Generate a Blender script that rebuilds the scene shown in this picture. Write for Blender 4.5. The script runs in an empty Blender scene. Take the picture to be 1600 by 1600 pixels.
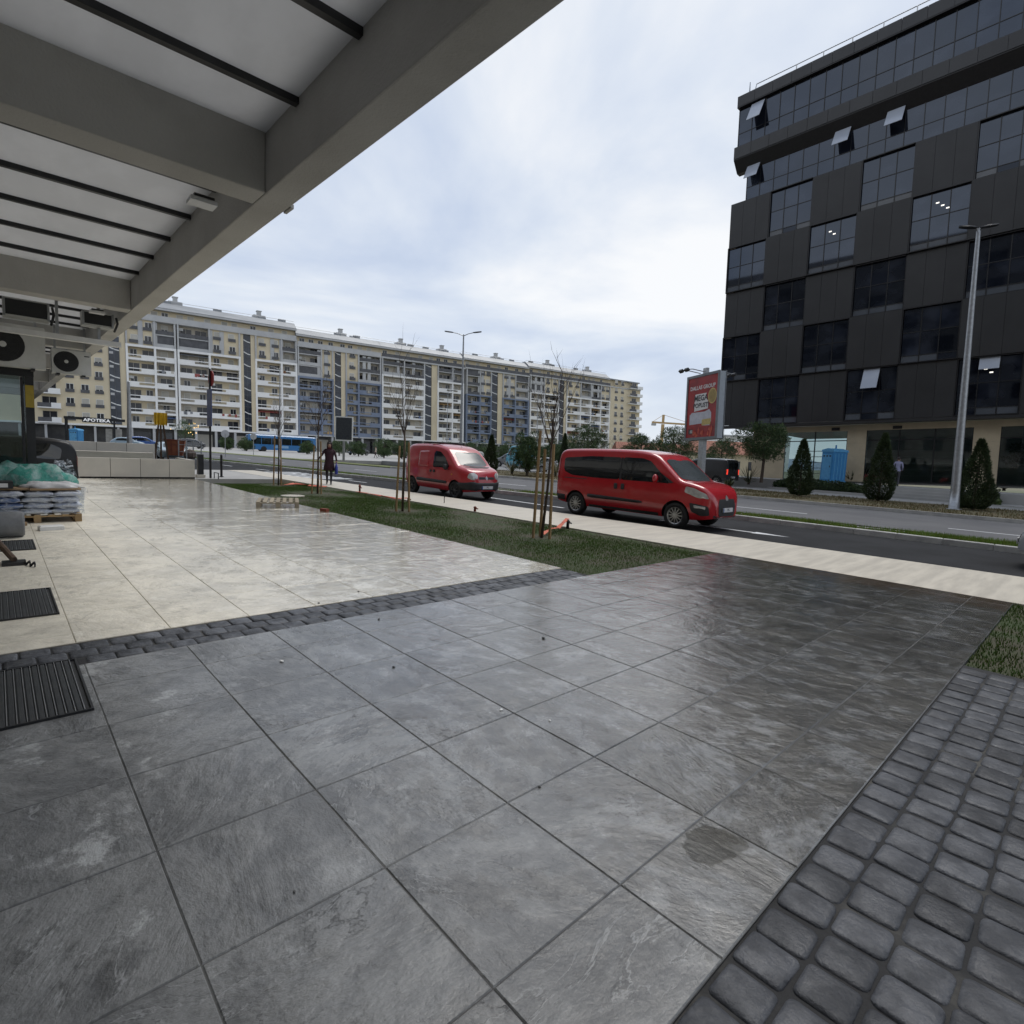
import bpy, bmesh, math, random
import numpy as np
from mathutils import Vector, Matrix, Quaternion
from mathutils.bvhtree import BVHTree
from mathutils.geometry import delaunay_2d_cdt

sc = bpy.context.scene
col = sc.collection
rnd = random.Random(7)
PI = math.pi

# ------------------------------------------------------------------ camera
# rows: camera right, down, forward, in a world whose z = 0 is the paving and whose
# x / y follow the paving joints (solved from the joint grid); camera 1.6 m up
RC = np.array([[0.67889169, 0.73270476, 0.0474322],
               [0.10709983, -0.03491022, -0.9936352],
               [-0.72638537, 0.67965065, -0.10217281]])
FPX = 867.0
CAMP = np.array([0.0, 0.0, 1.6])
cam = bpy.data.cameras.new('camera')
camo = bpy.data.objects.new('camera', cam)
col.objects.link(camo)
cam.sensor_width = 36.0
cam.lens = FPX / 1600 * 36.0
cam.clip_start = 0.05
cam.clip_end = 6000
mw = Matrix(((RC[0][0], -RC[1][0], -RC[2][0], 0), (RC[0][1], -RC[1][1], -RC[2][1], 0),
             (RC[0][2], -RC[1][2], -RC[2][2], 1.6), (0, 0, 0, 1)))
camo.matrix_world = mw
sc.camera = camo
UP = Vector((-0.0328, 0.00975, 0.9994)).normalized()      # plumb line: the street slopes gently
QUP = Vector((0, 0, 1)).rotation_difference(UP)

def ray(u, v):
    return RC.T @ np.array([(u - 800) / FPX, (v - 800) / FPX, 1.0])
def at(u, v, z=0.0):
    r = ray(u, v); k = (z - 1.6) / r[2]
    return Vector(CAMP + k * r)
def onx(u, v, X):
    r = ray(u, v); return Vector(CAMP + X / r[0] * r)
def ony(u, v, Y):
    r = ray(u, v); return Vector(CAMP + Y / r[1] * r)
def dep(u, v, D):
    return Vector(CAMP + ray(u, v) * D)

# ------------------------------------------------------------------ world + sun
def nd(nt, typ, **kw):
    n = nt.nodes.new(typ)
    for k, v in kw.items():
        if k in ('operation', 'blend_type', 'data_type', 'noise_dimensions', 'feature', 'interpolation_type', 'sky_type',
                 'rotation_type', 'sun_disc', 'sun_elevation', 'sun_rotation', 'distance', 'clamp', 'invert', 'normalize', 'mode'):
            setattr(n, k, v)
        else:
            s = n.inputs[int(k[1:])] if (k[0] == '_' and k[1:].isdigit()) else n.inputs[k.replace('_', ' ')]
            if hasattr(v, 'is_linked') or hasattr(v, 'links'):
                nt.links.new(v, s)
            else:
                s.default_value = v
    return n
def M2(nt, op, a, b=None, c=None, clamp=False):
    n = nt.nodes.new('ShaderNodeMath'); n.operation = op; n.use_clamp = clamp
    for i, v in enumerate((a, b, c)):
        if v is None: continue
        if hasattr(v, 'links'): nt.links.new(v, n.inputs[i])
        else: n.inputs[i].default_value = v
    return n.outputs[0]
def VM(nt, op, a, b=None):
    n = nt.nodes.new('ShaderNodeVectorMath'); n.operation = op
    for i, v in enumerate((a, b)):
        if v is None: continue
        if hasattr(v, 'links'): nt.links.new(v, n.inputs[i])
        else: n.inputs[i].default_value = v
    return n.outputs[0]
def ramp(nt, fac, stops):
    n = nt.nodes.new('ShaderNodeValToRGB')
    e = n.color_ramp.elements
    while len(e) < len(stops): e.new(0.5)
    for i, (p, c) in enumerate(stops):
        e[i].position = p
        e[i].color = (c, c, c, 1) if isinstance(c, (int, float)) else (*c, 1)
    nt.links.new(fac, n.inputs[0])
    return n.outputs[0]
def mixc(nt, fac, a, b, blend='MIX'):
    n = nt.nodes.new('ShaderNodeMix'); n.data_type = 'RGBA'; n.blend_type = blend
    for idx, v in ((0, fac), (6, a), (7, b)):
        if hasattr(v, 'links'): nt.links.new(v, n.inputs[idx])
        else: n.inputs[idx].default_value = v if idx == 0 else (*v, 1)
    return n.outputs[2]
def smooth(nt, x, a, b):
    n = nt.nodes.new('ShaderNodeMapRange'); n.interpolation_type = 'SMOOTHSTEP'
    nt.links.new(x, n.inputs[0]); n.inputs[1].default_value = a; n.inputs[2].default_value = b
    return n.outputs[0]

sun_from = Vector((-.10, .42, .90)).normalized()
sun_elev = math.asin(sun_from.z)
W = bpy.data.worlds.new('World'); sc.world = W; W.use_nodes = True
nt = W.node_tree
for n in list(nt.nodes): nt.nodes.remove(n)
sky = nd(nt, 'ShaderNodeTexSky', sky_type='NISHITA', sun_disc=False, sun_elevation=sun_elev,
         sun_rotation=math.atan2(sun_from.x, sun_from.y))
tc = nt.nodes.new('ShaderNodeTexCoord')
sep = nd(nt, 'ShaderNodeSeparateXYZ', Vector=tc.outputs['Generated'])
zz = M2(nt, 'ADD', M2(nt, 'MAXIMUM', sep.outputs[2], 0.0), 0.16)
comb = nd(nt, 'ShaderNodeCombineXYZ', X=M2(nt, 'DIVIDE', sep.outputs[0], zz), Y=M2(nt, 'DIVIDE', sep.outputs[1], zz), Z=0.0)
n1 = nd(nt, 'ShaderNodeTexNoise', Vector=VM(nt, 'ADD', comb.outputs[0], (3.1, 1.7, 0)), Scale=0.62, Detail=8.0, Roughness=0.52, Distortion=0.5)
n2 = nd(nt, 'ShaderNodeTexNoise', Vector=VM(nt, 'ADD', comb.outputs[0], (9.4, 4.2, 0)), Scale=0.28, Detail=3.0, Roughness=0.5)
cl = M2(nt, 'ADD', M2(nt, 'MULTIPLY', n1.outputs[0], 0.75), M2(nt, 'MULTIPLY', n2.outputs[0], 0.45))
cc = ramp(nt, cl, [(0.49, (0.36, 0.425, 0.555)), (0.56, (0.46, 0.52, 0.63)), (0.62, (0.57, 0.615, 0.685)), (0.69, (0.745, 0.75, 0.755))])
low = smooth(nt, sep.outputs[2], -0.02, 0.22)
cc = mixc(nt, low, (0.60, 0.64, 0.70), cc)
bg1 = nd(nt, 'ShaderNodeBackground', Color=sky.outputs[0], Strength=0.1)
bg2 = nd(nt, 'ShaderNodeBackground', Color=cc, Strength=1.2)
mx = nd(nt, 'ShaderNodeMixShader', _0=0.9, _1=bg1.outputs[0], _2=bg2.outputs[0])
wo = nt.nodes.new('ShaderNodeOutputWorld'); nt.links.new(mx.outputs[0], wo.inputs[0])

sl = bpy.data.lights.new('sun', 'SUN'); sl.energy = 1.5; sl.angle = math.radians(30); sl.color = (1.0, 0.96, 0.9)
so = bpy.data.objects.new('sun', sl); col.objects.link(so)
so.rotation_euler = sun_from.to_track_quat('Z', 'Y').to_euler()
so.location = (0, 0, 60)
sc.view_settings.view_transform = 'Standard'
sc.view_settings.look = 'None'
sc.view_settings.exposure = 0.18
sc.view_settings.gamma = 1.0
sc.cycles.max_bounces = 6; sc.cycles.diffuse_bounces = 3; sc.cycles.glossy_bounces = 3; sc.cycles.transmission_bounces = 4; sc.cycles.transparent_max_bounces = 8

# ------------------------------------------------------------------ mesh helpers
class MB:
    def __init__(s): s.v = []; s.f = []; s.m = []
    def add(s, vs, fs, m=0):
        o = len(s.v); s.v += [tuple(p) for p in vs]
        for f in fs: s.f.append(tuple(i + o for i in f)); s.m.append(m)
        return s
    def quad(s, a, b, c, d, m=0): return s.add((a, b, c, d), ((0, 1, 2, 3),), m)
    def box(s, x0, x1, y0, y1, z0, z1, m=0):
        v = [(x0, y0, z0), (x1, y0, z0), (x1, y1, z0), (x0, y1, z0), (x0, y0, z1), (x1, y0, z1), (x1, y1, z1), (x0, y1, z1)]
        return s.add(v, ((3, 2, 1, 0), (4, 5, 6, 7), (0, 1, 5, 4), (1, 2, 6, 5), (2, 3, 7, 6), (3, 0, 4, 7)), m)
    def cbox(s, x0, x1, y0, y1, z0, z1, c=.01, m=0):
        """box whose top and upright edges are chamfered by c"""
        def ring(i, z): return [(x0 + i, y0 + i + 0, z), (x1 - i, y0 + i, z), (x1 - i, y1 - i, z), (x0 + i, y1 - i, z)]
        v = ring(0, z0) + ring(0, z1 - c) + ring(c, z1)
        f = [(3, 2, 1, 0), (8, 9, 10, 11)]
        for k in (0, 4):
            for i in range(4): f.append((k + i, k + (i + 1) % 4, k + 4 + (i + 1) % 4, k + 4 + i))
        return s.add(v, f, m)
    def rbox(s, x0, x1, y0, y1, z0, z1, r=.02, m=0, n=3, c=None):
        """slab with rounded corners in plan and a chamfered top"""
        c = r * .5 if c is None else c
        def ring(i, z):
            o = []
            for (cx, cy, a) in ((x1 - r, y1 - r, 0), (x0 + r, y1 - r, 90), (x0 + r, y0 + r, 180), (x1 - r, y0 + r, 270)):
                for k in range(n + 1):
                    t = math.radians(a + 90 * k / n); o.append((cx + (r - i) * math.cos(t), cy + (r - i) * math.sin(t), z))
            return o
        a, b, t = ring(0, z0), ring(0, z1 - c), ring(c, z1)
        L = len(a); f = [tuple(range(L - 1, -1, -1)), tuple(range(2 * L, 3 * L))]
        for k in (0, L):
            for i in range(L): f.append((k + i, k + (i + 1) % L, k + L + (i + 1) % L, k + L + i))
        return s.add(a + b + t, f, m)
    def dome(s, x0, x1, y0, y1, rings, r=.03, m=0, n=3):
        """rounded-corner stone; rings = [(inset, z)] from the foot to the top"""
        R = []
        for (i, z) in rings:
            o = []; q = max(r - i, .004)
            for (cx, cy, a) in ((x1 - r, y1 - r, 0), (x0 + r, y1 - r, 90), (x0 + r, y0 + r, 180), (x1 - r, y0 + r, 270)):
                for k in range(n + 1):
                    t = math.radians(a + 90 * k / n); o.append((cx + q * math.cos(t), cy + q * math.sin(t), z))
            R.append(o)
        L = len(R[0]); f = [tuple(range((len(R) - 1) * L, len(R) * L))]
        for j in range(len(R) - 1):
            for i in range(L): f.append((j * L + i, j * L + (i + 1) % L, (j + 1) * L + (i + 1) % L, (j + 1) * L + i))
        return s.add([p for o in R for p in o], f, m)
    def path(s, pts, rad, n=8, m=0, cap=True):
        pts = [Vector(p) for p in pts]
        if not isinstance(rad, (list, tuple)): rad = [rad] * len(pts)
        rings = []; prev = None
        for i, p in enumerate(pts):
            d = (pts[min(i + 1, len(pts) - 1)] - pts[max(i - 1, 0)])
            if d.length < 1e-9: d = Vector((0, 0, 1))
            d.normalize()
            if prev is None:
                a = Vector((0, 0, 1)) if abs(d.z) < .9 else Vector((1, 0, 0))
                u = d.cross(a).normalized()
            else:
                u = (prev - d * prev.dot(d)); u = u.normalized() if u.length > 1e-6 else d.orthogonal().normalized()
            prev = u; w = d.cross(u)
            rings.append([p + (u * math.cos(2 * PI * k / n) + w * math.sin(2 * PI * k / n)) * rad[i] for k in range(n)])
        v = [q for r in rings for q in r]; f = []
        for i in range(len(pts) - 1):
            for k in range(n):
                f.append((i * n + k, i * n + (k + 1) % n, (i + 1) * n + (k + 1) % n, (i + 1) * n + k))
        if cap:
            f.append(tuple(range(n - 1, -1, -1))); f.append(tuple((len(pts) - 1) * n + k for k in range(n)))
        return s.add(v, f, m)
    def bar(s, a, b, w, h, m=0, up=(0, 0, 1)):
        a = Vector(a); b = Vector(b); d = (b - a).normalized(); u = Vector(up)
        if abs(d.dot(u)) > .98: u = Vector((1, 0, 0))
        x = d.cross(u).normalized() * w / 2; y = x.cross(d).normalized() * h / 2
        v = [a - x - y, a + x - y, a + x + y, a - x + y, b - x - y, b + x - y, b + x + y, b - x + y]
        return s.add(v, ((0, 1, 2, 3), (7, 6, 5, 4), (0, 4, 5, 1), (1, 5, 6, 2), (2, 6, 7, 3), (3, 7, 4, 0)), m)
    def prism(s, pts, z0, z1, m=0):
        """outline in x,y (counter-clockwise) extruded in z"""
        n = len(pts); v = [(p[0], p[1], z0) for p in pts] + [(p[0], p[1], z1) for p in pts]
        f = [tuple(range(n - 1, -1, -1)), tuple(range(n, 2 * n))] + [(i, (i + 1) % n, n + (i + 1) % n, n + i) for i in range(n)]
        return s.add(v, f, m)
    def lathe(s, prof, n=16, c=(0, 0, 0), axis='z', m=0, cap=True):
        v = []; f = []
        for (r, z) in prof:
            for k in range(n):
                t = 2 * PI * k / n; a, b = r * math.cos(t), r * math.sin(t)
                p = (a, b, z) if axis == 'z' else ((a, z, -b) if axis == 'y' else (z, a, b))
                v.append((p[0] + c[0], p[1] + c[1], p[2] + c[2]))
        for i in range(len(prof) - 1):
            for k in range(n): f.append((i * n + k, i * n + (k + 1) % n, (i + 1) * n + (k + 1) % n, (i + 1) * n + k))
        if cap: f.append(tuple(range(n - 1, -1, -1))); f.append(tuple((len(prof) - 1) * n + k for k in range(n)))
        return s.add(v, f, m)
    def ell(s, c, r, nu=10, nv=6, m=0):
        v = [(c[0], c[1], c[2] - r[2])]; f = []
        for j in range(1, nv):
            p = -PI / 2 + PI * j / nv
            for i in range(nu):
                t = 2 * PI * i / nu
                v.append((c[0] + r[0] * math.cos(p) * math.cos(t), c[1] + r[1] * math.cos(p) * math.sin(t), c[2] + r[2] * math.sin(p)))
        v.append((c[0], c[1], c[2] + r[2])); e = len(v) - 1
        for i in range(nu):
            f.append((0, 1 + (i + 1) % nu, 1 + i)); b = 1 + (nv - 2) * nu
            f.append((e, b + i, b + (i + 1) % nu))
            for j in range(nv - 2):
                a = 1 + j * nu; f.append((a + i, a + (i + 1) % nu, a + nu + (i + 1) % nu, a + nu + i))
        return s.add(v, f, m)
    def mesh(s, name, mats, smoothf=False):
        me = bpy.data.meshes.new(name); me.from_pydata(s.v, [], s.f)
        mats = mats if isinstance(mats, (list, tuple)) else [mats]
        for q in mats: me.materials.append(q)
        if len(mats) > 1: me.polygons.foreach_set('material_index', s.m)
        if smoothf: me.polygons.foreach_set('use_smooth', [True] * len(s.f))
        me.update(); return me
    def build(s, name, mats, parent=None, smoothf=False, loc=None):
        return link(name, s.mesh(name, mats, smoothf), parent, loc)
def link(name, me, parent=None, loc=None, rz=None):
    o = bpy.data.objects.new(name, me); col.objects.link(o)
    if parent is not None: o.parent = parent
    if loc is not None: o.location = loc
    if rz is not None: o.rotation_euler = (0, 0, rz)
    return o
def tag(o, label, cat, group=None):
    o['label'] = label; o['category'] = cat
    if group: o['group'] = group
    return o
def thing(name, label, cat, loc=(0, 0, 0), rz=0.0, group=None):
    o = bpy.data.objects.new(name, None); col.objects.link(o); o.empty_display_size = .2
    o.location = loc; o.rotation_euler = (0, 0, rz)
    return tag(o, label, cat, group)
def struct(o, kind='structure'): o['kind'] = kind; return o
def copy_tree(o, parent=None):
    c = o.copy(); col.objects.link(c)
    if parent is not None: c.parent = parent
    for ch in list(o.children): copy_tree(ch, c)
    return c
def plumb(o, rz=0.0):
    o.rotation_mode = 'QUATERNION'; o.rotation_quaternion = QUP @ Quaternion((0, 0, 1), rz); return o
def frame_from(o, origin, d, upv=UP):
    """place an object: local x along d, local z up, local -y = facade normal (x cross z)"""
    d = Vector(d).normalized(); n = d.cross(Vector(upv)).normalized(); u = n.cross(d)
    o.matrix_world = Matrix(((d.x, -n.x, u.x, origin[0]), (d.y, -n.y, u.y, origin[1]), (d.z, -n.z, u.z, origin[2]), (0, 0, 0, 1)))
def text_mesh(name, body, size, mat, parent, loc, rot, depth=.004, sx=1.0, bold=False, align='CENTER'):
    cu = bpy.data.curves.new(name, 'FONT'); cu.body = body; cu.size = size; cu.align_x = align; cu.align_y = 'CENTER'
    cu.extrude = depth; cu.resolution_u = 2
    if bold: cu.offset = size * .025
    t = bpy.data.objects.new('tmp', cu); col.objects.link(t)
    dg = bpy.context.evaluated_depsgraph_get()
    me = bpy.data.meshes.new_from_object(t.evaluated_get(dg)); bpy.data.objects.remove(t)
    me.materials.clear(); me.materials.append(mat)
    o = link(name, me, parent, loc); o.rotation_euler = rot; o.scale = (sx, 1, 1)
    return o
def modmesh(me, mods, name):
    """apply modifiers given as callables to a temp object and return the resulting mesh"""
    t = bpy.data.objects.new('tmp', me); col.objects.link(t)
    for fn in mods: fn(t)
    dg = bpy.context.evaluated_depsgraph_get()
    r = bpy.data.meshes.new_from_object(t.evaluated_get(dg)); r.name = name
    bpy.data.objects.remove(t)
    return r

# ------------------------------------------------------------------ materials
MATS = {}
def base_mat(name):
    m = bpy.data.materials.new(name); m.use_nodes = True
    nt = m.node_tree; b = nt.nodes['Principled BSDF']
    return m, nt, b
def pm(name, c1, c2=None, rough=.6, metal=0.0, scale=6.0, detail=4.0, lo=.35, hi=.65, bump=0.0, bscale=None, spec=.5,
       coat=0.0, coords='world', stretch=(1, 1, 1), rvar=0.0, alpha=1.0, trans=0.0, emit=None, ovar=0.0):
    if name in MATS: return MATS[name]
    m, nt, b = base_mat(name); MATS[name] = m
    c2 = c2 or tuple(x * .8 for x in c1)
    if coords == 'world': P = nt.nodes.new('ShaderNodeNewGeometry').outputs['Position']
    else: P = nt.nodes.new('ShaderNodeTexCoord').outputs['Object']
    P = VM(nt, 'MULTIPLY', P, stretch)
    if coords == 'objrand':
        oi = nt.nodes.new('ShaderNodeObjectInfo')
        P = VM(nt, 'ADD', P, M2(nt, 'MULTIPLY', oi.outputs['Random'], 37.0))
    n = nd(nt, 'ShaderNodeTexNoise', Vector=P, Scale=scale, Detail=detail, Roughness=.6)
    f = smooth(nt, n.outputs[0], lo, hi)
    c = mixc(nt, f, c1, c2)
    if ovar:
        oi = nt.nodes.new('ShaderNodeObjectInfo')
        k = M2(nt, 'MULTIPLY_ADD', oi.outputs['Random'], 2 * ovar, 1 - ovar)
        hs = nd(nt, 'ShaderNodeHueSaturation', Color=c, Value=k); c = hs.outputs[0]
    nt.links.new(c, b.inputs['Base Color'])
    if rvar: nt.links.new(M2(nt, 'MULTIPLY_ADD', f, rvar, rough), b.inputs['Roughness'])
    else: b.inputs['Roughness'].default_value = rough
    b.inputs['Metallic'].default_value = metal
    b.inputs['Specular IOR Level'].default_value = spec
    b.inputs['Coat Weight'].default_value = coat; b.inputs['Coat Roughness'].default_value = .06
    if trans: b.inputs['Transmission Weight'].default_value = trans
    if alpha < 1: b.inputs['Alpha'].default_value = alpha
    if emit:
        b.inputs['Emission Color'].default_value = (*emit[0], 1); b.inputs['Emission Strength'].default_value = emit[1]
    if bump:
        n3 = nd(nt, 'ShaderNodeTexNoise', Vector=P, Scale=bscale or scale * 4, Detail=5.0, Roughness=.65)
        bp = nd(nt, 'ShaderNodeBump', Strength=1.0, Distance=bump, Height=n3.outputs[0])
        nt.links.new(bp.outputs[0], b.inputs['Normal'])
    return m

def stamped(name, ca, cb, stain, wetdark, ywet, relief=1.0, dryrough=.5, mud=False):
    """stamped slate concrete: stepped relief, blotches, stains, rain-wet beyond the canopy drip line"""
    m, nt, b = base_mat(name); MATS[name] = m
    pos = nt.nodes.new('ShaderNodeNewGeometry').outputs['Position']
    oi = nt.nodes.new('ShaderNodeObjectInfo')
    vr = nd(nt, 'ShaderNodeVectorRotate', rotation_type='Z_AXIS', Vector=pos, Angle=M2(nt, 'MULTIPLY_ADD', oi.outputs['Random'], 2.4, -1.9))
    P = VM(nt, 'ADD', vr.outputs[0], M2(nt, 'MULTIPLY', oi.outputs['Random'], 19.0))
    ns = nd(nt, 'ShaderNodeTexNoise', Vector=VM(nt, 'MULTIPLY', P, (1.0, 1.6, 1)), Scale=1.7, Detail=10.0, Roughness=.6, Distortion=.5)
    nf = nd(nt, 'ShaderNodeTexNoise', Vector=VM(nt, 'MULTIPLY', P, (1, 1.4, 1)), Scale=6.5, Detail=9.0, Roughness=.66)
    nb = nd(nt, 'ShaderNodeTexNoise', Vector=pos, Scale=1.1, Detail=5.0, Roughness=.6)
    ng = nd(nt, 'ShaderNodeTexNoise', Vector=pos, Scale=55.0, Detail=6.0, Roughness=.75)
    # cleaved slate: long shallow waves broken by one or two thin ledges per slab
    stepv = M2(nt, 'SNAP', M2(nt, 'ADD', ns.outputs[0], M2(nt, 'MULTIPLY', nf.outputs[0], .12)), .23)
    ledge = M2(nt, 'MULTIPLY', M2(nt, 'SUBTRACT', 1.0, smooth(nt, M2(nt, 'ABSOLUTE', M2(nt, 'SUBTRACT', nf.outputs[0], .5)), 0.0, .012)), smooth(nt, ns.outputs[0], .56, .68))
    h = M2(nt, 'ADD', M2(nt, 'MULTIPLY', stepv, .95), M2(nt, 'MULTIPLY', ns.outputs[0], .8))
    h = M2(nt, 'ADD', h, M2(nt, 'MULTIPLY', nf.outputs[0], .34))
    h = M2(nt, 'ADD', h, M2(nt, 'MULTIPLY', ng.outputs[0], .035))
    h = M2(nt, 'SUBTRACT', h, M2(nt, 'MULTIPLY', ledge, .03))
    bp = nd(nt, 'ShaderNodeBump', Strength=1.0, Distance=.046 * relief, Height=h)
    bp2 = nd(nt, 'ShaderNodeBump', Strength=1.0, Distance=.013 * relief, Height=h)
    n7 = nd(nt, 'ShaderNodeTexNoise', Vector=VM(nt, 'ADD', P, (3, 8, 1)), Scale=2.7, Detail=9.0, Roughness=.7)
    f1 = smooth(nt, M2(nt, 'ADD', M2(nt, 'MULTIPLY', nb.outputs[0], .5), M2(nt, 'MULTIPLY', nf.outputs[0], .5)), .42, .58)
    c = mixc(nt, f1, ca, cb)
    c = mixc(nt, M2(nt, 'MULTIPLY', smooth(nt, n7.outputs[0], .55, .64), .6), c, tuple(x * .5 for x in ca))
    c = mixc(nt, M2(nt, 'MULTIPLY', ledge, .45), c, tuple(x * .5 for x in ca))
    c = mixc(nt, M2(nt, 'MULTIPLY', smooth(nt, ng.outputs[0], .38, .62), .22), c, tuple(x * .55 for x in ca))
    # thin cleavage lines: ridge shade and lit crest painted in the colour, in patches
    nr = nd(nt, 'ShaderNodeTexNoise', Vector=VM(nt, 'MULTIPLY', P, (.8, 2.1, 1)), Scale=2.6, Detail=8.0, Roughness=.58, Distortion=.8)
    am = smooth(nt, n7.outputs[0], .47, .58)
    ln1 = M2(nt, 'MULTIPLY', M2(nt, 'SUBTRACT', 1.0, smooth(nt, M2(nt, 'ABSOLUTE', M2(nt, 'SUBTRACT', nr.outputs[0], .52)), .002, .010)), am)
    ln2 = M2(nt, 'MULTIPLY', M2(nt, 'SUBTRACT', 1.0, smooth(nt, M2(nt, 'ABSOLUTE', M2(nt, 'SUBTRACT', nr.outputs[0], .538)), .002, .012)), am)
    ln3 = M2(nt, 'MULTIPLY', M2(nt, 'SUBTRACT', 1.0, smooth(nt, M2(nt, 'ABSOLUTE', M2(nt, 'SUBTRACT', nr.outputs[0], .43)), .001, .007)), smooth(nt, nb.outputs[0], .48, .6))
    c = mixc(nt, M2(nt, 'MULTIPLY', M2(nt, 'MAXIMUM', ln1, ln3), .6), c, tuple(x * .42 for x in ca))
    c = mixc(nt, M2(nt, 'MULTIPLY', ln2, .35), c, stain)  # painted lit crest, in the same pale tone as the stains
    n4 = nd(nt, 'ShaderNodeTexNoise', Vector=VM(nt, 'ADD', pos, (5, 2, 0)), Scale=2.3, Detail=9.0, Roughness=.72)
    st = M2(nt, 'MULTIPLY', smooth(nt, n4.outputs[0], .555, .63), smooth(nt, nb.outputs[0], .42, .58))
    # wet film: rain reaches the slabs past the canopy edge, drying in patches
    sp = nd(nt, 'ShaderNodeSeparateXYZ', Vector=pos)
    n5 = nd(nt, 'ShaderNodeTexNoise', Vector=VM(nt, 'MULTIPLY', P, (1, 1.35, 1)), Scale=3.4, Detail=9.0, Roughness=.68)
    n6 = nd(nt, 'ShaderNodeTexNoise', Vector=pos, Scale=.55, Detail=2.0)
    yw = M2(nt, 'ADD', sp.outputs[1], M2(nt, 'MULTIPLY_ADD', n6.outputs[0], 3.0, -1.5))
    zone = smooth(nt, yw, ywet[0], ywet[1])
    patch = smooth(nt, M2(nt, 'ADD', n5.outputs[0], M2(nt, 'MULTIPLY', zone, .17)), .55, .68)
    wet = M2(nt, 'MULTIPLY', patch, zone)
    c = mixc(nt, M2(nt, 'MULTIPLY', M2(nt, 'MULTIPLY', st, M2(nt, 'MULTIPLY_ADD', zone, -.8, 1.0)), .8), c, stain)
    c = mixc(nt, wet, c, wetdark, 'MULTIPLY')
    if mud:
        mm = M2(nt, 'MULTIPLY', smooth(nt, M2(nt, 'ADD', sp.outputs[1], M2(nt, 'MULTIPLY_ADD', n4.outputs[0], 2.4, -1.2)), 8.6, 9.4), smooth(nt, sp.outputs[0], -4.4, -3.4))
        c = mixc(nt, M2(nt, 'MULTIPLY', mm, .8), c, (.10, .066, .04))
    nt.links.new(c, b.inputs['Base Color'])
    r0 = M2(nt, 'MULTIPLY_ADD', zone, -(dryrough - .22), dryrough)
    r0 = M2(nt, 'ADD', r0, M2(nt, 'MULTIPLY_ADD', nf.outputs[0], .2, -.1))
    rr = nd(nt, 'ShaderNodeMix', _0=wet, _2=r0, _3=.13)
    nt.links.new(rr.outputs[0], b.inputs['Roughness'])
    nt.links.new(bp.outputs[0], b.inputs['Normal'])
    b.inputs['Specular IOR Level'].default_value = .5
    nt.links.new(zone, b.inputs['Coat Weight']); b.inputs['Coat IOR'].default_value = 1.65
    nt.links.new(M2(nt, 'MULTIPLY_ADD', nf.outputs[0], .28, -.05), b.inputs['Coat Roughness']); nt.links.new(bp2.outputs[0], b.inputs['Coat Normal'])
    return m

GREY = stamped('stamped_grey', (.125, .128, .130), (.225, .228, .226), (.44, .45, .45), (.50, .47, .42), (.3, 2.7), mud=True, dryrough=.46)
BEIGE = stamped('stamped_beige', (.82, .765, .64), (.66, .615, .515), (.80, .76, .66), (.66, .63, .55), (.8, 4.0), relief=.8, dryrough=.42)
COBBLE = pm('cobble', (.040, .043, .050), (.088, .092, .102), rough=.58, scale=7, bump=.010, bscale=24, ovar=.32, rvar=-.2, spec=.35, detail=8)
GROUT = pm('grout', (.020, .020, .021), (.10, .096, .085), rough=.85, scale=1.7, lo=.5, hi=.72, detail=8, bump=.004, bscale=60)
GROUTG = pm('grout_grey', (.06, .06, .06), (.13, .13, .125), rough=.85, scale=1.3, detail=8)
GROUTB = pm('grout_beige', (.30, .27, .22), (.40, .36, .29), rough=.8, scale=6)
PLASTER = pm('canopy_plaster', (.52, .51, .485), (.42, .41, .385), rough=.85, scale=1.1, lo=.3, hi=.75, bump=.007, bscale=45, detail=8)
WALLP = pm('wall_plaster', (.62, .60, .56), (.55, .53, .5), rough=.85, scale=.8, bump=.002, bscale=40)
DARKM = pm('dark_metal', (.018, .019, .021), (.028, .028, .03), rough=.4, metal=.3, scale=4)
BLACKP = pm('black_plastic', (.015, .015, .016), (.022, .022, .023), rough=.5, scale=8)
GALV = pm('galvanised_steel', (.42, .43, .44), (.33, .34, .35), rough=.42, metal=.75, scale=9, detail=6)
ALU = pm('aluminium', (.55, .56, .57), (.48, .49, .5), rough=.38, metal=.8, scale=5)
WHITEP = pm('white_paint', (.74, .74, .72), (.66, .66, .64), rough=.5, scale=5)
GLASSD = pm('dark_glass', (.012, .015, .02), (.02, .024, .03), rough=.04, scale=1.2, spec=.7)
# ================================================================== SETTING: ground
SOIL = pm('soil', (.07, .062, .04), (.045, .065, .022), rough=.95, scale=1.6, detail=8, bump=.03, bscale=14)
DRYG = pm('dry_verge', (.16, .125, .07), (.10, .095, .05), rough=.95, scale=2.2, bump=.03, bscale=10)
LAND = pm('land', (.10, .11, .055), (.15, .135, .085), rough=.95, scale=.05)
ASPH = pm('fresh_asphalt', (.022, .023, .025), (.032, .033, .036), rough=.9, scale=.7, bump=.004, bscale=120, spec=.2)
ASPH2 = pm('worn_asphalt', (.15, .15, .153), (.125, .125, .13), rough=.85, scale=.5, bump=.004, bscale=120, spec=.25)
CONC = pm('sidewalk_concrete', (.60, .55, .46), (.49, .45, .38), rough=.6, scale=2.0, detail=8, bump=.006, bscale=26, stretch=(3.2, .35, 1), rvar=-.1)
PAVE = pm('pale_paving', (.40, .39, .37), (.33, .325, .31), rough=.7, scale=.6)
KERB = pm('kerb_stone', (.55, .54, .5), (.42, .41, .39), rough=.7, scale=3, bump=.003, ovar=.12)
PAINT = pm('road_paint', (.72, .73, .74), (.55, .56, .57), rough=.55, scale=6, detail=8, lo=.45, hi=.75)

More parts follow.
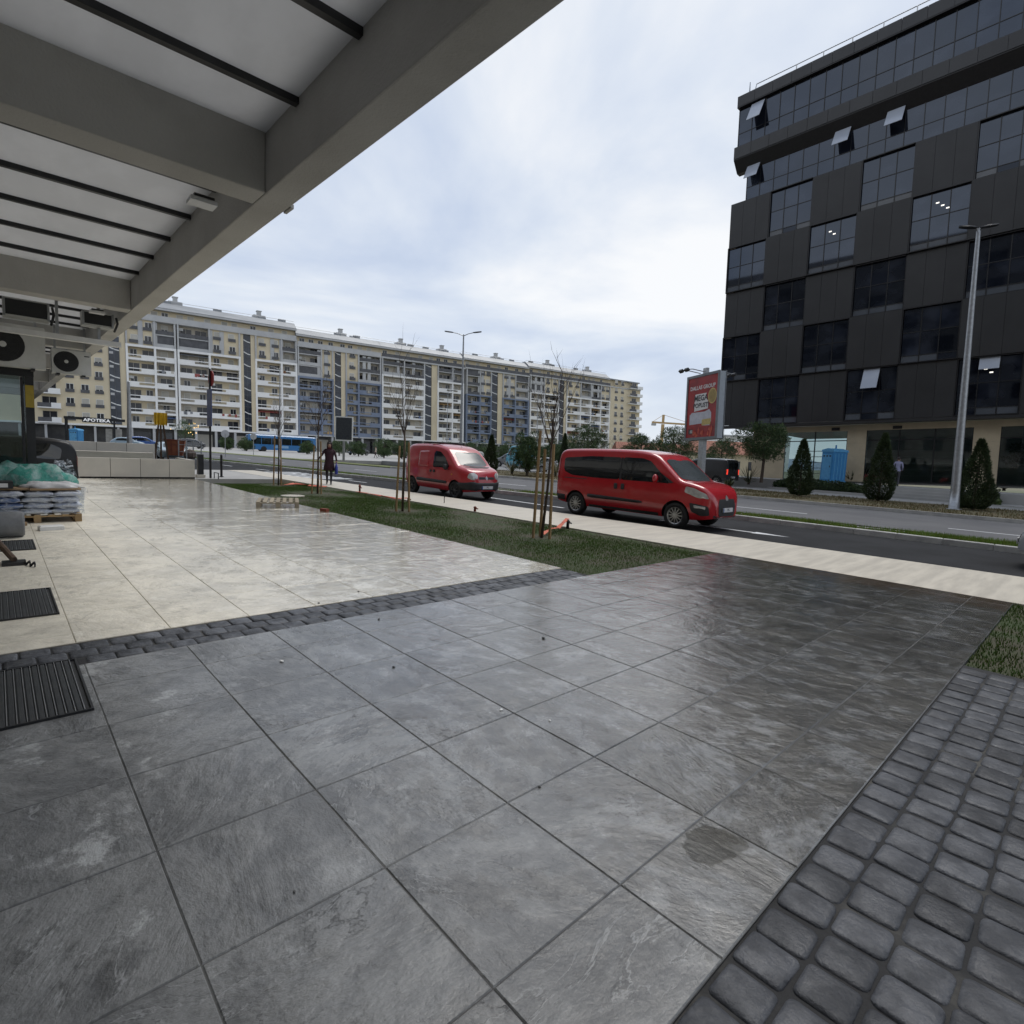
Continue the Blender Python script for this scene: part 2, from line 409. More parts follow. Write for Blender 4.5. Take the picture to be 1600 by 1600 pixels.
TS = .636; GX = -1.10; GY = .41          # joint grid of the stamped slabs
def yA(x): return 12.4 + .04 * min(x, 0) + (0.0 if x < 0 else 0.0)
def yB(x): return 17.3 + (.1 * (x + 8) if x < -8 else 0)
def yC(x): return yB(x) + .95
def yD(x):
    if x > -12: return 26.0
    if x > -39: return 26.0 + (x + 12) * .085
    return 23.7 + (x + 39) * .1
def strip(fa, fb, x0, x1, z, step=4.0):
    mb = MB(); n = max(1, int((x1 - x0) / step)); xs = [x0 + (x1 - x0) * i / n for i in range(n + 1)]
    v = [(x, fa(x), z) for x in xs] + [(x, fb(x), z) for x in xs]
    mb.add(v, [(i, i + 1, n + 2 + i, n + 1 + i) for i in range(n)])
    return mb
def solid_strip(fa, fb, x0, x1, z0, z1, step=4.0):
    mb = MB(); n = max(1, int((x1 - x0) / step)); xs = [x0 + (x1 - x0) * i / n for i in range(n + 1)]
    v = []
    for x in xs: v += [(x, fa(x), z0), (x, fb(x), z0), (x, fb(x), z1), (x, fa(x), z1)]
    f = []
    for i in range(n):
        a, b = 4 * i, 4 * i + 4
        f += [(a + 3, b + 3, b + 2, a + 2), (a, b, b + 3, a + 3), (a + 1, a + 2, b + 2, b + 1), (a, a + 1, b + 1, b)]
    f += [(0, 3, 2, 1), (4 * n, 4 * n + 1, 4 * n + 2, 4 * n + 3)]
    return mb.add(v, f)

g = MB(); g.quad((-2500, -2500, -.35), (2500, -2500, -.35), (2500, 2500, -.35), (-2500, 2500, -.35))
struct(g.build('ground', LAND))
# beds under the stamped slabs
g = MB().box(-4.76, -.69, -3.2, 9.64, -.3, -.005); bed_grey = struct(g.build('driveway_paving', GROUTG))
g = MB().box(-25.9, -5.30, -3.2, 6.0, -.3, -.007); bed_beige = struct(g.build('plaza_paving', GROUTB))
g = MB().box(-5.299, -4.761, -3.2, 6.0, -.3, -.012); bed_band = struct(g.build('cobble_band', GROUT))
g = MB().box(-.689, 3.2, -3.2, 6.05, -.3, -.012); bed_cob = struct(g.build('cobble_paving', GROUT))

def slab_mesh(w, d, mat, c=.004):
    return MB().cbox(-w / 2, w / 2, -d / 2, d / 2, -.05, 0.0, c).mesh('slab', mat)
J = .0038
def lay(xs, ys, mat, parent):
    cache = {}
    for i in range(len(xs) - 1):
        for j in range(len(ys) - 1):
            w = xs[i + 1] - xs[i] - J; d = ys[j + 1] - ys[j] - J
            if w < .03 or d < .03: continue
            k = (round(w, 3), round(d, 3))
            if k not in cache: cache[k] = slab_mesh(w, d, mat)
            o = link('slab', cache[k], parent, ((xs[i] + xs[i + 1]) / 2, (ys[j] + ys[j + 1]) / 2, rnd.uniform(-.0012, .0012)))
xs = [-4.757] + [GX - TS * k for k in range(5, -1, -1)] + [-.69]
ys = [GY + TS * k for k in range(-4, 15)] + [9.64]
lay(xs, ys, GREY, bed_grey)
xs = sorted([-5.302] + [GX - TS * k for k in range(7, 22)])
ys = [GY + TS * k for k in range(-3, 9)] + [5.995]
lay(xs, ys, BEIGE, bed_beige)
# far plaza: joints too fine to pick apart, one slab field
xe = GX - TS * 21 - J
mb = MB()
x = xe
while x > -25.8:
    for k in range(-3, 9):
        y0 = GY + TS * k; y1 = min(y0 + TS, 5.995)
        mb.cbox(max(x - TS, -25.85) + J, x, y0 + J / 2, y1 - J / 2, -.05, 0, .004)
    x -= TS
o = mb.build('far_slabs', BEIGE, bed_beige); o['kind'] = 'stuff'
# cobbles: shared stone meshes of slightly different outline
stones = []
for k in range(10):
    r = random.Random(k); mb = MB().dome(-.0868 + r.uniform(-.001, .004), .0868 + r.uniform(-.004, .001), -.0868 + r.uniform(-.001, .004), .0868 + r.uniform(-.004, .001), [(0, -.03), (.0012, -.012), (.005, -.005), (.014, -.0012), (.03, .0012)], r.uniform(.024, .036), n=3)
    stones.append(mb.mesh('cobble', COBBLE, True))
CP = .176
for c in range(5):
    for k in range(-1, 29):
        y = 1.18 + CP * (k + .5) + ((c % 2) * .03 + rnd.uniform(-.007, .007))
        if y > 6.05 - .08: continue
        o = link('cobble', rnd.choice(stones), bed_cob, (-.69 + CP * (c + .5) + .004, y, rnd.uniform(-.004, .001)))
        o.rotation_euler = (rnd.uniform(-.022, .022), rnd.uniform(-.022, .022), rnd.uniform(-.04, .04) + rnd.choice((0, PI))); o.scale = (rnd.uniform(.97, 1.02), rnd.uniform(.95, 1.0), 1)
mb = MB()
for c in range(22):
    for k in range(-18, 29):
        if c < 5 and k >= -1: continue
        y = 1.18 + CP * (k + .5)
        if y > 5.97: continue
        mb.rbox(-.69 + CP * c + .014, -.69 + CP * (c + 1) - .006, y - .077, y + .077, -.05, .0, .03, n=2, c=.012)
o = mb.build('outer_cobbles', COBBLE, bed_cob); o['kind'] = 'stuff'
for c in range(3):
    for k in range(0, 38):
        y = -.45 + CP * (k + .5) + (.088 if c == 1 else 0) + rnd.uniform(-.004, .004)
        if y > 5.93: continue
        if c == 2 and y < .42: continue
        o = link('cobble', rnd.choice(stones), bed_band, (-5.293 + CP * (c + .5) + .003, y, rnd.uniform(-.005, .001)))
        o.rotation_euler = (rnd.uniform(-.015, .015), rnd.uniform(-.015, .015), rnd.uniform(-.03, .03)); o.scale = (1.0, 1.03, 1)

# lawn beds
lawn = struct(MB().box(-23.3, -4.764, 6.001, 9.64, -.3, -.03).build('lawn_soil', SOIL))
lawn2 = struct(MB().box(-.686, 9, 6.06, 9.64, -.3, -.03).build('lawn_soil', SOIL))
# sidewalk, roads, median
struct(solid_strip(lambda x: 9.641, yA, -27, 60, -.3, 0.0).build('sidewalk', CONC))
struct(MB().box(-34, -25.91, -3, 9.6, -.3, -.012).build('plaza_edge_paving', PAVE))
struct(solid_strip(lambda x: 9.61, yA, -34, -27.01, -.3, -.006).build('pavement', CONC))
struct(strip(lambda x: -14 if x < -34 else yA(x) - .6, lambda x: yB(x) + .5, -160, 60, -.12).build('road', ASPH))
med = struct(solid_strip(lambda x: yB(x) + .14, lambda x: yC(x) - .14, -90, 60, -.3, .0).build('median', SOIL))
kl = .98
kst = MB().cbox(-kl / 2 + .006, kl / 2 - .006, -.07, .07, -.25, .035, .015).mesh('kerb_stone', KERB)
for i in range(64):
    x = 12 - kl * i - kl / 2
    o = link('kerb_stone', kst, med, (x, yB(x) + .07, rnd.uniform(-.004, .004))); o.rotation_euler = (0, 0, math.atan2(yB(x + .5) - yB(x - .5), 1))
o = solid_strip(lambda x: yB(x), lambda x: yB(x) + .138, -90, -51.2, -.25, .03).build('kerb', KERB, med)
o = solid_strip(lambda x: yC(x) - .138, yC, -90, 60, -.25, .03).build('kerb', KERB, med)
struct(strip(lambda x: yC(x) - .01, yD, -160, 60, .06).build('far_road', ASPH2))
verge = struct(solid_strip(lambda x: yD(x) + .15, lambda x: 34.2, -40, 60, -.3, .17).build('verge', DRYG))
solid_strip(yD, lambda x: yD(x) + .148, -40, 60, -.3, .2).build('kerb', KERB, verge)
struct(solid_strip(lambda x: 34.201, lambda x: 60, -19.9, 60, -.3, .18).build('forecourt', PAVE))
struct(solid_strip(lambda x: 34.201, lambda x: 75, -60, -19.91, -.3, .165).build('parking_ground', pm('parking_asphalt', (.22, .22, .22), (.18, .18, .18), rough=.8, scale=.4))) 
struct(solid_strip(lambda x: yD(x) + .02, lambda x: 75, -150, -60.01, -.3, .10).build('far_pavement', PAVE))
mb = solid_strip(lambda x: yD(x) + .16, lambda x: yD(x) + 2.0, -150, -40.1, -.3, .13)
struct(mb.build('far_verge', pm('verge_grass', (.135, .175, .05), (.15, .15, .06), rough=.95, scale=1.5, bump=.04, bscale=8)))
mb = solid_strip(lambda x: -60, lambda x: -14.2, -160, -34.01, -.3, .0)
struct(mb.build('left_pavement', PAVE))
mb = MB().box(-140, -48, -14, 6.5, -.3, .03); struct(mb.build('left_lot', ASPH2))
mb = MB().box(-139, -49.2, 2.4, 6.4, -.1, .08); struct(mb.build('left_verge', MATS['verge_grass']))

# painted markings
def dash(p, q, w, z, name='lane_marking', arrow=False):
    p = Vector((p[0], p[1], z)); q = Vector((q[0], q[1], z)); d = (q - p).normalized(); s = Vector((-d.y, d.x, 0))
    mb = MB()
    if arrow:
        e = q - d * .9
        mb.quad(p - s * w / 2, e - s * w / 2, e + s * w / 2, p + s * w / 2)
        mb.add([e - s * .2, q, e + s * .2], [(0, 1, 2)])
    else: mb.quad(p - s * w / 2, q - s * w / 2, q + s * w / 2, p + s * w / 2)
    return struct(mb.build(name, PAINT))
zr = -.116
for p, q in (((-9.0, 14.45), (-5.3, 14.5)),): dash(p, q, .14, zr, arrow=True)
for p, q in (((-16.6, 14.3), (-12.6, 14.2)), ((-26.8, 13.4), (-25.2, 13.55)), ((-33.2, 13.0), (-31.1, 13.2)), ((-38.3, 12.6), (-36.5, 12.8)), ((1, 14.5), (4, 14.5)), ((-44, 12), (-42, 12.2))):
    dash(p, q, .14, zr)
for k in range(-12, 4):
    x = -9.7 + 6.6 * k; y = 20.5 + (.085 * (x + 12) if x < -12 else 0)
    dash((x, y), (x + 2.7, y + (.23 if x < -12 else 0)), .13, .064)
for k in range(7):
    x0 = -34.8 + k * 1.05
    y = 9.9
    MBq = MB().quad((x0, yA(x0) + .1, zr), (x0 + .55, yA(x0) + .1, zr), (x0 + .55, yA(x0) + 3.0, zr), (x0, yA(x0) + 3.0, zr))
    struct(MBq.build('crossing_stripe', PAINT))

# grass blades (nobody could count them)
def blades(name, pts, hmin, hmax, wid, cols, lean=.5, seed=1):
    r = np.random.default_rng(seed); n = len(pts)
    h = r.uniform(hmin, hmax, n); a = r.uniform(0, 2 * PI, n); l = r.uniform(0, lean, n) * h; la = r.uniform(0, 2 * PI, n)
    w = r.uniform(.6, 1.2, n) * wid
    v = np.zeros((n, 3, 3)); dx = np.c_[np.cos(a), np.sin(a), np.zeros(n)]
    v[:, 0] = pts - dx * w[:, None]; v[:, 1] = pts + dx * w[:, None]
    v[:, 2] = pts + np.c_[np.cos(la) * l, np.sin(la) * l, h]
    me = bpy.data.meshes.new(name); me.vertices.add(3 * n); me.vertices.foreach_set('co', v.reshape(-1))
    me.loops.add(3 * n); me.loops.foreach_set('vertex_index', np.arange(3 * n, dtype=np.int32))
    me.polygons.add(n); me.polygons.foreach_set('loop_start', np.arange(0, 3 * n, 3, dtype=np.int32)); me.polygons.foreach_set('loop_total', np.full(n, 3, dtype=np.int32))
    mi = r.integers(0, len(cols), n).astype(np.int32)
    for c in cols: me.materials.append(c)
    me.polygons.foreach_set('material_index', mi); me.update(calc_edges=True); me.validate()
    o = link(name, me); return o
def grass_mat(n, c): return pm(n, c, tuple(x * .75 for x in c), rough=.9, scale=2.0, spec=.08)
GC = [grass_mat('grass_dark', (.065, .14, .024)), grass_mat('grass_mid', (.10, .185, .036)), grass_mat('grass_olive', (.135, .175, .05))]
GB = [grass_mat('grass_bright', (.15, .27, .04)), grass_mat('grass_fresh', (.20, .31, .06)), grass_mat('grass_yellow', (.27, .28, .09))]
rg = np.random.default_rng(3)
def vnoise(p, s, seed):
    q = p * s; o = 0
    r = np.random.default_rng(seed); ph = r.uniform(0, 6.28, (6, 2)); k = r.uniform(.5, 1.5, (6, 2)) * r.choice([-1, 1], (6, 2))
    for i in range(6): o = o + np.sin(q[:, 0] * k[i, 0] + q[:, 1] * k[i, 1] * 1.3 + ph[i, 0])
    return o / 6
n = 230000
p = np.c_[rg.uniform(-23.25, -4.73, n), rg.uniform(5.97, 9.66, n)]
dens = np.clip(.62 + vnoise(p, 1.6, 2) * 1.1 + vnoise(p, .7, 5) * .7, 0.06, 1)
for tx in (-7.67, -12.74, -18.35, -22.3): dens *= np.clip((np.hypot(p[:, 0] - tx, p[:, 1] - 8.0) - .25) / .7, .03, 1)
dens *= np.clip((9.6 - p[:, 1]) / .35, .25, 1)
p = p[rg.uniform(0, 1, n) < dens]
o = blades('lawn_grass', np.c_[p, np.full(len(p), -.03)], .015, .042, .0036, GC); tag(o, 'short dark patchy lawn grass in the planting bed', 'grass'); struct(o, 'stuff')
n = 40000
p = np.c_[rg.uniform(-.71, 4.5, n), rg.uniform(6.03, 9.66, n)]
p = p[rg.uniform(0, 1, n) < np.clip(.7 + vnoise(p, 1.6, 9), .1, 1)]
o = blades('lawn_grass', np.c_[p, np.full(len(p), -.03)], .018, .05, .005, GC); tag(o, 'short dark lawn grass beside the cobbled strip', 'grass'); struct(o, 'stuff')
n = 130000
xx = 10 - 75 * rg.uniform(0, 1, n) ** 1.7
yy = np.array([yB(x) for x in xx]) + rg.uniform(.13, .82, n)
p = np.c_[xx, yy]; k = np.clip(.7 + vnoise(p, 1.2, 11) * .9, .15, 1) * np.where(xx < -14, .4, 1)
p = p[rg.uniform(0, 1, n) < k]
hs = .06
o = blades('median_grass', np.c_[p, np.full(len(p), .0)], .05, .17, .007, GB); tag(o, 'bright green grass growing along the median strip', 'grass'); struct(o, 'stuff')
n = 70000
p = np.c_[rg.uniform(-40, 12, n), rg.uniform(26.2, 34.1, n)]
p = p[rg.uniform(0, 1, n) < np.clip(.35 + vnoise(p, .8, 21) * .9, .05, 1)]
VG = [grass_mat('verge_straw', (.24, .19, .10)), grass_mat('verge_olive', (.12, .12, .05)), grass_mat('verge_brown', (.15, .11, .06))]
o = blades('verge_grass', np.c_[p, np.full(len(p), .17)], .04, .12, .012, VG); tag(o, 'dry brownish grass on the verge under the cypresses', 'grass'); struct(o, 'stuff')

# hills on the horizon
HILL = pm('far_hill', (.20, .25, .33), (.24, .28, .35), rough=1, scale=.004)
mb = MB(); v = []
N = 90
for i in range(N + 1):
    a = math.radians(-20 + 190 * i / N); d = 1900
    hgt = 40 + 22 * math.sin(i * .37) + 14 * math.sin(i * .83 + 1) + 8 * math.sin(i * 2.1)
    x, y = -d * math.cos(a), d * math.sin(a)
    v += [(x, y, -10), (x * 1.04, y * 1.04, hgt), (x * 1.3, y * 1.3, hgt * .8)]
f = []
for i in range(N):
    for k in (0, 1): f.append((3 * i + k, 3 * i + 3 + k, 3 * i + 4 + k, 3 * i + 1 + k))
struct(mb.add(v, f).build('hills', HILL, smoothf=True))

# entrance grates let into the paving
RUB = pm('rubber_grate', (.022, .024, .026), (.035, .037, .038), rough=.55, scale=12)
def grate(x0, x1, y0, y1, label):
    t = thing('entrance_grate', label, 'grate', ((x0 + x1) / 2, (y0 + y1) / 2, 0), group='drain grates along the shop front')
    cx, cy = t.location.x, t.location.y
    MB().box(x0 - cx, x1 - cx, y0 - cy, y1 - cy, -.01, .004).build('tray', BLACKP, t)
    fr = MB()
    for a in ((x0, x1, y0, y0 + .012), (x0, x1, y1 - .012, y1), (x0, x0 + .012, y0 + .013, y1 - .013), (x1 - .012, x1, y0 + .013, y1 - .013)):
        fr.box(a[0] - cx, a[1] - cx, a[2] - cy, a[3] - cy, .004, .016)
    fr.build('rim', DARKM, t)
    n = int((y1 - y0 - .03) / .042)
    me = MB().cbox(-(x1 - x0) / 2 + .014, (x1 - x0) / 2 - .014, -.014, .014, .004, .014, .004).mesh('slat', RUB)
    mr = MB().box(-(x1 - x0) / 2 + .014, (x1 - x0) / 2 - .014, -.002, .002, .004, .0165).mesh('blade', GALV)
    for k in range(n):
        yy = y0 + .03 + .042 * (k + .5) - cy
        link('slat', me, t, (0, yy, 0)); link('slat_blade', mr, t, (0, yy + .021, 0))
    return t
grate(-4.87, -3.89, -.62, .375, 'dark ribbed grate at the end of the cobble band')
grate(-7.32, -6.22, -.62, .375, 'dark ribbed grate in the pale slabs next to the cobble band')
grate(-10.8, -9.9, -.4, .375, 'dark ribbed grate in the pale slabs before the bag pallet')

# shallow puddle on one slab
WATER = bpy.data.materials.new('puddle_water'); WATER.use_nodes = True
_nt = WATER.node_tree; _tr = nd(_nt, 'ShaderNodeBsdfTransparent', Color=(.86, .86, .85, 1)); _gl = nd(_nt, 'ShaderNodeBsdfGlossy', Roughness=.12, Color=(.8, .8, .8, 1))
_mx = nd(_nt, 'ShaderNodeMixShader', _0=nd(_nt, 'ShaderNodeFresnel', IOR=1.45).outputs[0], _1=_tr.outputs[0], _2=_gl.outputs[0]); _nt.links.new(_mx.outputs[0], _nt.nodes['Material Output'].inputs[0])
pp = [at(u, v, 0) for u, v in ((1068, 1318), (1074, 1300), (1098, 1288), (1118, 1292), (1140, 1300), (1160, 1310), (1172, 1322), (1158, 1334), (1138, 1342), (1112, 1352), (1088, 1346), (1072, 1334))]
cx = sum(p.x for p in pp) / len(pp); cy = sum(p.y for p in pp) / len(pp); mb = MB(); v = []
for i in range(48):
    f_ = i / 48 * len(pp); a = pp[int(f_)]; b_ = pp[(int(f_) + 1) % len(pp)]; q = a.lerp(b_, f_ - int(f_)); k_ = 1 + .04 * math.sin(i * 2.3) + .03 * math.sin(i * 5.1)
    v.append((cx + (q.x - cx) * k_, cy + (q.y - cy) * k_, .0022))
struct(mb.add(v, [tuple(range(47, -1, -1))]).build('puddle', WATER), 'structure')
# small litter on the paving
STONE = pm('litter_stone', (.05, .05, .05), (.09, .09, .09), rough=.8)
for i, (u, v, s, m) in enumerate(((592, 968, .012, STONE), (849, 998, .016, STONE), (440, 1034, .012, WHITEP), (859, 1127, .009, WHITEP), (1089, 945, .014, STONE), (783, 1110, .01, WHITEP),
                                  (460, 1394, .005, STONE), (560, 925, .012, STONE), (498, 943, .012, STONE), (615, 1043, .01, STONE), (843, 1230, .007, STONE))):
    p = at(u, v, 0); r = random.Random(i); mb = MB().ell((0, 0, s * .5), (s * r.uniform(.8, 1.8), s * r.uniform(.6, 1.1), s * .55), 7, 4)
    o = mb.build('pebble', m, loc=p); tag(o, ('pale' if m is WHITEP else 'dark') + ' crumb of rubble lying on the paving slabs', 'pebble', 'pale crumbs on the paving' if m is WHITEP else 'dark crumbs on the paving')
    o.rotation_euler = (0, 0, r.uniform(0, 6))
# ================================================================== canopy over the shop front
def trans_mat(name, c):
    m, nt, b = base_mat(name)
    geo = nt.nodes.new('ShaderNodeNewGeometry')
    n = nd(nt, 'ShaderNodeTexNoise', Vector=VM(nt, 'MULTIPLY', geo.outputs['Position'], (1, 2.2, 1)), Scale=1.4, Detail=6.0, Roughness=.6)
    n2 = nd(nt, 'ShaderNodeTexNoise', Vector=geo.outputs['Position'], Scale=14.0, Detail=4.0)
    f = smooth(nt, M2(nt, 'ADD', M2(nt, 'MULTIPLY', n.outputs[0], .85), M2(nt, 'MULTIPLY', n2.outputs[0], .15)), .42, .62)
    cc = mixc(nt, f, tuple(x * .95 for x in c), c)
    d = nd(nt, 'ShaderNodeBsdfDiffuse', Color=cc); t = nd(nt, 'ShaderNodeBsdfTranslucent', Color=cc)
    mx = nd(nt, 'ShaderNodeMixShader', _0=.5, _1=d.outputs[0], _2=t.outputs[0])
    nt.links.new(mx.outputs[0], nt.nodes['Material Output'].inputs[0]); return m
POLY = trans_mat('milky_roof_sheet', (.74, .74, .74))
can = thing('canopy', 'grey plastered canopy with milky roof panels and black bars over the shop front', 'canopy', (-5, -2.9, 0))
def cb(x0, x1, y0, y1, z0, z1, name, mat, c=.012):
    mb = MB(); ox, oy = -5, -2.9
    # chamfer the lower edges too: stack two half boxes
    mb.box(x0 - ox, x1 - ox, y0 - oy, y1 - oy, z0, z1)
    me = mb.mesh(name, mat)
    def bev(o):
        b = o.modifiers.new('b', 'BEVEL'); b.width = c; b.segments = 2
    return link(name, modmesh(me, [bev], name), can)
ZB, ZC = 3.57, 4.02
cb(-60, 6.0, 1.65, 1.885, ZB, 4.30, 'edge_beam', PLASTER)
cb(-60, 6.0, 1.70, 1.93, 4.301, 4.36, 'coping', ALU)
for x in (-40.5, -34.6, -28.6, -22.6, -16.65, -10.72, -4.8, 1.1):
    cb(x - .30, x, -2.85, 1.6495, ZB + .003, 4.298, 'cross_beam', PLASTER)
bars = [1.1 - .3 - .97 * k for k in range(1, 6)]
panel_edges = []
for xb in (1.1, -4.8, -10.72, -16.65, -22.6):
    xa = xb - 5.93 + .0
    s = [xb - .30 - .002] + [xb - .30 - (.98 * k) - .0 for k in range(1, 6)] + [xa + .002]
    if xb == -4.8: s = [-5.102, -6.12, -7.09, -8.04, -9.01, -10.04, -10.718]
    if xb == 1.1: s = [.798, -.33, -1.3, -2.27, -3.24, -4.17, -4.798]
    for k in range(len(s) - 1):
        x1, x0 = s[k], s[k + 1]
        cb(x0 + .003, x1 - .003, -2.84, 1.6485, ZC, ZC + .02, 'roof_panel', POLY, .001)
        if k < len(s) - 2: cb(x0 - .028, x0 + .028, -2.84, 1.6485, ZC - .05, ZC - .002, 'glazing_bar', DARKM, .003)
# little beam-end block under the outer edge where the cross beam crosses
cb(-5.06, -4.90, 1.886, 1.915, ZB - .006, ZB + .03, 'end_block', PLASTER, .004)
LAMPW = pm('lamp_housing', (.66, .67, .68), (.6, .61, .62), rough=.4)
for x in (-5.35, -11.25):
    t = thing('canopy_lamp', 'small pale box lamp fixed under the ' + ('cross beam of the canopy' if x > -6 else 'cross beam above the air conditioners'), 'lamp', (x, 1.32 if x > -6 else 1.27, ZB))
    t.scale = (.75, .75, .8); MB().box(-.05, .16, -.10, .10, -.018, .0029).build('bracket', DARKM, t)
    MB().cbox(-.045, .155, -.13, .13, -.065, -.019, .008).build('housing', LAMPW, t)
# the shop behind the camera side
t = thing('shop_building', 'pale plastered shop building behind the canopy', 'building', (-5, -3, 0))
MB().box(-55, 40, -14, .1, 0, 32).build('wall', pm('shop_wall_render', (.26, .25, .23), (.22, .21, .2), rough=.9, scale=.4), t)
for q in range(8):
    for k in range(22): MB().box(-52 + k * 4, -50 + k * 4, .1005, .13, 5.6 + q * 3.1, 7.4 + q * 3.1).build('window', GLASSD, t)
for k in range(8):
    MB().box(-48 + k * 6, -43.4 + k * 6, .1, .13, .2, 2.9).build('shop_window', GLASSD, t)

# ------------------------------------------------------------------ air conditioners under the canopy
ACW = pm('ac_white', (.60, .60, .57), (.52, .52, .49), rough=.5, scale=2.5)
COIL = pm('ac_coil', (.012, .013, .015), (.02, .02, .022), rough=.6, scale=60, stretch=(1, 12, 1))
def ac_front(u0, v0, u1, v1, X, label, w=None):
    a = onx(u0, v0, X); b = onx(u1, v1, X)
    y0, y1, z1, z0 = a.y, b.y, a.z, b.z
    if w: y0 = y1 - w
    t = thing('air_conditioner', label, 'air conditioner', (X, (y0 + y1) / 2, z0), group='air conditioners under the canopy')
    W_, H_ = y1 - y0, z1 - z0
    MB().cbox(-.30, 0, -W_ / 2, W_ / 2, 0, H_, .015).build('casing', ACW, t)
    cy = -W_ * .14; R_ = min(H_ * .42, W_ * .33)
    n = 28
    MB().box(0, .004, cy - R_ * 1.12, cy + R_ * 1.12, H_ * .5 - R_ * 1.12, H_ * .5 + R_ * 1.12).build('fan_panel', ACW, t)
    fg = MB().lathe([(R_, .005), (R_, .012), (R_ * .96, .012), (R_ * .95, .006)], n, (0, cy, H_ * .5), 'x').build('fan_well', BLACKP, t)
    gr = MB()
    for k in range(1, 9):
        r = R_ * k / 9
        gr.path([(.014, cy + r * math.cos(q * PI / 10), H_ * .5 + r * math.sin(q * PI / 10)) for q in range(21)], .0028, 4)
    for q in range(8): gr.bar((.016, cy, H_ * .5), (.016, cy + R_ * math.cos(q * PI / 4 + .2), H_ * .5 + R_ * math.sin(q * PI / 4 + .2)), .005, .005)
    gr.build('fan_grille', BLACKP, t)
    MB().lathe([(R_ * .17, .016), (R_ * .17, .024), (R_ * .12, .028)], 16, (0, cy, H_ * .5), 'x').build('hub_cap', ACW, t)
    MB().box(0, .004, W_ * .32, W_ * .46, H_ * .78, H_ * .82).build('badge', DARKM, t)
    ft = MB()
    for s in (-.35, .3): ft.box(-.32, .02, W_ * s - .03, W_ * s + .03, -.04, -.0005)
    ft.build('foot_rail', BLACKP, t)
    hg = MB()
    for s in (-.40, .36): hg.box(-.20, -.16, W_ * s - .02, W_ * s + .02, H_ + .0005, ZC - .05 - z0)
    hg.build('hanger_strap', GALV, t)
    return t
ac_front(0, 503, 72, 578, -14.7, 'large white air conditioner hung above the glass vestibule', w=.98)
ac_front(80, 543, 143, 588, -15.9, 'smaller white air conditioner hung beside the edge beam')
def ac_back(u0, v0, u1, v1, X, label):
    a = onx(u0, v0, X); b = onx(u1, v1, X); y0, y1, z0, z1 = a.y, b.y, b.z, a.z
    t = thing('air_conditioner', label, 'air conditioner', (X, (y0 + y1) / 2, z0), group='air conditioners under the canopy')
    W_, H_ = y1 - y0, z1 - z0
    MB().box(-.28, -.012, -W_ / 2, W_ / 2, 0, H_).build('casing', ACW, t)
    MB().box(-.0115, .0, -W_ / 2 + .03, W_ / 2 - .03, .03, H_ - .02).build('coil', COIL, t)
    for q in ((-W_ / 2, -W_ / 2 + .028), (W_ / 2 - .028, W_ / 2)): MB().box(-.011, .01, q[0], q[1], 0, H_).build('frame_upright', GALV, t)
    MB().path([(.03, W_ / 2 + .03, H_ * .8), (.03, W_ / 2 + .05, H_ * .4), (.02, W_ / 2 + .03, .02), (-.1, W_ / 2 + .02, -.03)], .018, 6).build('pipe', BLACKP, t)
    return t
ac_back(3, 462, 78, 503, -11.75, 'air conditioner with dark coil side next to the shop wall')
ac_back(128, 484, 178, 514, -11.75, 'air conditioner with dark coil side next to the edge beam')
p = onx(0, 505, -11.75)
t = thing('support_rail', 'pale metal rail carrying the two coil-sided air conditioners', 'rail', (-11.75, .6, p.z - .09))
MB().box(-.30, .05, -1.4, 1.048, .0, .04).build('shelf', WHITEP, t)
MB().box(.051, .06, -1.4, 1.048, -.03, .05).build('lip', WHITEP, t)
for y in (-.9, .2, .75): MB().box(-.2, -.16, y, y + .04, .041, ZC - .05 - (p.z - .09)).build('hanger', GALV, t)

# ------------------------------------------------------------------ glass vestibule at the shop front
CLEAR = bpy.data.materials.new('clear_glass'); CLEAR.use_nodes = True
_nt = CLEAR.node_tree; _b = _nt.nodes['Principled BSDF']
_tr = nd(_nt, 'ShaderNodeBsdfTransparent', Color=(.60, .68, .68, 1)); _gl = nd(_nt, 'ShaderNodeBsdfGlossy', Roughness=.03, Color=(1, 1, 1, 1))
_fr = nd(_nt, 'ShaderNodeFresnel', IOR=1.5); _mx = nd(_nt, 'ShaderNodeMixShader', _0=_fr.outputs[0], _1=_tr.outputs[0], _2=_gl.outputs[0])
_nt.links.new(_mx.outputs[0], _nt.nodes['Material Output'].inputs[0]); MATS['clear_glass'] = CLEAR
vx = -15.3
vt = thing('glass_vestibule', 'black framed glass vestibule standing behind the bag pallet', 'vestibule', (vx, 0, 0))
MB().box(-.05, .05, .50, .64, 0, 2.95).build('corner_post', DARKM, vt)
MB().box(-.04, .04, .43, .475, 0, 2.70).build('post', DARKM, vt)
MB().box(-.06, .06, -1.6, .645, 2.72, 2.949).build('lintel', DARKM, vt)
MB().box(-.008, .008, -1.6, .425, .05, 2.715).build('pane', CLEAR, vt)
MB().box(-.008, .008, .476, .499, .05, 2.715).build('pane', CLEAR, vt)
MB().box(-3.0, -.06, .57, .586, .05, 2.715).build('side_pane', CLEAR, vt)
MB().box(-3.0, -.061, .53, .62, 2.72, 2.94).build('side_lintel', DARKM, vt)
MB().box(-.052, .054, .502, .638, 2.1, 2.55).build('sticker', pm('yellow_tape', (.42, .30, .03), (.35, .25, .03), rough=.5), vt)
MB().box(-3.02, -2.93, .52, .62, 0, 2.719).build('rear_post', DARKM, vt)

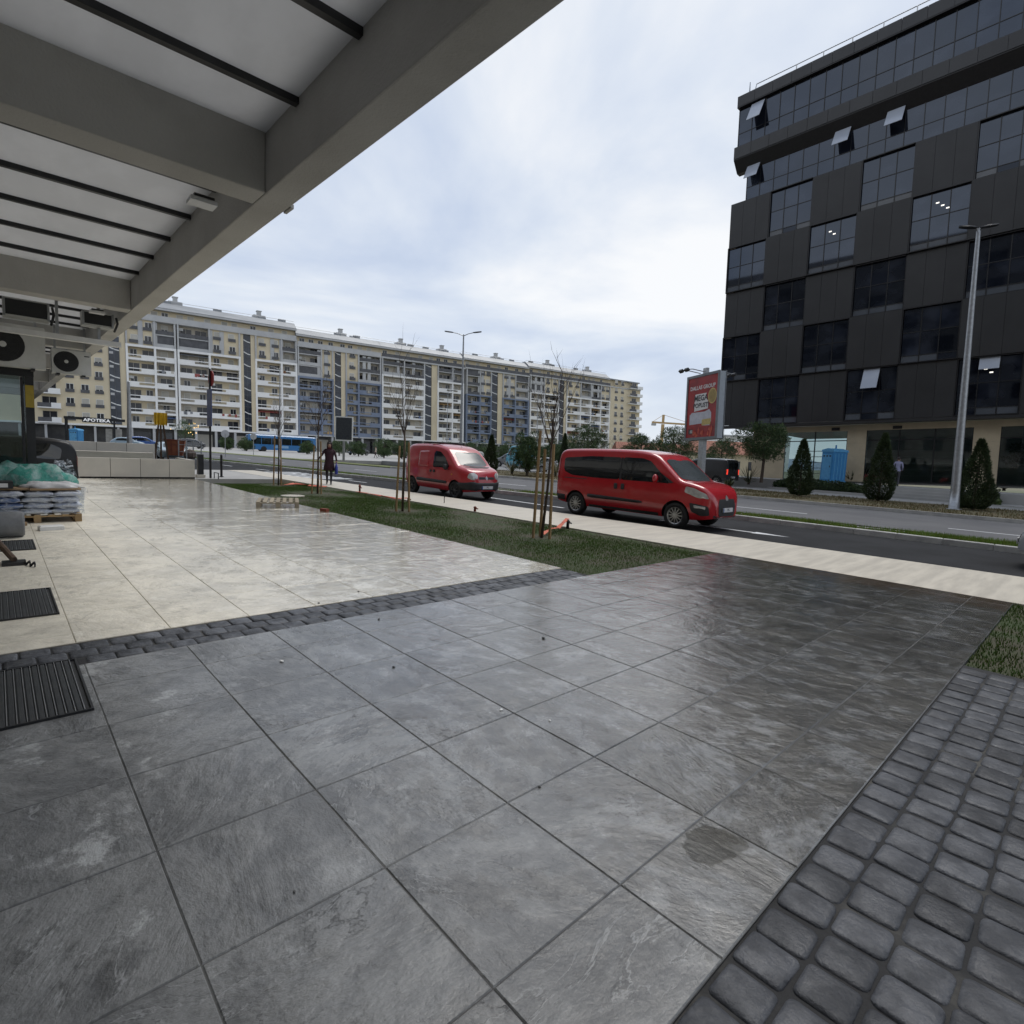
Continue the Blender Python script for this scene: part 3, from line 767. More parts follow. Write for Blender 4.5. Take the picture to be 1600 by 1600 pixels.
# ------------------------------------------------------------------ black office block across the road
BD = Vector((0.9994, 0.0, 0.0328)); BO = Vector((-18.16, 41.9, 8.16))
def panel_mat(name, c, r):
    return pm(name, c, tuple(x * .82 for x in c), rough=r, scale=.5, metal=.1, ovar=.07, bump=.0006, bscale=30)
CLAD = panel_mat('black_cladding', (.033, .0325, .033), .45)
CLADL = panel_mat('band_cladding', (.042, .0415, .042), .45)
FRAMEB = pm('window_frame_black', (.010, .010, .012), (.014, .014, .016), rough=.35)
def office_glass(name, refl):
    m, nt, b = base_mat(name)
    b.inputs['Base Color'].default_value = (.010, .012, .018, 1); b.inputs['Roughness'].default_value = .035
    b.inputs['Specular IOR Level'].default_value = refl; b.inputs['Specular Tint'].default_value = (.66, .78, 1.0, 1)
    oi = nt.nodes.new('ShaderNodeObjectInfo')
    g_ = nt.nodes.new('ShaderNodeNewGeometry')
    n = nd(nt, 'ShaderNodeTexNoise', Vector=VM(nt, 'MULTIPLY', g_.outputs['Position'], (.6, .6, .9)), Scale=1.0, Detail=3.0)
    c = mixc(nt, smooth(nt, n.outputs[0], .42, .68), (.006, .007, .011), (.020, .023, .032))
    hs = nd(nt, 'ShaderNodeHueSaturation', Color=c, Value=M2(nt, 'MULTIPLY_ADD', oi.outputs['Random'], 1.2, .4))
    nt.links.new(hs.outputs[0], b.inputs['Base Color']); return m
OGL = office_glass('office_glass', .5)
OGT = office_glass('office_glass_sky', 1.0)
SPAN = pm('spandrel_glass', (.10, .11, .125), (.085, .095, .11), rough=.12, scale=.6, ovar=.1)
SASH = pm('open_sash_glass', (.42, .45, .5), (.38, .41, .47), rough=.12, scale=1)
LITE = pm('office_light', (.9, .9, .85), (.9, .9, .85), emit=((1, .95, .85), 1.2))
bb = thing('office_building', 'black checkerboard office block with overhanging upper floors', 'building')
frame_from(bb, BO, BD)
C0 = -3.42; CW = 2.935; RZ = [-3.42, -.03, 3.37, 6.73, 10.1, 13.42]; NC = 12
# local: x along facade, +y into the building, z up
MB().box(C0 + .3, C0 + CW * NC, .6, 18, -3.3, 13.3).build('core', FRAMEB, bb)
pcache = {}
def panel(w, h, x, z, y, mat, name='panel', d=.06):
    k = (round(w, 3), round(h, 3), mat.name, round(d, 3))
    if k not in pcache: pcache[k] = MB().box(0, w, 0, d, 0, h).mesh(name, mat)
    return link(name, pcache[k], bb, (x, y, z))
for r in range(5):
    z0, z1 = RZ[r], RZ[r + 1]
    shift = (r % 2 == 0)
    off = [0.0, -.10, 0.02, -.12, .04][r]
    for c in range(NC):
        x0 = C0 + CW * c; win = (c % 2 == 1) if shift else (c % 2 == 0)
        if r == 0 and c == 0: pass
        if not win:
            wp = CW / 3
            for k in range(3): panel(wp - .012, z1 - z0 - .03, x0 + k * wp + .006, z0 + .015, off, CLAD)
        else:
            y = off + .16
            wp = (CW - .12) / 3
            hs_ = (z1 - z0 - .12); hb = .42; h1 = (hs_ - hb) * .5
            fr = MB()
            fr.box(x0, x0 + .06, off + .03, off + .3, z0, z1); fr.box(x0 + CW - .06, x0 + CW, off + .03, off + .3, z0, z1)
            fr.box(x0 + .061, x0 + CW - .061, off - .04, off + .3, z1 - .06, z1); fr.box(x0 + .061, x0 + CW - .061, off - .05, off + .3, z0, z0 + .06)
            fr.build('window_frame', FRAMEB, bb)
            mu = MB()
            for k in (1, 2): mu.box(x0 + .06 + k * wp - .025, x0 + .06 + k * wp + .025, y - .03, y + .03, z0 + .061, z1 - .061)
            for zz_ in (z0 + .06 + hb, z0 + .06 + hb + h1): mu.box(x0 + .061, x0 + CW - .061, y - .026, y + .026, zz_ - .022, zz_ + .022)
            mu.build('mullion', FRAMEB, bb)
            glm = OGT if r >= 3 else OGL
            for k in range(3):
                gx = x0 + .06 + k * wp + .027
                panel(wp - .054, hb - .025, gx, z0 + .063, y, SPAN if rnd.random() < .85 else OGL, 'spandrel_pane', .012)
                for q in range(2): panel(wp - .054, h1 - .048, gx, z0 + .06 + hb + q * h1 + .024, y, glm, 'pane', .012)
            if r == 0 and c == 3:
                o = MB().box(0, wp - .03, -.012, .012, -(h1), 0).build('open_sash', SASH, bb, loc=(x0 + .06 + wp + .015, y - .05, z1 - .08)); o.rotation_euler = (-.42, 0, 0)
            if r == 0 and c == 5:
                o = MB().box(0, wp - .03, -.012, .012, -(h1 * .5), 0).build('open_sash', SASH, bb, loc=(x0 + .06 + wp + .015, y - .05, z1 - .08)); o.rotation_euler = (-.3, 0, 0)
            # lit ceiling fittings seen through the panes
            if (r, c) in ((3, 2), (3, 4), (0, 5)):
                lx = x0 + CW * .42
                for k in range(3 if (r, c) == (3, 4) else 2):
                    MB().box(lx + k * .26, lx + .16 + k * .26, y - .016, y - .004, z1 - .75 - k * .22, z1 - .68 - k * .22).build('ceiling_light', LITE, bb)
# blade corner at the left edge of the checker rows, sloping in at the bottom
mb = MB(); mb.add([(C0 - .002, .061, -3.42), (C0 + 2.3, .061, -3.42 - .0), (C0 + 2.3, 8, -3.42), (C0 - .002, 8, -3.42)], [(0, 1, 2, 3)])
mb.build('soffit', CLAD, bb)
mb = MB().box(C0 + .02, C0 + CW * NC, -.02, .59, -3.62, -3.425); mb.build('base_band', CLAD, bb)
# recessed glass storey
x1 = C0 + CW * NC; xs0 = C0 + .95
MB().box(xs0 + .03, x1, .48, 18, 13.31, 17.3).build('upper_core', FRAMEB, bb)
pw = 1.0
n = int((x1 - xs0) / pw)
for k in range(n):
    xx = xs0 + k * pw
    panel(pw - .05, .98, xx + .025, 13.47, .43, OGT, 'pane', .012); panel(pw - .05, 1.75, xx + .025, 14.50, .43, OGT, 'pane', .012)
    MB().box(xx - .022, xx + .022, .40, .475, 13.45, 16.3).build('mullion', FRAMEB, bb)
MB().box(xs0, x1, .41, .478, 14.452, 14.496).build('transom', FRAMEB, bb)
MB().box(C0 + .2, x1, .2, .425, 13.425, 13.452).build('ledge', CLADL, bb)
# overhanging band, top glass storey and parapet
mb = MB(); ya, yb = -.22, .15
prof = [(.86, 15.75), (.42, 15.76), (ya, 16.5), (ya, 17.42), (yb, 17.44), (.86, 17.44)]
v = [(C0 + .12, y, z) for y, z in prof] + [(x1, y, z) for y, z in prof]; L = len(prof)
mb.add(v, [tuple(range(L - 1, -1, -1)), tuple(range(L, 2 * L))] + [(i, (i + 1) % L, L + (i + 1) % L, L + i) for i in range(L)])
mb.build('band_core', FRAMEB, bb)
for k in range(int((x1 - C0) / 1.3)):
    panel(1.28, .84, C0 + .12 + k * 1.3 + .01, 16.57, ya - .045, CLADL, 'band_panel', .044)
MB().box(C0 + .2, x1, .20, 18, 17.441, 20.35).build('top_core', FRAMEB, bb)
n = int((x1 - C0 - .2) / pw)
for k in range(n):
    xx = C0 + .2 + k * pw
    panel(pw - .05, 1.0, xx + .025, 17.5, .15, OGT, 'pane', .012); panel(pw - .05, 1.72, xx + .025, 18.55, .15, OGT, 'pane', .012)
    MB().box(xx - .022, xx + .022, .11, .195, 17.46, 20.3).build('mullion', FRAMEB, bb)
MB().box(C0 + .2, x1, .125, .198, 18.502, 18.548).build('transom', FRAMEB, bb)
MB().box(C0 + .1, x1, -.10, 18, 20.351, 20.42).build('parapet_lip', FRAMEB, bb)
for k in range(int((x1 - C0) / 1.3)):
    panel(1.28, .74, C0 + .1 + k * 1.3 + .01, 20.421, -.12, CLADL, 'parapet_panel', .05)
MB().box(C0 + .2, x1, -.068, 18, 20.422, 21.1).build('parapet_core', FRAMEB, bb)
# top-hung sashes standing open in the glass storeys
def sash(x, zt, h, y, a=.5):
    o = MB().box(0, pw - .05, -.015, .015, -h, 0).build('open_sash', SASH, bb, loc=(x, y, zt)); o.rotation_euler = (-a, 0, 0)
sash(C0 + .2 + .95, 20.25, 1.65, .08); sash(xs0 + .05, 16.1, 1.4, .36); sash(xs0 + 6.05, 16.2, 1.5, .36); sash(xs0 + 9.05, 16.2, 1.5, .36)
# roof rail
mb = MB(); mb.path([(C0 + 1.4, .1, 21.6), (x1, .1, 21.6)], .03, 6); mb.path([(C0 + 1.4, .1, 21.6), (C0 + 1.3, .1, 21.1)], .03, 6)
mb.build('roof_rail', GALV, bb)
for k in range(12): MB().bar((C0 + 4.2 + k * 1.75, .1, 21.1), (C0 + 4.2 + k * 1.75, .1, 21.6), .06, .05).build('rail_post', WHITEP, bb)
MB().path([(C0 + .8, .3, 21.1), (C0 + .8, .3, 22.1)], [.06, .03], 6).build('lightning_rod', GALV, bb)
# ground floor: stone-clad piers and shop glazing
STONEC = pm('beige_stone_cladding', (.52, .43, .29), (.46, .38, .26), rough=.7, scale=1.2, bump=.003)
gz0, gz1 = -7.45, -3.63
GIN = pm('shop_interior', (.62, .62, .6), (.5, .5, .49), rough=.8, scale=1.1, stretch=(1, 1, 2))
spans = [(-.95, 1.42, 'p'), (1.42, 5.5, 'w'), (5.5, 6.64, 'p'), (6.64, 12.19, 'w'), (12.19, 13.42, 'p'), (13.42, 19.0, 'w'), (19.0, 20.2, 'p'), (20.2, 25.8, 'w'), (25.8, 27, 'p')]
MB().box(-.95, x1, .82, 1.0, -4.02, gz1).build('ground_lintel', STONEC, bb)
MB().box(5.6, x1, 5.0, 5.2, gz0, gz1).build('shop_back_wall', GIN, bb)
MB().box(-.9, x1, 1.01, 4.99, gz0 - .1, gz0).build('shop_floor', PAVE, bb)
for a, b_, k in spans:
    if k == 'p':
        nz = 4
        for q in range(nz):
            h = (-4.021 - gz0) / nz
            MB().box(a + .001, b_ - .001, .82, 1.0, gz0 + q * h + .004, gz0 + (q + 1) * h - .004).build('pier_stone', STONEC, bb)
        MB().box(a + .02, b_ - .02, .84, .99, gz0, -4.025).build('pier_core', GROUTB, bb)
    else:
        m_ = max(2, round((b_ - a) / 1.85)); w_ = (b_ - a) / m_
        fr = MB()
        for q in range(m_ + 1): fr.box(a + q * w_ - .03, a + q * w_ + .03, .84, .93, gz0, -4.021)
        fr.box(a + .031, b_ - .031, .845, .925, -4.7, -4.64); fr.box(a + .031, b_ - .031, .845, .925, gz0, gz0 + .08)
        fr.build('shop_frame', DARKM, bb)
        for q in range(m_):
            MB().box(a + q * w_ + .031, a + (q + 1) * w_ - .031, .88, .89, gz0 + .081, -4.701).build('shop_pane', MATS['clear_glass'], bb)
            MB().box(a + q * w_ + .031, a + (q + 1) * w_ - .031, .88, .89, -4.639, -4.022).build('shop_pane', MATS['clear_glass'], bb)
        # shelves inside
        sh = MB()
        for q in range(5): sh.box(a + .6, b_ - .8, 3.2, 3.6, gz0 + .5 + q * .42, gz0 + .53 + q * .42)
        sh.build('shop_shelf', WHITEP, bb)
for x in (4.5, 8.1): MB().box(x, x + .5, .78, .819, -3.98, -3.78).build('vent', BLACKP, bb)

# podium, steps, planters in front
pz = .80
pod = struct(MB().box(-19.5, 20, 38.6, 43.2, .0, pz).build('podium', PAVE))
for k in range(4):
    struct(MB().box(-9.6, -5.6, 38.6 - .32 * (4 - k), 38.599 - .32 * (3 - k), .0, pz * (k + 1) / 5).build('step', PAVE))

# ------------------------------------------------------------------ long apartment block
AD = Vector((0.1206, 0.9925, 0.0110)); AO = Vector((-146.09, 25.13, 13.29))
YEL = pm('yellow_render', (.70, .60, .42), (.64, .55, .39), rough=.9, scale=.25)
WBAL = pm('white_render', (.88, .87, .84), (.82, .81, .79), rough=.85, scale=.4)
BBAL = pm('blue_grey_render', (.21, .25, .33), (.18, .215, .29), rough=.85, scale=.4)
GFR = pm('grey_render', (.50, .50, .49), (.44, .44, .44), rough=.85, scale=.4)
BWALL = pm('loggia_wall', (.60, .545, .45), (.53, .48, .40), rough=.9, scale=.3)
ROOFM = pm('metal_roof', (.30, .31, .32), (.25, .26, .27), rough=.5, metal=.3, scale=.3, stretch=(1, 1, 4))
APGL = pm('apartment_glass', (.02, .022, .027), (.05, .05, .055), rough=.1, scale=.7, ovar=.3)
SHUT = pm('roller_shutter', (.50, .47, .41), (.44, .42, .37), rough=.8, scale=.8, ovar=.15)
RAILG = pm('railing_dark', (.10, .10, .105), (.07, .07, .075), rough=.5, scale=1)
SHOP0 = pm('shop_dark', (.03, .03, .033), (.07, .068, .065), rough=.3, scale=.5)
CURT = pm('stair_glass', (.045, .055, .075), (.025, .03, .04), rough=.1, scale=.5)
def wmesh(kind):
    mb = MB()
    w, h = 1.15, 1.45
    if kind == 'shut': mb.box(-w / 2, w / 2, -.05, 0, 0, h, 1)
    elif kind == 'half':
        mb.box(-w / 2, w / 2, -.05, 0, h * .45, h, 1); mb.box(-w / 2, w / 2, -.02, 0, 0, h * .448, 0)
    else: mb.box(-w / 2, w / 2, -.02, 0, 0, h, 0)
    for a in (-w / 2 - .07, w / 2): mb.box(a, a + .07, -.07, 0, -.05, h + .07, 2)
    mb.box(-w / 2, w / 2, -.07, 0, h, h + .07, 2)
    if kind != 'shut': mb.box(-.04, .04, -.06, -.021, 0, h * (.45 if kind == 'half' else 1), 2)
    return mb.mesh('window', [APGL, SHUT, WHITEP])
WM = {k: wmesh(k) for k in ('shut', 'half', 'open')}
def dmesh():
    mb = MB(); mb.box(-1.1, 1.1, -.03, 0, 0, 2.15, 0); 
    for a in (-1.17, -.04, 1.1): mb.box(a, a + .07, -.06, 0, 0, 2.2, 1)
    return mb.mesh('balcony_door', [APGL, SHUT])
DM = dmesh()
AWN = [pm('awning_cream', (.62, .58, .5)), pm('awning_grey', (.25, .26, .28)), pm('awning_ochre', (.45, .28, .12)), pm('laundry_red', (.35, .08, .07)), pm('laundry_blue', (.12, .18, .34))]
SH = 2.9; V0 = -9.35
def put(me, name, par, x, y, z): return link(name, me, par, (x, y, z))
def section(label, bays, stairs, strips, frame_rows, cm, s0, s1, topz=13.75):
    t = thing('apartment_building', label, 'building', group='sections of the long apartment block'); frame_from(t, AO, AD)
    r = random.Random(int(s0 * 10) + 5)
    LG = 1.5
    # main back wall (loggia back), ground floor, end walls
    MB().box(s0, s1, LG, 14, V0, topz + .2).build('wall', BWALL, t)
    MB().box(s0 + .05, s1 - .05, 2.4, 13.9, -13.6, V0 - .001).build('shop_floor', SHOP0, t)
    x = s0 + .6
    while x < s1 - 1:
        MB().box(x - .25, x + .25, .05, .6, -13.6, V0 - .301).build('ground_column', GFR, t)
        MB().box(x + .5, min(x + 3.6, s1 - .3), 2.3, 2.39, -13.4, -10.4).build('shop_window', APGL if r.random() < .7 else SHUT, t); x += 4.1
    MB().box(s0, s1, -.12, LG - .001, V0 - .3, V0).build('canopy_slab', WBAL if cm is WBAL else GFR, t)
    nrow = 8
    # bays
    for (a, b_, kind) in bays:
        for k in range(nrow):
            z = V0 + SH * k; colr = k < frame_rows; m = cm if colr else GFR
            if k > 0 and not (kind == 'win' and not colr): MB().box(a, b_, .0, LG - .002, z - .12, z + .10).build('floor_slab', m, t)
            w = b_ - a
            flush = kind == 'win' and not colr
            yb_ = LG if not flush else .25
            if flush: MB().box(a, b_, .26, LG - .003, z + .001, z + SH - .001).build('wall_panel', YEL, t)
            if kind == 'win' and colr: MB().box(a + .01, b_ - .01, LG - .06, LG - .003, z + .101, z + SH - .121).build('wall_panel', YEL, t)
            nwin = max(1, round(w / 2.6))
            for q in range(nwin):
                cx = a + w * (q + .5) / nwin + r.uniform(-.2, .2)
                kd = r.choice(['shut', 'half', 'open', 'open', 'shut'])
                if r.random() < .35 and not flush: put(DM, 'balcony_door', t, cx, yb_ - .062, z + .11)
                else: put(WM[kd], 'window', t, cx, yb_ - (.062 if not flush else .0), z + .85)
            if r.random() < .16 and not flush: MB().box(a + .3, a + 1.15, LG - .40, LG - .064, z + 1.75, z + 2.35).build('air_conditioner', WHITEP, t)
            if r.random() < .10 and colr: MB().add([(a + .2, LG - .1, z + 2.6), (b_ - .2, LG - .1, z + 2.6), (b_ - .2, .05, z + 2.05), (a + .2, .05, z + 2.05), (a + .2, LG - .1, z + 2.57), (b_ - .2, LG - .1, z + 2.57), (b_ - .2, .05, z + 2.02), (a + .2, .05, z + 2.02)], [(0, 1, 2, 3), (7, 6, 5, 4), (3, 2, 6, 7)]).build('awning', r.choice(AWN), t)
            if r.random() < .16 and colr:
                for q in range(r.randint(2, 4)): xq = a + w * r.uniform(.15, .85); MB().box(xq - .25, xq + .25, -.14, -.11, z + .35 + r.uniform(-.1, .2), z + 1.0).build('laundry', r.choice(AWN), t)
            # parapet with an open slot, or a light railing in the upper rows
            if colr:
                sw = w * r.uniform(.32, .55); left = r.random() < .5
                sx0 = a + (.25 if left else w - sw - .25); sx1 = sx0 + sw
                mb = MB()
                mb.box(a, sx0, -.10, .05, z - .13, z + 1.02); mb.box(sx1, b_, -.10, .05, z - .13, z + 1.02)
                mb.box(sx0, sx1, -.10, .05, z - .13, z + .32); mb.box(sx0, sx1, -.10, .05, z + .84, z + 1.02)
                mb.build('parapet', cm, t)
            elif not flush:
                mb = MB(); mb.box(a + .15, b_ - .15, -.02, .0, z + .18, z + .98); mb.build('railing', RAILG if r.random() < .6 else GFR, t)
                if r.random() < .18: MB().box(a + .3, b_ - .3, .2, .24, z + 1.0, z + SH - .15).build('blind', RAILG, t)
            else:
                for q in range(nwin):
                    cx = a + w * (q + .5) / nwin; MB().box(cx - .8, cx + .8, -.02, .0, z + .55, z + 1.25).build('railing', RAILG, t)
        # frame posts either side and head beam
    ed = sorted(set([round(q, 2) for bb_ in bays for q in bb_[:2]]))
    for q in ed:
        zt = V0 + SH * frame_rows + .1
        MB().box(q - .2, q + .2, -.16, LG - .004, V0 - .29, zt).build('column', cm, t)
        MB().box(q - .17, q + .17, -.14, LG - .004, zt + .001, topz).build('column', GFR, t)
    groups = []
    for (a, b_, k) in bays:
        if groups and abs(groups[-1][1] - a) < .3: groups[-1][1] = b_
        else: groups.append([a, b_])
    for a, b_ in groups:
        zt = V0 + SH * frame_rows + .1
        if frame_rows < 8: MB().box(a - .2, b_ + .2, -.18, .4, zt - .35, zt + .12).build('frame_head', cm, t)
        # slim vertical screens in upper rows
        for q in range(2):
            xq = a + (b_ - a) * r.uniform(.15, .85); MB().box(xq - .45, xq + .45, .1, .16, V0 + SH * frame_rows + .13, topz - .2).build('screen', GFR, t)
    MB().box(s0, s1, -.22, LG + .3, topz, topz + .42).build('head_beam', GFR if frame_rows < 8 else WBAL, t)
    for (a, b_) in strips:
        MB().box(a, b_, .2, LG - .005, V0 + .001, topz - .001).build('render_strip', YEL, t)
    for (a, b_) in stairs:
        MB().box(a, b_, .45, LG - .005, V0 + .001, topz - .001).build('stair_glazing', CURT, t)
        for k in range(9):
            MB().box(a - .02, b_ + .02, .40, .449, V0 + SH * k * .98 - .04 + .3, V0 + SH * k * .98 + .04 + .3).build('stair_transom', RAILG, t)
            if k < 8:
                z = V0 + SH * k * .98 + 1.2
                mb = MB(); mb.bar((a + .1, .42, z + .75), (a + (b_ - a) * .55, .42, z + .35), .04, .22); mb.bar((a + (b_ - a) * .55, .42, z + .35), (b_ - .05, .42, z + .2), .04, .22)
                mb.build('stair_flight', WHITEP, t)
        MB().box((a + b_) / 2 - .03, (a + b_) / 2 + .03, .41, .448, V0, topz - .002).build('stair_mullion', RAILG, t)
    # set-back top storey, its railing, the sloping metal roof
    MB().box(s0, s1, 1.6, 12.4, topz + .421, topz + 2.8).build('penthouse_wall', YEL, t)
    x = s0 + 1.6
    while x < s1 - 1.4:
        kd = r.choice(['shut', 'half', 'open', 'open']); o = put(WM[kd], 'window', t, x, 1.6, topz + .95)
        x += r.uniform(2.0, 4.2)
    MB().box(s0 + .1, s1 - .1, .0, .03, topz + .43, topz + 1.35).build('roof_railing', GFR if r.random() < .5 else RAILG, t)
    mb = MB(); zr = topz + 2.8
    pr = [(.7, zr), (.55, zr + .5), (2.6, zr + 2.1), (12.6, zr + 2.1), (13.2, zr)]
    v = [(s0 - .1, y, z) for y, z in pr] + [(s1 + .1, y, z) for y, z in pr]; L = len(pr)
    mb.add(v, [tuple(range(L - 1, -1, -1)), tuple(range(L, 2 * L))] + [(i, (i + 1) % L, L + (i + 1) % L, L + i) for i in range(L)])
    rf = mb.build('roof', ROOFM, t)
    MB().box(s0 - .1, s1 + .1, .45, .69, zr - .05, zr + .35).build('gutter', GFR, rf)
    n = max(1, int((s1 - s0) / 13))
    for k in range(n):
        cx = s0 + (s1 - s0) * (k + .55) / n
        mb = MB().box(cx - 1.4, cx + 1.4, 3, 5, zr + 2.1, zr + 2.9); mb.box(cx - .45, cx + .45, 3.3, 4.3, zr + 2.9, zr + 3.9); mb.box(cx - .6, cx + .6, 3.2, 4.4, zr + 3.9, zr + 4.05)
        mb.build('chimney', GFR, rf)
    for k in range(int((s1 - s0) / 7)):
        cx = r.uniform(s0 + 1, s1 - 1)
        MB().box(cx - .9, cx + .9, 2.7, 3.2, zr + 2.1, zr + 2.1 + r.uniform(.3, .7)).build('roof_unit', ROOFM, rf)
    mb = MB(); mb.path([(s0, 2.7, zr + 2.6), (s1, 2.7, zr + 2.6)], .05, 5); mb.build('roof_rail', GALV, rf)
    return t
section('white balcony section between the yellow gable wing and the blue-grey balconies', [(-3.5, 1.66, 'win'), (1.66, 5.5, 'log'), (6.1, 12.35, 'log'), (12.35, 18.7, 'win'), (22.3, 28.2, 'win'), (28.2, 31.7, 'log')],
        [(19.55, 21.2)], [(18.9, 19.55), (21.2, 22.1)], 6, WBAL, -3.7, 31.9, 13.75)
section('blue-grey balcony section next to the first white one, above the blue bus', [(32.2, 38.0, 'log'), (38.0, 40.9, 'win'), (44.5, 47.9, 'win'), (47.9, 54.1, 'log')],
        [(41.5, 43.2)], [(41.1, 41.5), (43.2, 44.3)], 5, BBAL, 31.95, 54.35, 12.6)
section('white balcony section between the two blue-grey sections', [(54.7, 61.2, 'log'), (61.2, 67.5, 'log'), (72.0, 76.9, 'log'), (76.9, 80.6, 'log')],
        [(67.8, 70.0)], [(70.0, 71.8)], 6, WBAL, 54.4, 81.2, 12.6)
section('blue-grey balcony section further along, next to the tall street lamp', [(81.9, 86.7, 'log'), (86.7, 90.8, 'win'), (95.4, 100.3, 'win'), (100.3, 105.6, 'log')],
        [(91.1, 93.5)], [(93.5, 95.2)], 5, BBAL, 81.25, 106.0, 12.9)
section('white balcony section ending at the far corner of the block', [(106.5, 112.4, 'log'), (112.4, 118.7, 'win'), (122.6, 129, 'win'), (129, 134, 'log'), (134, 139, 'log'), (139, 143.5, 'win')],
        [(119.2, 121.4)], [(121.4, 122.3)], 6, WBAL, 106.05, 143.8, 13.4)
# plain yellow gable wings at both ends
def wing(label, s0, s1, cols, topz, stair=None, balc=None):
    t = thing('apartment_building', label, 'building', group='sections of the long apartment block'); frame_from(t, AO, AD); r = random.Random(3)
    MB().box(s0, s1, .2, 14, V0, topz).build('wall', YEL, t)
    MB().box(s0, s1, 2.2, 13.9, -13.6, V0 - .001).build('shop_floor', SHOP0, t)
    MB().box(s0 - .3, s1, -.6, 2.19, V0 - .35, V0 - .002).build('canopy_slab', WBAL, t)
    x = s0 + .5
    while x < s1: MB().box(x - .2, x + .2, -.3, .1, -13.6, V0 - .351).build('ground_column', GFR, t); x += 4.0
    for k in range(9):
        z = V0 + SH * k
        for c in cols:
            put(WM[r.choice(['shut', 'half', 'open', 'open'])], 'window', t, c, .2, z + .85)
            MB().box(c - .75, c + .75, .0, .02, z + .6, z + 1.25).build('railing', RAILG, t)
        if balc:
            MB().box(balc[0], balc[1], -1.2, .199, z - .1, z + .1).build('balcony_slab', WBAL, t)
            mid = balc[0] + (balc[1] - balc[0]) * r.uniform(.45, .6)
            MB().box(mid, balc[1], -1.2, -1.08, z + .101, z + 1.0).build('parapet', WBAL, t)
            MB().box(balc[0] + .02, mid - .01, -1.16, -1.13, z + .101, z + .95).build('railing', RAILG, t)
            put(DM, 'balcony_door', t, (balc[0] + balc[1]) / 2, .19, z + .12)
    if stair:
        a, b_ = stair
        MB().box(a, b_, .05, .199, V0 + .2, topz - .6).build('stair_glazing', CURT, t)
        for k in range(9):
            z = V0 + SH * k + 1.2
            mb = MB(); mb.bar((a + .1, .02, z + .75), (a + (b_ - a) * .55, .02, z + .35), .04, .22); mb.bar((a + (b_ - a) * .55, .02, z + .35), (b_ - .05, .02, z + .2), .04, .22)
            mb.build('stair_flight', WHITEP, t)
            MB().box(a + .1, a + .8, .0, .049, z - .6, z - .1).build('stair_pane', GFR, t)
        MB().box((a + b_) / 2 - .03, (a + b_) / 2 + .03, .0, .048, V0 + .2, topz - .6).build('stair_mullion', RAILG, t)
    MB().box(s0 - .1, s1 + .02, .0, 14, topz + .001, topz + .4).build('eaves', GFR, t)
    MB().box(s0, s1, 1.6, 12.4, topz + .401, topz + 2.9).build('penthouse_wall', YEL, t)
    mb = MB().box(s0 - .2, s1 + .02, .6, 13, topz + 2.901, topz + 3.3); mb.build('roof', ROOFM, t)
    return t
wing('plain yellow end wing with white balconies above the pharmacy', -30, -3.75, [-13.4, -10.9, -8.5], 16.5, (-6.7, -4.8), (-18.6, -14.9))
wing('plain yellow far end wing with stacked grey balconies', 143.9, 160.3, [147, 150.3], 13.4, None, (153.2, 160.2))
# ================================================================== vehicles
def paint(name, c): return pm(name, c, tuple(x * .92 for x in c), rough=.25, scale=1.5, coat=.8, spec=.5)
RED = paint('red_paint', (.47, .012, .020)); RED2 = paint('faded_red_paint', (.45, .028, .038))
DGREY = paint('dark_grey_paint', (.035, .036, .04)); MGREY = paint('grey_paint', (.11, .112, .12)); BLK = pm('black_paint', (.010, .010, .011), (.013, .013, .014), rough=.45, coat=.15, spec=.3)
TURQ = paint('turquoise_paint', (.05, .36, .50)); BLUEC = paint('blue_paint', (.03, .10, .33)); PALEB = paint('pale_blue_paint', (.36, .46, .52)); SILV = paint('silver_paint', (.42, .43, .44)); BUSB = paint('bus_blue_paint', (.035, .17, .40))
TYRE = pm('tyre_rubber', (.014, .014, .014), (.022, .022, .022), rough=.75)
RIM = pm('alloy_rim', (.55, .55, .54), (.48, .48, .47), rough=.3, metal=.8)
STEELW = pm('steel_wheel', (.07, .07, .072), (.05, .05, .052), rough=.5)
CGLASS = pm('car_glass', (.010, .012, .013), (.016, .018, .02), rough=.03, spec=.8)
WGLASS = pm('windscreen_glass', (.07, .08, .085), (.05, .06, .062), rough=.16, spec=.6, scale=1.1)
LENS = pm('headlight_lens', (.62, .62, .6), (.45, .45, .44), rough=.12, scale=9, metal=.3)
TAIL = pm('tail_lamp', (.28, .008, .008), (.2, .006, .006), rough=.15)
TAILON = pm('tail_lamp_lit', (.5, .02, .02), (.5, .02, .02), rough=.2, emit=((1, .06, .03), .9))
AMBER = pm('amber_lamp', (.6, .22, .02), (.5, .18, .02), rough=.2)
PLATE = pm('plate_white', (.72, .72, .72), (.66, .66, .66), rough=.4)
TRIM = pm('black_trim', (.022, .022, .024), (.03, .03, .032), rough=.6)
PLTX = pm('plate_text', (.03, .03, .035), rough=.5)

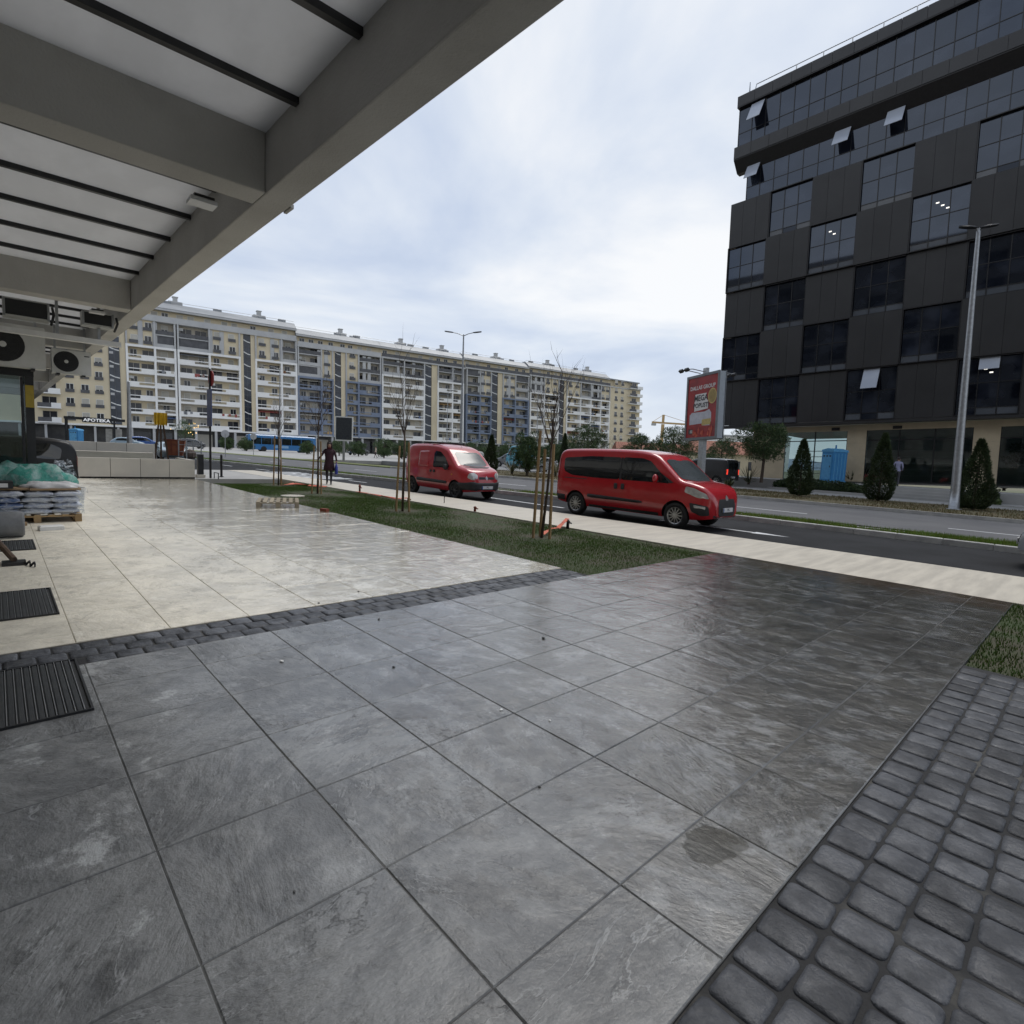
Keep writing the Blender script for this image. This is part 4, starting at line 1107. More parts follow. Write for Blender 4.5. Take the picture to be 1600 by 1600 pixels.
def interp(pts, x):
    if x <= pts[0][0]: return pts[0][1]
    for (a, b), (c, d) in zip(pts, pts[1:]):
        if x <= c:
            t = (x - a) / (c - a) if c > a else 0
            return b + (d - b) * t
    return pts[-1][1]
def chaikin(pts, it=2, closed=False):
    for _ in range(it):
        o = []
        n = len(pts)
        if not closed: o.append(pts[0])
        for i in range(n if closed else n - 1):
            a, b = pts[i], pts[(i + 1) % n]
            o.append(tuple(.75 * p + .25 * q for p, q in zip(a, b))); o.append(tuple(.25 * p + .75 * q for p, q in zip(a, b)))
        if not closed: o.append(pts[-1])
        pts = o
    return pts
def rcorner(pts, k=.22, n=3):
    """round each corner of a closed outline by fraction k of its shorter edge"""
    o = []; N = len(pts)
    for i in range(N):
        a, b, c = Vector(pts[i - 1]), Vector(pts[i]), Vector(pts[(i + 1) % N])
        r = min((a - b).length, (c - b).length) * k; r = min(r, .09)
        p = b + (a - b).normalized() * r; q = b + (c - b).normalized() * r
        for j in range(n + 1):
            t = j / n; w = p * (1 - t) ** 2 + b * 2 * t * (1 - t) + q * t * t; o.append((w.x, w.y))
    return o
class Car:
    """x forward, y left, z up; built about the middle of the wheelbase at road level"""
    def __init__(s, name, label, mat, top, bot, plan, belt, wheels, wr, ww, loc, rz, group=None, tumble=.16, rr=.13, nst=70):
        s.t = thing(name, label, 'van' if 'van' in name else ('bus' if 'bus' in name else 'car'), loc, rz, group)
        top = chaikin(top, 2); bot = chaikin(bot, 1); plan = chaikin(plan, 2)
        x0, x1 = top[0][0], top[-1][0]; s.x0, s.x1 = x0, x1
        xs = sorted(set([round(x0 + (x1 - x0) * i / nst, 4) for i in range(nst + 1)] + [round(p[0], 4) for p in top if p[0] - x0 < .3 or x1 - p[0] < .3]))
        v = []; NS, NA, NT = 12, 5, 5; L = 0
        for x in xs:
            zt, zb, Wd = interp(top, x), interp(bot, x), interp(plan, x)
            h = zt - zb; r = min(rr, h * .35)
            def wat(z):
                w = Wd - .07 * max(0, (zb + .32 - z) / .32) ** 2
                if z > belt: w -= tumble * (z - belt) ** 1.25
                return w
            half = []
            for k in range(NS + 1):
                z = zb + (h - r) * k / NS; half.append((wat(z), z))
            wr_ = wat(zt - r)
            for k in range(1, NA + 1):
                a = PI / 2 * k / NA; half.append((wr_ - r * 1.25 * (1 - math.cos(a)), zt - r + r * math.sin(a)))
            wl = half[-1][0]
            for k in range(1, NT + 1):
                f = 1 - k / NT; half.append((wl * f, zt + .022 * (1 - f * f)))
            ring = [(x, w, z) for w, z in half] + [(x, -w, z) for w, z in reversed(half[:-1])]
            L = len(ring); v += ring
        f = []
        for i in range(len(xs) - 1):
            for k in range(L):
                a, b = i * L + k, i * L + (k + 1) % L
                f.append((a, b, b + L, a + L))
        f.append(tuple(range(L - 1, -1, -1))); e = (len(xs) - 1) * L; f.append(tuple(e + k for k in range(L)))
        mb = MB().add(v, f); s.bvh = BVHTree.FromPolygons([Vector(p) for p in v], f)
        me = mb.mesh('body', [mat, TRIM], True)
        # wheel arches cut out of the shell
        cut = MB()
        for wx in wheels:
            hw = interp(plan, wx)
            for sd in (-1, 1): cut.lathe([(wr * 1.17, min(sd * (hw - .30), sd * (hw + .2))), (wr * 1.17, max(sd * (hw - .30), sd * (hw + .2)))], 28, (wx, 0, wr), 'y')
        cme = cut.mesh('cut', [TRIM]); cme.materials.clear(); cme.materials.append(mat); cme.materials.append(TRIM)
        cme.polygons.foreach_set('material_index', [1] * len(cme.polygons))
        bm = bmesh.new(); bm.from_mesh(cme); bmesh.ops.recalc_face_normals(bm, faces=bm.faces); bm.to_mesh(cme); bm.free()
        bm = bmesh.new(); bm.from_mesh(me); bmesh.ops.recalc_face_normals(bm, faces=bm.faces); bm.to_mesh(me); bm.free()
        co = bpy.data.objects.new('cutter', cme); col.objects.link(co)
        def bo(o):
            m = o.modifiers.new('b', 'BOOLEAN'); m.operation = 'DIFFERENCE'; m.object = co; m.solver = 'EXACT'
        me2 = modmesh(me, [bo], 'body'); bpy.data.objects.remove(co)
        bmf = bmesh.new(); bmf.from_mesh(me2)
        for ed in bmf.edges:
            if len(ed.link_faces) == 2 and ed.calc_face_angle(0) > .6: ed.smooth = False
        bmf.to_mesh(me2); bmf.free()
        s.body = link('body', me2, s.t)
        s.plan = plan; s.wheels = wheels; s.wr = wr; s.ww = ww; s.top = top
    def decal(s, name, outline, axis, mat, off=.004, sub=.07, it=2, parent=None, thick=0.0, sides=(1,), closed=True):
        """project an outline on the shell: axis 'y' takes (x,z) from each side, 'x' (y,z) from the front, '-x' from the rear, 'z' (x,y) from above"""
        pts = rcorner(outline, .16 * it + .1) if it else outline
        out = []
        for sd in sides:
            P = [Vector(p) for p in pts]; n = len(P)
            mnx, mxx = min(p.x for p in P), max(p.x for p in P); mny, mxy = min(p.y for p in P), max(p.y for p in P)
            inner = []
            x = mnx + sub / 2
            def ins(q):
                c = False; j = n - 1
                for i in range(n):
                    if (P[i].y > q.y) != (P[j].y > q.y) and q.x < (P[j].x - P[i].x) * (q.y - P[i].y) / (P[j].y - P[i].y) + P[i].x: c = not c
                    j = i
                return c
            while x < mxx:
                y = mny + sub / 2
                while y < mxy:
                    q = Vector((x, y))
                    if ins(q) and min((q - p).length for p in P) > sub * .35: inner.append(q)
                    y += sub
                x += sub
            vs, _, fs, *_ = delaunay_2d_cdt(P + inner, [(i, (i + 1) % n) for i in range(n)], [], 1, 1e-5)
            v3 = []; nn = []
            for q in vs:
                if axis == 'y': o, d = Vector((q.x, sd * 5, q.y)), Vector((0, -sd, 0))
                elif axis == 'x': o, d = Vector((9, q.x, q.y)), Vector((-1, 0, 0))
                elif axis == '-x': o, d = Vector((-9, q.x, q.y)), Vector((1, 0, 0))
                else: o, d = Vector((q.x, q.y, 9)), Vector((0, 0, -1))
                hit = s.bvh.ray_cast(o, d)
                if hit[0] is None:
                    hit = s.bvh.find_nearest(o + d * (4.0 if axis != 'y' else 4.1))
                nrm = hit[1]
                if nrm.dot(d) > 0: nrm = -nrm
                v3.append(hit[0] + nrm * (off + thick)); nn.append(nrm)
            mb = MB(); fl = []
            for f in fs:
                a, b, c = (v3[i] for i in f[:3]); nn_ = (b - a).cross(c - a)
                fl.append(tuple(f) if nn_.dot(nn[f[0]]) > 0 else tuple(reversed(f)))
            mb.add(v3, fl)
            if thick:     # skirt down to the shell
                k = len(v3); mb.v += [tuple(p - q * (thick + off)) for p, q in zip(v3, nn)]
                cnt = {}
                for f in fl:
                    for i in range(len(f)): cnt[(f[i], f[(i + 1) % len(f)])] = 1
                for (a, b) in cnt:
                    if (b, a) not in cnt: mb.f.append((b, a, a + k, b + k)); mb.m.append(0)
            out.append(mb.build(name, mat, parent or s.t, smoothf=True))
        return out
    def add_wheels(s, rim=RIM, spokes=12, rimk=.66):
        R_, w = s.wr, s.ww
        ty = MB().lathe([(R_ * rimk, -w / 2), (R_ * .93, -w / 2), (R_, -w / 2 + .03), (R_, w / 2 - .03), (R_ * .93, w / 2), (R_ * rimk, w / 2), (R_ * rimk, w / 2 - .03), (R_ * rimk * .97, w / 2 - .05)], 28, (0, 0, 0), 'y', cap=False).mesh('tyre', TYRE, True)
        mb = MB().lathe([(R_ * rimk * 1.02, w / 2 - .028), (R_ * rimk, w / 2 - .004), (R_ * rimk * .9, w / 2 - .02), (R_ * rimk * .89, w / 2 - .055)], 28, (0, 0, 0), 'y', cap=False)
        for k in range(spokes):
            a = 2 * PI * k / spokes
            mb.bar((R_ * .10 * math.cos(a), w / 2 - .02, R_ * .10 * math.sin(a)), (R_ * rimk * .93 * math.cos(a), w / 2 - .022, R_ * rimk * .93 * math.sin(a)), .022 if spokes > 6 else .07, .034, up=(0, 1, 0))
        mb.lathe([(R_ * .16, w / 2 - .03), (R_ * .16, w / 2 - .01), (R_ * .10, w / 2 + .0)], 14, (0, 0, 0), 'y')
        rm = mb.mesh('rim', rim)
        bk = MB().lathe([(R_ * rimk * .93, w / 2 - .075), (R_ * rimk * .93, w / 2 - .062)], 20, (0, 0, 0), 'y').mesh('brake_well', TRIM)
        for wx in s.wheels:
            for sd in (-1, 1):
                e = link('wheel', ty, s.t, (wx, sd * (interp(s.plan, wx) - w / 2 - .015), R_))
                if sd < 0: e.rotation_euler = (0, 0, PI)
                link('rim', rm, e); link('brake_well', bk, e)
    def mirrors(s, x, z, mat):
        for sd in (-1, 1):
            hit = s.bvh.ray_cast(Vector((x, sd * 5, z)), Vector((0, -sd, 0)))
            y = abs(hit[0].y) if hit[0] else .85
            mb = MB().ell((x, sd * (y + .10), z + .06), (.075, .10, .115), 10, 8); m = mb.build('mirror', mat, s.t, smoothf=True)
            MB().bar((x + .03, sd * (y - .01), z - .02), (x + .02, sd * (y + .06), z), .06, .04).build('mirror_arm', TRIM, m)
    def plate(s, y0, z, axis='x', text='PG', x=None):
        d = Vector((-1, 0, 0)) if axis == 'x' else Vector((1, 0, 0))
        hit = s.bvh.ray_cast(Vector((9 if axis == 'x' else -9, y0, z)), d)[0]
        sx = 1 if axis == 'x' else -1
        p = MB().box(-.006 * sx if sx > 0 else -.012, .012 if sx > 0 else .006, -.26, .26, -.055, .055).build('number_plate', PLATE, s.t, loc=(hit.x + .03 * sx, y0, z))
        MB().box(.0125 if sx > 0 else -.0135, .0135 if sx > 0 else -.0125, -.26, -.215, -.055, .055).build('plate_band', BLUEC, p)
        text_mesh('plate_lettering', text, .10, PLTX, p, (.014 * sx, .02, 0), (PI / 2, 0, PI / 2 * sx), .001)

# ---- long red passenger van (near kerb, nose towards the driveway)
def red_van():
    wb = 3.42
    p = ony(1052, 811, 13.02)
    front = at(1022, 808, .22); rear = at(891, 792, .22)
    fx = front.x
    loc = (fx - wb / 2, 13.0 + .93, -.12)
    top = [(-2.54, .42), (-2.56, .8), (-2.55, 1.2), (-2.50, 1.72), (-2.46, 1.90), (-2.36, 1.975), (-2.1, 2.005), (-1.0, 2.03), (0.0, 2.03), (.5, 2.01), (.85, 1.955), (1.05, 1.88), (1.18, 1.78), (1.70, 1.345), (1.80, 1.275), (1.90, 1.255), (2.2, 1.205), (2.42, 1.13), (2.55, 1.03), (2.63, .90), (2.67, .70), (2.67, .42)]
    bot = [(-2.52, .40), (-2.2, .34), (-1.7, .29), (1.7, .27), (2.3, .28), (2.6, .33), (2.66, .38)]
    plan = [(-2.56, .84), (-2.50, .91), (-2.2, .93), (1.7, .93), (2.15, .92), (2.42, .87), (2.58, .76), (2.66, .58)]
    c = Car('red_van', 'long red passenger van with dark side windows parked at the kerb', RED, top, bot, plan, 1.12, (-wb / 2, wb / 2), .345, .21, loc, 0, tumble=.115, rr=.12)
    B = (1, -1)
    c.decal('side_window', [(-2.24, 1.32), (-2.27, 1.72), (-1.2, 1.80), (-.12, 1.80), (-.12, 1.17), (-1.0, 1.17), (-1.9, 1.20)], 'y', CGLASS, .004, .12, 2, sides=B)
    c.decal('door_window', [(-.06, 1.17), (-.06, 1.81), (.60, 1.80), (.86, 1.73), (1.25, 1.40), (1.50, 1.17)], 'y', CGLASS, .004, .12, .3, sides=B)
    c.decal('windscreen', [(-.78, 1.31), (-.68, 1.76), (-.5, 1.80), (.5, 1.80), (.68, 1.76), (.78, 1.31), (.4, 1.26), (-.4, 1.26)], 'x', WGLASS, .005, .10, 1)
    c.decal('window_pillar', [(-.125, 1.17), (-.125, 1.80), (-.055, 1.80), (-.055, 1.17)], 'y', TRIM, .005, .1, 0, sides=B)
    c.decal('quarter_trim', [(1.50, 1.17), (1.28, 1.37), (1.22, 1.43), (1.62, 1.20)], 'y', TRIM, .006, .1, 0, sides=B)
    c.decal('side_moulding', [(-1.25, .60), (-1.22, .68), (.62, .64), (.72, .60), (.6, .57), (-1.1, .575)], 'y', TRIM, .0, .12, 1, thick=.022, sides=B)
    for x in (-.22, .02): c.decal('door_handle', [(x - .05, .90), (x - .05, 1.06), (x + .05, 1.06), (x + .05, .90)], 'y', TRIM, .0, .05, 1, thick=.03, sides=B)
    for sd in (1, -1):
        c.decal('headlight', [(1.95, .98), (1.98, 1.13), (2.2, 1.10), (2.50, .97), (2.56, .84), (2.3, .86)], 'y', LENS, .004, .05, 1, sides=(sd,))
        c.decal('fog_surround', [(2.16, .50), (2.10, .72), (2.3, .70), (2.56, .66), (2.58, .42), (2.4, .40)], 'y', TRIM, .004, .06, 1, sides=(sd,))
        c.decal('day_lamp', [(2.24, .60), (2.22, .67), (2.5, .645), (2.5, .58)], 'y', LENS, .010, .05, 1, sides=(sd,))
        c.decal('tail_lamp', [(-2.52, 1.0), (-2.46, 1.7), (-2.4, 1.7), (-2.42, 1.0)], 'y', TAIL, .004, .07, 0, sides=(sd,))
    c.decal('grille', [(-.42, .40), (-.46, .66), (-.40, .84), (.40, .84), (.46, .66), (.42, .40)], 'x', TRIM, .006, .06, 1)
    c.decal('badge', [(-.06, .80), (-.075, .87), (0, .95), (.075, .87), (.06, .80)], 'x', RIM, .010, .03, 1)
    c.plate(0, .56, 'x', 'PG')
    c.decal('sill_trim', [(-1.2, .285), (-1.2, .37), (1.2, .37), (1.2, .285)], 'y', TRIM, .004, .15, 0, sides=B)
    c.decal('rear_bumper', [(-2.5, .42), (-2.5, .60), (-2.15, .58), (-2.15, .42)], 'y', TRIM, .0, .08, 0, thick=.015, sides=B)
    c.decal('lower_grille', [(-.62, .36), (-.6, .43), (.6, .43), (.62, .36)], 'x', TRIM, .006, .06, 0)
    for xx in (-.10, -1.28, 1.44):
        c.decal('door_seam', [(xx - .011, .42), (xx - .011, 1.18), (xx + .011, 1.18), (xx + .011, .42)], 'y', TRIM, .002, .2, 0, sides=B)
    c.decal('door_rail', [(-2.2, 1.10), (-2.2, 1.125), (-1.3, 1.125), (-1.3, 1.10)], 'y', TRIM, .002, .2, 0, sides=B)
    c.add_wheels(RIM, 12)
    c.mirrors(1.12, 1.22, RED)
    MB().bar((1.45, -.6, 1.535 - .13), (1.80, .1, 1.31), .02, .02).build('wiper', TRIM, c.t)
    MB().path([(1.0, 0, 1.94), (.7, 0, 2.2)], .006, 5).build('aerial', TRIM, c.t)
red_van()

# ---- red panel van further up the kerb
def panel_van():
    wb = 2.86
    front = at(683, 766.5, .20)
    loc = (front.x - wb / 2, 12.35 + .88, -.12)
    top = [(-1.98, .45), (-2.02, .9), (-2.0, 1.4), (-1.93, 1.86), (-1.8, 1.97), (-1.4, 2.01), (-.3, 2.02), (.35, 1.97), (.72, 1.88), (.92, 1.78), (1.44, 1.28), (1.55, 1.22), (1.95, 1.135), (2.17, 1.0), (2.26, .75), (2.27, .48)]
    bot = [(-1.98, .42), (-1.6, .33), (1.4, .28), (1.9, .28), (2.27, .34)]
    plan = [(-2.02, .76), (-1.9, .85), (-1.4, .88), (1.2, .88), (1.75, .85), (2.05, .74), (2.22, .55), (2.27, .36)]
    c = Car('red_panel_van', 'smaller red panel van with black bumper parked further along the kerb', RED2, top, bot, plan, 1.08, (-wb / 2, wb / 2), .33, .19, loc, 0, tumble=.14, rr=.15)
    B = (1, -1)
    c.decal('door_window', [(.05, 1.12), (.05, 1.66), (.12, 1.74), (.45, 1.72), (.78, 1.52), (1.08, 1.20), (1.02, 1.12)], 'y', CGLASS, .004, .1, 1, sides=B)
    c.decal('window_trim', [(.0, 1.08), (.0, 1.7), (.05, 1.7), (.05, 1.12), (1.1, 1.12), (1.12, 1.08)], 'y', RED2, .006, .1, 0, sides=B)
    c.decal('side_panel', [(-.95, 1.12), (-.95, 1.72), (-.25, 1.74), (-.25, 1.12)], 'y', RED2, .0, .12, 1, thick=.012, sides=B)
    c.decal('windscreen', [(-.66, 1.27), (-.60, 1.66), (-.5, 1.73), (.5, 1.73), (.60, 1.66), (.66, 1.27), (.3, 1.22), (-.3, 1.22)], 'x', WGLASS, .005, .09, 1)
    c.decal('cowl', [(-.64, 1.20), (-.3, 1.21), (.3, 1.21), (.64, 1.20), (.3, 1.165), (-.3, 1.165)], 'x', TRIM, .006, .06, 1)
    c.decal('side_moulding', [(-1.05, .56), (-1.05, .68), (.95, .64), (.95, .54)], 'y', TRIM, .0, .12, 1, thick=.02, sides=B)
    for x in (-.08, .15): c.decal('door_handle', [(x - .05, .92), (x - .05, 1.02), (x + .05, 1.02), (x + .05, .92)], 'y', TRIM, .0, .05, 1, thick=.03, sides=B)
    c.decal('indicator', [(1.22, .88), (1.22, .93), (1.3, .93), (1.3, .88)], 'y', AMBER, .006, .04, 1, sides=B)
    c.decal('front_bumper', [(-.86, .36), (-.86, .62), (-.6, .68), (.6, .68), (.86, .62), (.86, .36)], 'x', TRIM, .0, .06, 0, thick=.04)
    for sd in (1, -1):
        c.decal('bumper_corner', [(1.72, .36), (1.66, .62), (2.2, .66), (2.24, .36)], 'y', TRIM, .0, .06, 0, sides=(sd,), thick=.03)
        c.decal('headlight', [(sd * .42, .80), (sd * .40, .92), (sd * .52, 1.02), (sd * .70, .98), (sd * .74, .82), (sd * .6, .74)], 'x', LENS, .006, .05, 1)
        c.decal('tail_lamp', [(-1.99, .9), (-1.97, 1.3), (-1.93, 1.3), (-1.94, .9)], 'y', TAIL, .004, .07, 0, sides=(sd,))
    c.decal('grille', [(-.36, .77), (-.36, .86), (.36, .86), (.36, .77)], 'x', TRIM, .005, .05, 1)
    c.decal('badge', [(0, .74), (-.06, .82), (0, .9), (.06, .82)], 'x', RIM, .012, .03, 0)
    c.plate(0, .48, 'x', 'PG')
    for xx in (-.02, 1.16): c.decal('door_seam', [(xx - .007, .42), (xx - .007, 1.10), (xx + .007, 1.10), (xx + .007, .42)], 'y', TRIM, .002, .2, 0, sides=B)
    c.add_wheels(STEELW, 8)
    c.mirrors(1.0, 1.10, TRIM)
    for sd in (-1, 1): MB().bar((-1.5, sd * .62, 2.05), (.25, sd * .62, 2.03), .04, .03).build('roof_rail', TRIM, c.t)
    MB().box(-.32, -.22, -.7, .7, 2.03, 2.08).build('roof_bar', TRIM, c.t)
    MB().path([(.72, 0, 1.88), (.5, 0, 2.12)], .006, 5).build('aerial', TRIM, c.t)
panel_van()

# ---- generic cars for the background
def simple_car(name, label, mat, kind, loc, rz, group=None, tail=TAIL, sc_=1.0):
    if kind == 'van':
        top = [(-2.1, .45), (-2.15, 1.0), (-2.08, 1.72), (-1.95, 1.83), (-.5, 1.86), (.35, 1.82), (.75, 1.68), (1.3, 1.22), (1.85, 1.05), (2.1, .85), (2.15, .45)]; wb = 1.42; win = [(-.1, 1.08), (-.1, 1.66), (.6, 1.62), (1.1, 1.12)]
    elif kind == 'mpv':
        top = [(-2.0, .45), (-2.06, .9), (-1.9, 1.5), (-1.6, 1.64), (-.2, 1.68), (.4, 1.6), (1.15, 1.12), (1.8, .98), (2.08, .8), (2.12, .45)]; wb = 1.32; win = [(-1.55, 1.02), (-1.6, 1.35), (-1.3, 1.5), (.25, 1.5), (.9, 1.08), (.9, 1.02)]
    elif kind == 'tall':
        top = [(-2.7, .5), (-2.75, 1.2), (-2.7, 2.4), (-2.5, 2.52), (1.2, 2.5), (1.6, 2.35), (2.1, 1.35), (2.6, 1.15), (2.75, .9), (2.78, .5)]; wb = 1.8; win = [(.75, 1.35), (.75, 2.0), (1.55, 1.95), (1.95, 1.38)]
    else:
        top = [(-1.95, .45), (-2.0, .85), (-1.7, 1.05), (-1.25, 1.38), (-.6, 1.46), (.15, 1.42), (.95, 1.0), (1.7, .88), (1.98, .7), (2.0, .45)]; wb = 1.25; win = [(-1.3, .98), (-1.1, 1.26), (-.5, 1.34), (.1, 1.32), (.72, .98)]
    L0, L1 = top[0][0], top[-1][0]
    bot = [(L0, .42), (L0 + .4, .28), (L1 - .4, .26), (L1, .36)]
    plan = [(L0 - .06, .74), (L0 + .15, .84), (L0 + .6, .88), (L1 - .6, .88), (L1 - .15, .74), (L1, .45)]
    if kind == 'tall': plan = [(a, b * 1.12) for a, b in plan]
    c = Car(name, label, mat, top, bot, plan, .98, (-wb, wb), .32, .2, loc, rz, group, nst=36)
    B = (1, -1)
    c.decal('side_window', win, 'y', CGLASS, .005, .2, 1, sides=B)
    zt = {'van': (1.25, 1.62), 'mpv': (1.15, 1.5), 'tall': (1.42, 2.2), 'hatch': (1.04, 1.34)}[kind]
    c.decal('windscreen', [(-.62, zt[0]), (-.54, zt[1]), (.54, zt[1]), (.62, zt[0])], 'x', WGLASS, .006, .15, 1)
    zr = {'van': (1.15, 1.62), 'mpv': (1.08, 1.42), 'tall': (1.5, 2.2), 'hatch': (1.1, 1.32)}[kind]
    c.decal('rear_window', [(-.58, zr[0]), (-.52, zr[1]), (.52, zr[1]), (.58, zr[0])], '-x', CGLASS, .006, .15, 1)
    for sd in (1, -1):
        c.decal('headlight', [(sd * .45, .70), (sd * .45, .82), (sd * .72, .84), (sd * .76, .72)], 'x', LENS, .006, .08, 1)
        c.decal('tail_lamp', [(sd * .64, .80), (sd * .62, 1.16), (sd * .78, 1.14), (sd * .78, .80)], '-x', tail, .006, .08, 1)
    c.decal('grille', [(-.4, .48), (-.4, .64), (.4, .64), (.4, .48)], 'x', TRIM, .006, .1, 1)
    c.plate(0, .50, 'x', 'PG'); c.plate(0, .62, '-x', 'PG')
    c.add_wheels(RIM, 7); c.mirrors(.8 if kind != 'tall' else 1.75, 1.0 if kind != 'tall' else 1.4, mat)
    c.t.scale = (sc_, sc_, sc_)
    return c
# dark van behind the billboard pole, tail lights on, tail towards the camera's right
p = at(1117, 757, .2)
simple_car('dark_van', 'dark van with lit tail lights parked behind the billboard post', DGREY, 'van', (-19.6, 37.0, .17), PI * .97, tail=TAILON)
p = dep(782, 731, 43)
simple_car('grey_minivan', 'grey minivan parked between the small cypress and the bushy pine', MGREY, 'mpv', (at(800, 730, .16).x, at(800, 730, .16).y, .165), math.radians(185))
p = at(735, 729, .16)
simple_car('dark_hatchback', 'dark car parked just behind the smaller red van, facing the road', DGREY, 'mpv', (p.x, p.y, .165), math.radians(-60))
p = dep(815, 712, 62)
simple_car('turquoise_van', 'tall turquoise delivery van parked beyond the bushy pine', TURQ, 'tall', (p.x, p.y, .165), math.radians(160))
p = at(1600, 868, -.12)
simple_car('silver_car', 'grey car driving in past the median, only its nose showing', SILV, 'hatch', (ony(1587, 850, 14.5).x + 2.02, 15.1, -.12), math.radians(180))
p = dep(200, 694, 78); simple_car('pale_car', 'pale blue car parked by the steel pole near the pharmacy', PALEB, 'hatch', (p.x, p.y, .03), math.radians(70))
p = dep(222, 692, 82); simple_car('blue_car', 'bright blue car parked next to the pale blue one', BLUEC, 'mpv', (p.x, p.y, .03), math.radians(100))
p = at(318, 716, .0); simple_car('pale_sedan', 'pale blue-grey car waiting beside the black bollard', PALEB, 'hatch', (-50.5, 10.2, -.12), math.radians(-5))
p = dep(640, 707, 105)
for i, (u, v, D, m, lb) in enumerate(((640, 706, 100, SILV, 'silver car parked in front of the white middle section'), (560, 703, 108, DGREY, 'dark car parked under the blue-grey section'),
                                      (690, 712, 90, SILV, 'light car half hidden behind the smaller red van roof'), (1010, 716, 70, SILV, 'pale car roof showing beyond the long red van'),
                                      (848, 725, 52, SILV, 'pale car glimpsed behind the bushy pine'), (300, 700, 95, MGREY, 'grey car parked behind the skip'))):
    p = dep(u, v + 6, D); simple_car('parked_car', lb, m, 'mpv' if i % 2 else 'hatch', (p.x, p.y, .10 if p.y > 9 else .03), math.radians(95 if i != 3 else 175), 'cars parked far off')
# black hatchback backed up behind the pallet
simple_car('black_hatchback', 'black car standing behind the glass vestibule and the bag pallet', BLK, 'mpv', (-20.3, -.05, 0), -PI / 2, sc_=.88)
# ---- blue city bus
p = dep(440, 703, 104)
bus = thing('city_bus', 'blue city bus stopped in front of the apartment block', 'bus', (p.x, p.y, .05), math.radians(84))
MB().rbox(-6, 6, -1.25, 1.25, .35, 3.05, .3, n=4, c=.15).build('body', BUSB, bus)
for sd in (-1, 1):
    for k in range(6): MB().box(-5.5 + k * 1.75, -3.85 + k * 1.75, sd * 1.252 - .01, sd * 1.252 + .01, 1.35, 2.5).build('window', CGLASS, bus)
    for wx in (-3.4, 3.6): MB().lathe([(.5, -.16), (.5, .16)], 18, (wx, sd * 1.10, .5), 'y').build('wheel', TYRE, bus)
    MB().box(-1.6, .9, sd * 1.256 - .004, sd * 1.256 + .004, .75, 1.2).build('side_panel', pm('bus_pale', (.25, .42, .6), (.2, .36, .55), rough=.4), bus)
MB().box(6.0, 6.02, -1.05, 1.05, 1.1, 2.75).build('windscreen', CGLASS, bus)
MB().box(-4.5, 4.5, -1.0, 1.0, 3.051, 3.25).build('roof_pod', WHITEP, bus)
# ================================================================== trees and plants
BARK = pm('bark', (.10, .075, .055), (.065, .05, .038), rough=.9, scale=14, bump=.004)
TWIG = pm('twig', (.085, .06, .05), (.06, .045, .038), rough=.9, scale=10)
STAKEM = pm('stake_wood', (.36, .235, .11), (.27, .17, .08), rough=.8, scale=5, stretch=(6, 6, .6), bump=.003)
def leafm(n, c): return pm(n, c, tuple(x * .6 for x in c), rough=.6, scale=1.3, spec=.3)
PINEL = [leafm('pine_dark', (.048, .09, .034)), leafm('pine_mid', (.078, .13, .048)), leafm('pine_light', (.12, .175, .066))]
CYPL = [leafm('cypress_dark', (.04, .066, .028)), leafm('cypress_mid', (.06, .092, .04)), leafm('cypress_light', (.092, .125, .055))]
SHRL = [leafm('shrub_dark', (.03, .055, .02)), leafm('shrub_mid', (.06, .09, .03)), leafm('shrub_light', (.11, .15, .045))]
PALML = [leafm('palm_dark', (.05, .07, .03)), leafm('palm_mid', (.09, .11, .05)), leafm('palm_straw', (.19, .17, .085))]
def leafmesh(name, P, D, ln, wd, mats, seed=0, pick=None):
    """diamond leaves at points P pointing along D"""
    r = np.random.default_rng(seed); n = len(P)
    D = D / np.maximum(np.linalg.norm(D, axis=1, keepdims=True), 1e-6)
    S = np.cross(D, r.normal(size=(n, 3))); S /= np.maximum(np.linalg.norm(S, axis=1, keepdims=True), 1e-6)
    L = (r.uniform(.6, 1.3, n) * ln)[:, None]; Wd = (r.uniform(.6, 1.3, n) * wd)[:, None]
    v = np.stack([P, P + D * L * .45 + S * Wd, P + D * L, P + D * L * .45 - S * Wd], 1)
    me = bpy.data.meshes.new(name); me.vertices.add(4 * n); me.vertices.foreach_set('co', v.reshape(-1))
    me.loops.add(4 * n); me.loops.foreach_set('vertex_index', np.arange(4 * n, dtype=np.int32))
    me.polygons.add(n); me.polygons.foreach_set('loop_start', np.arange(0, 4 * n, 4, dtype=np.int32)); me.polygons.foreach_set('loop_total', np.full(n, 4, dtype=np.int32))
    for m in mats: me.materials.append(m)
    me.polygons.foreach_set('material_index', (pick if pick is not None else r.integers(0, len(mats), n)).astype(np.int32))
    me.update(calc_edges=True); return me
def clumpy(r, centers, rad, per, squash=.8):
    P = []; D = []
    for c, ra in zip(centers, rad):
        u = r.normal(size=(per, 3)); u /= np.linalg.norm(u, axis=1, keepdims=True); k = r.uniform(.3, 1, (per, 1)) ** .5
        q = u * k * ra; q[:, 2] *= squash
        P.append(c + q); D.append(u + np.array([0, 0, .35]) + r.normal(size=(per, 3)) * .35)
    return np.concatenate(P), np.concatenate(D)
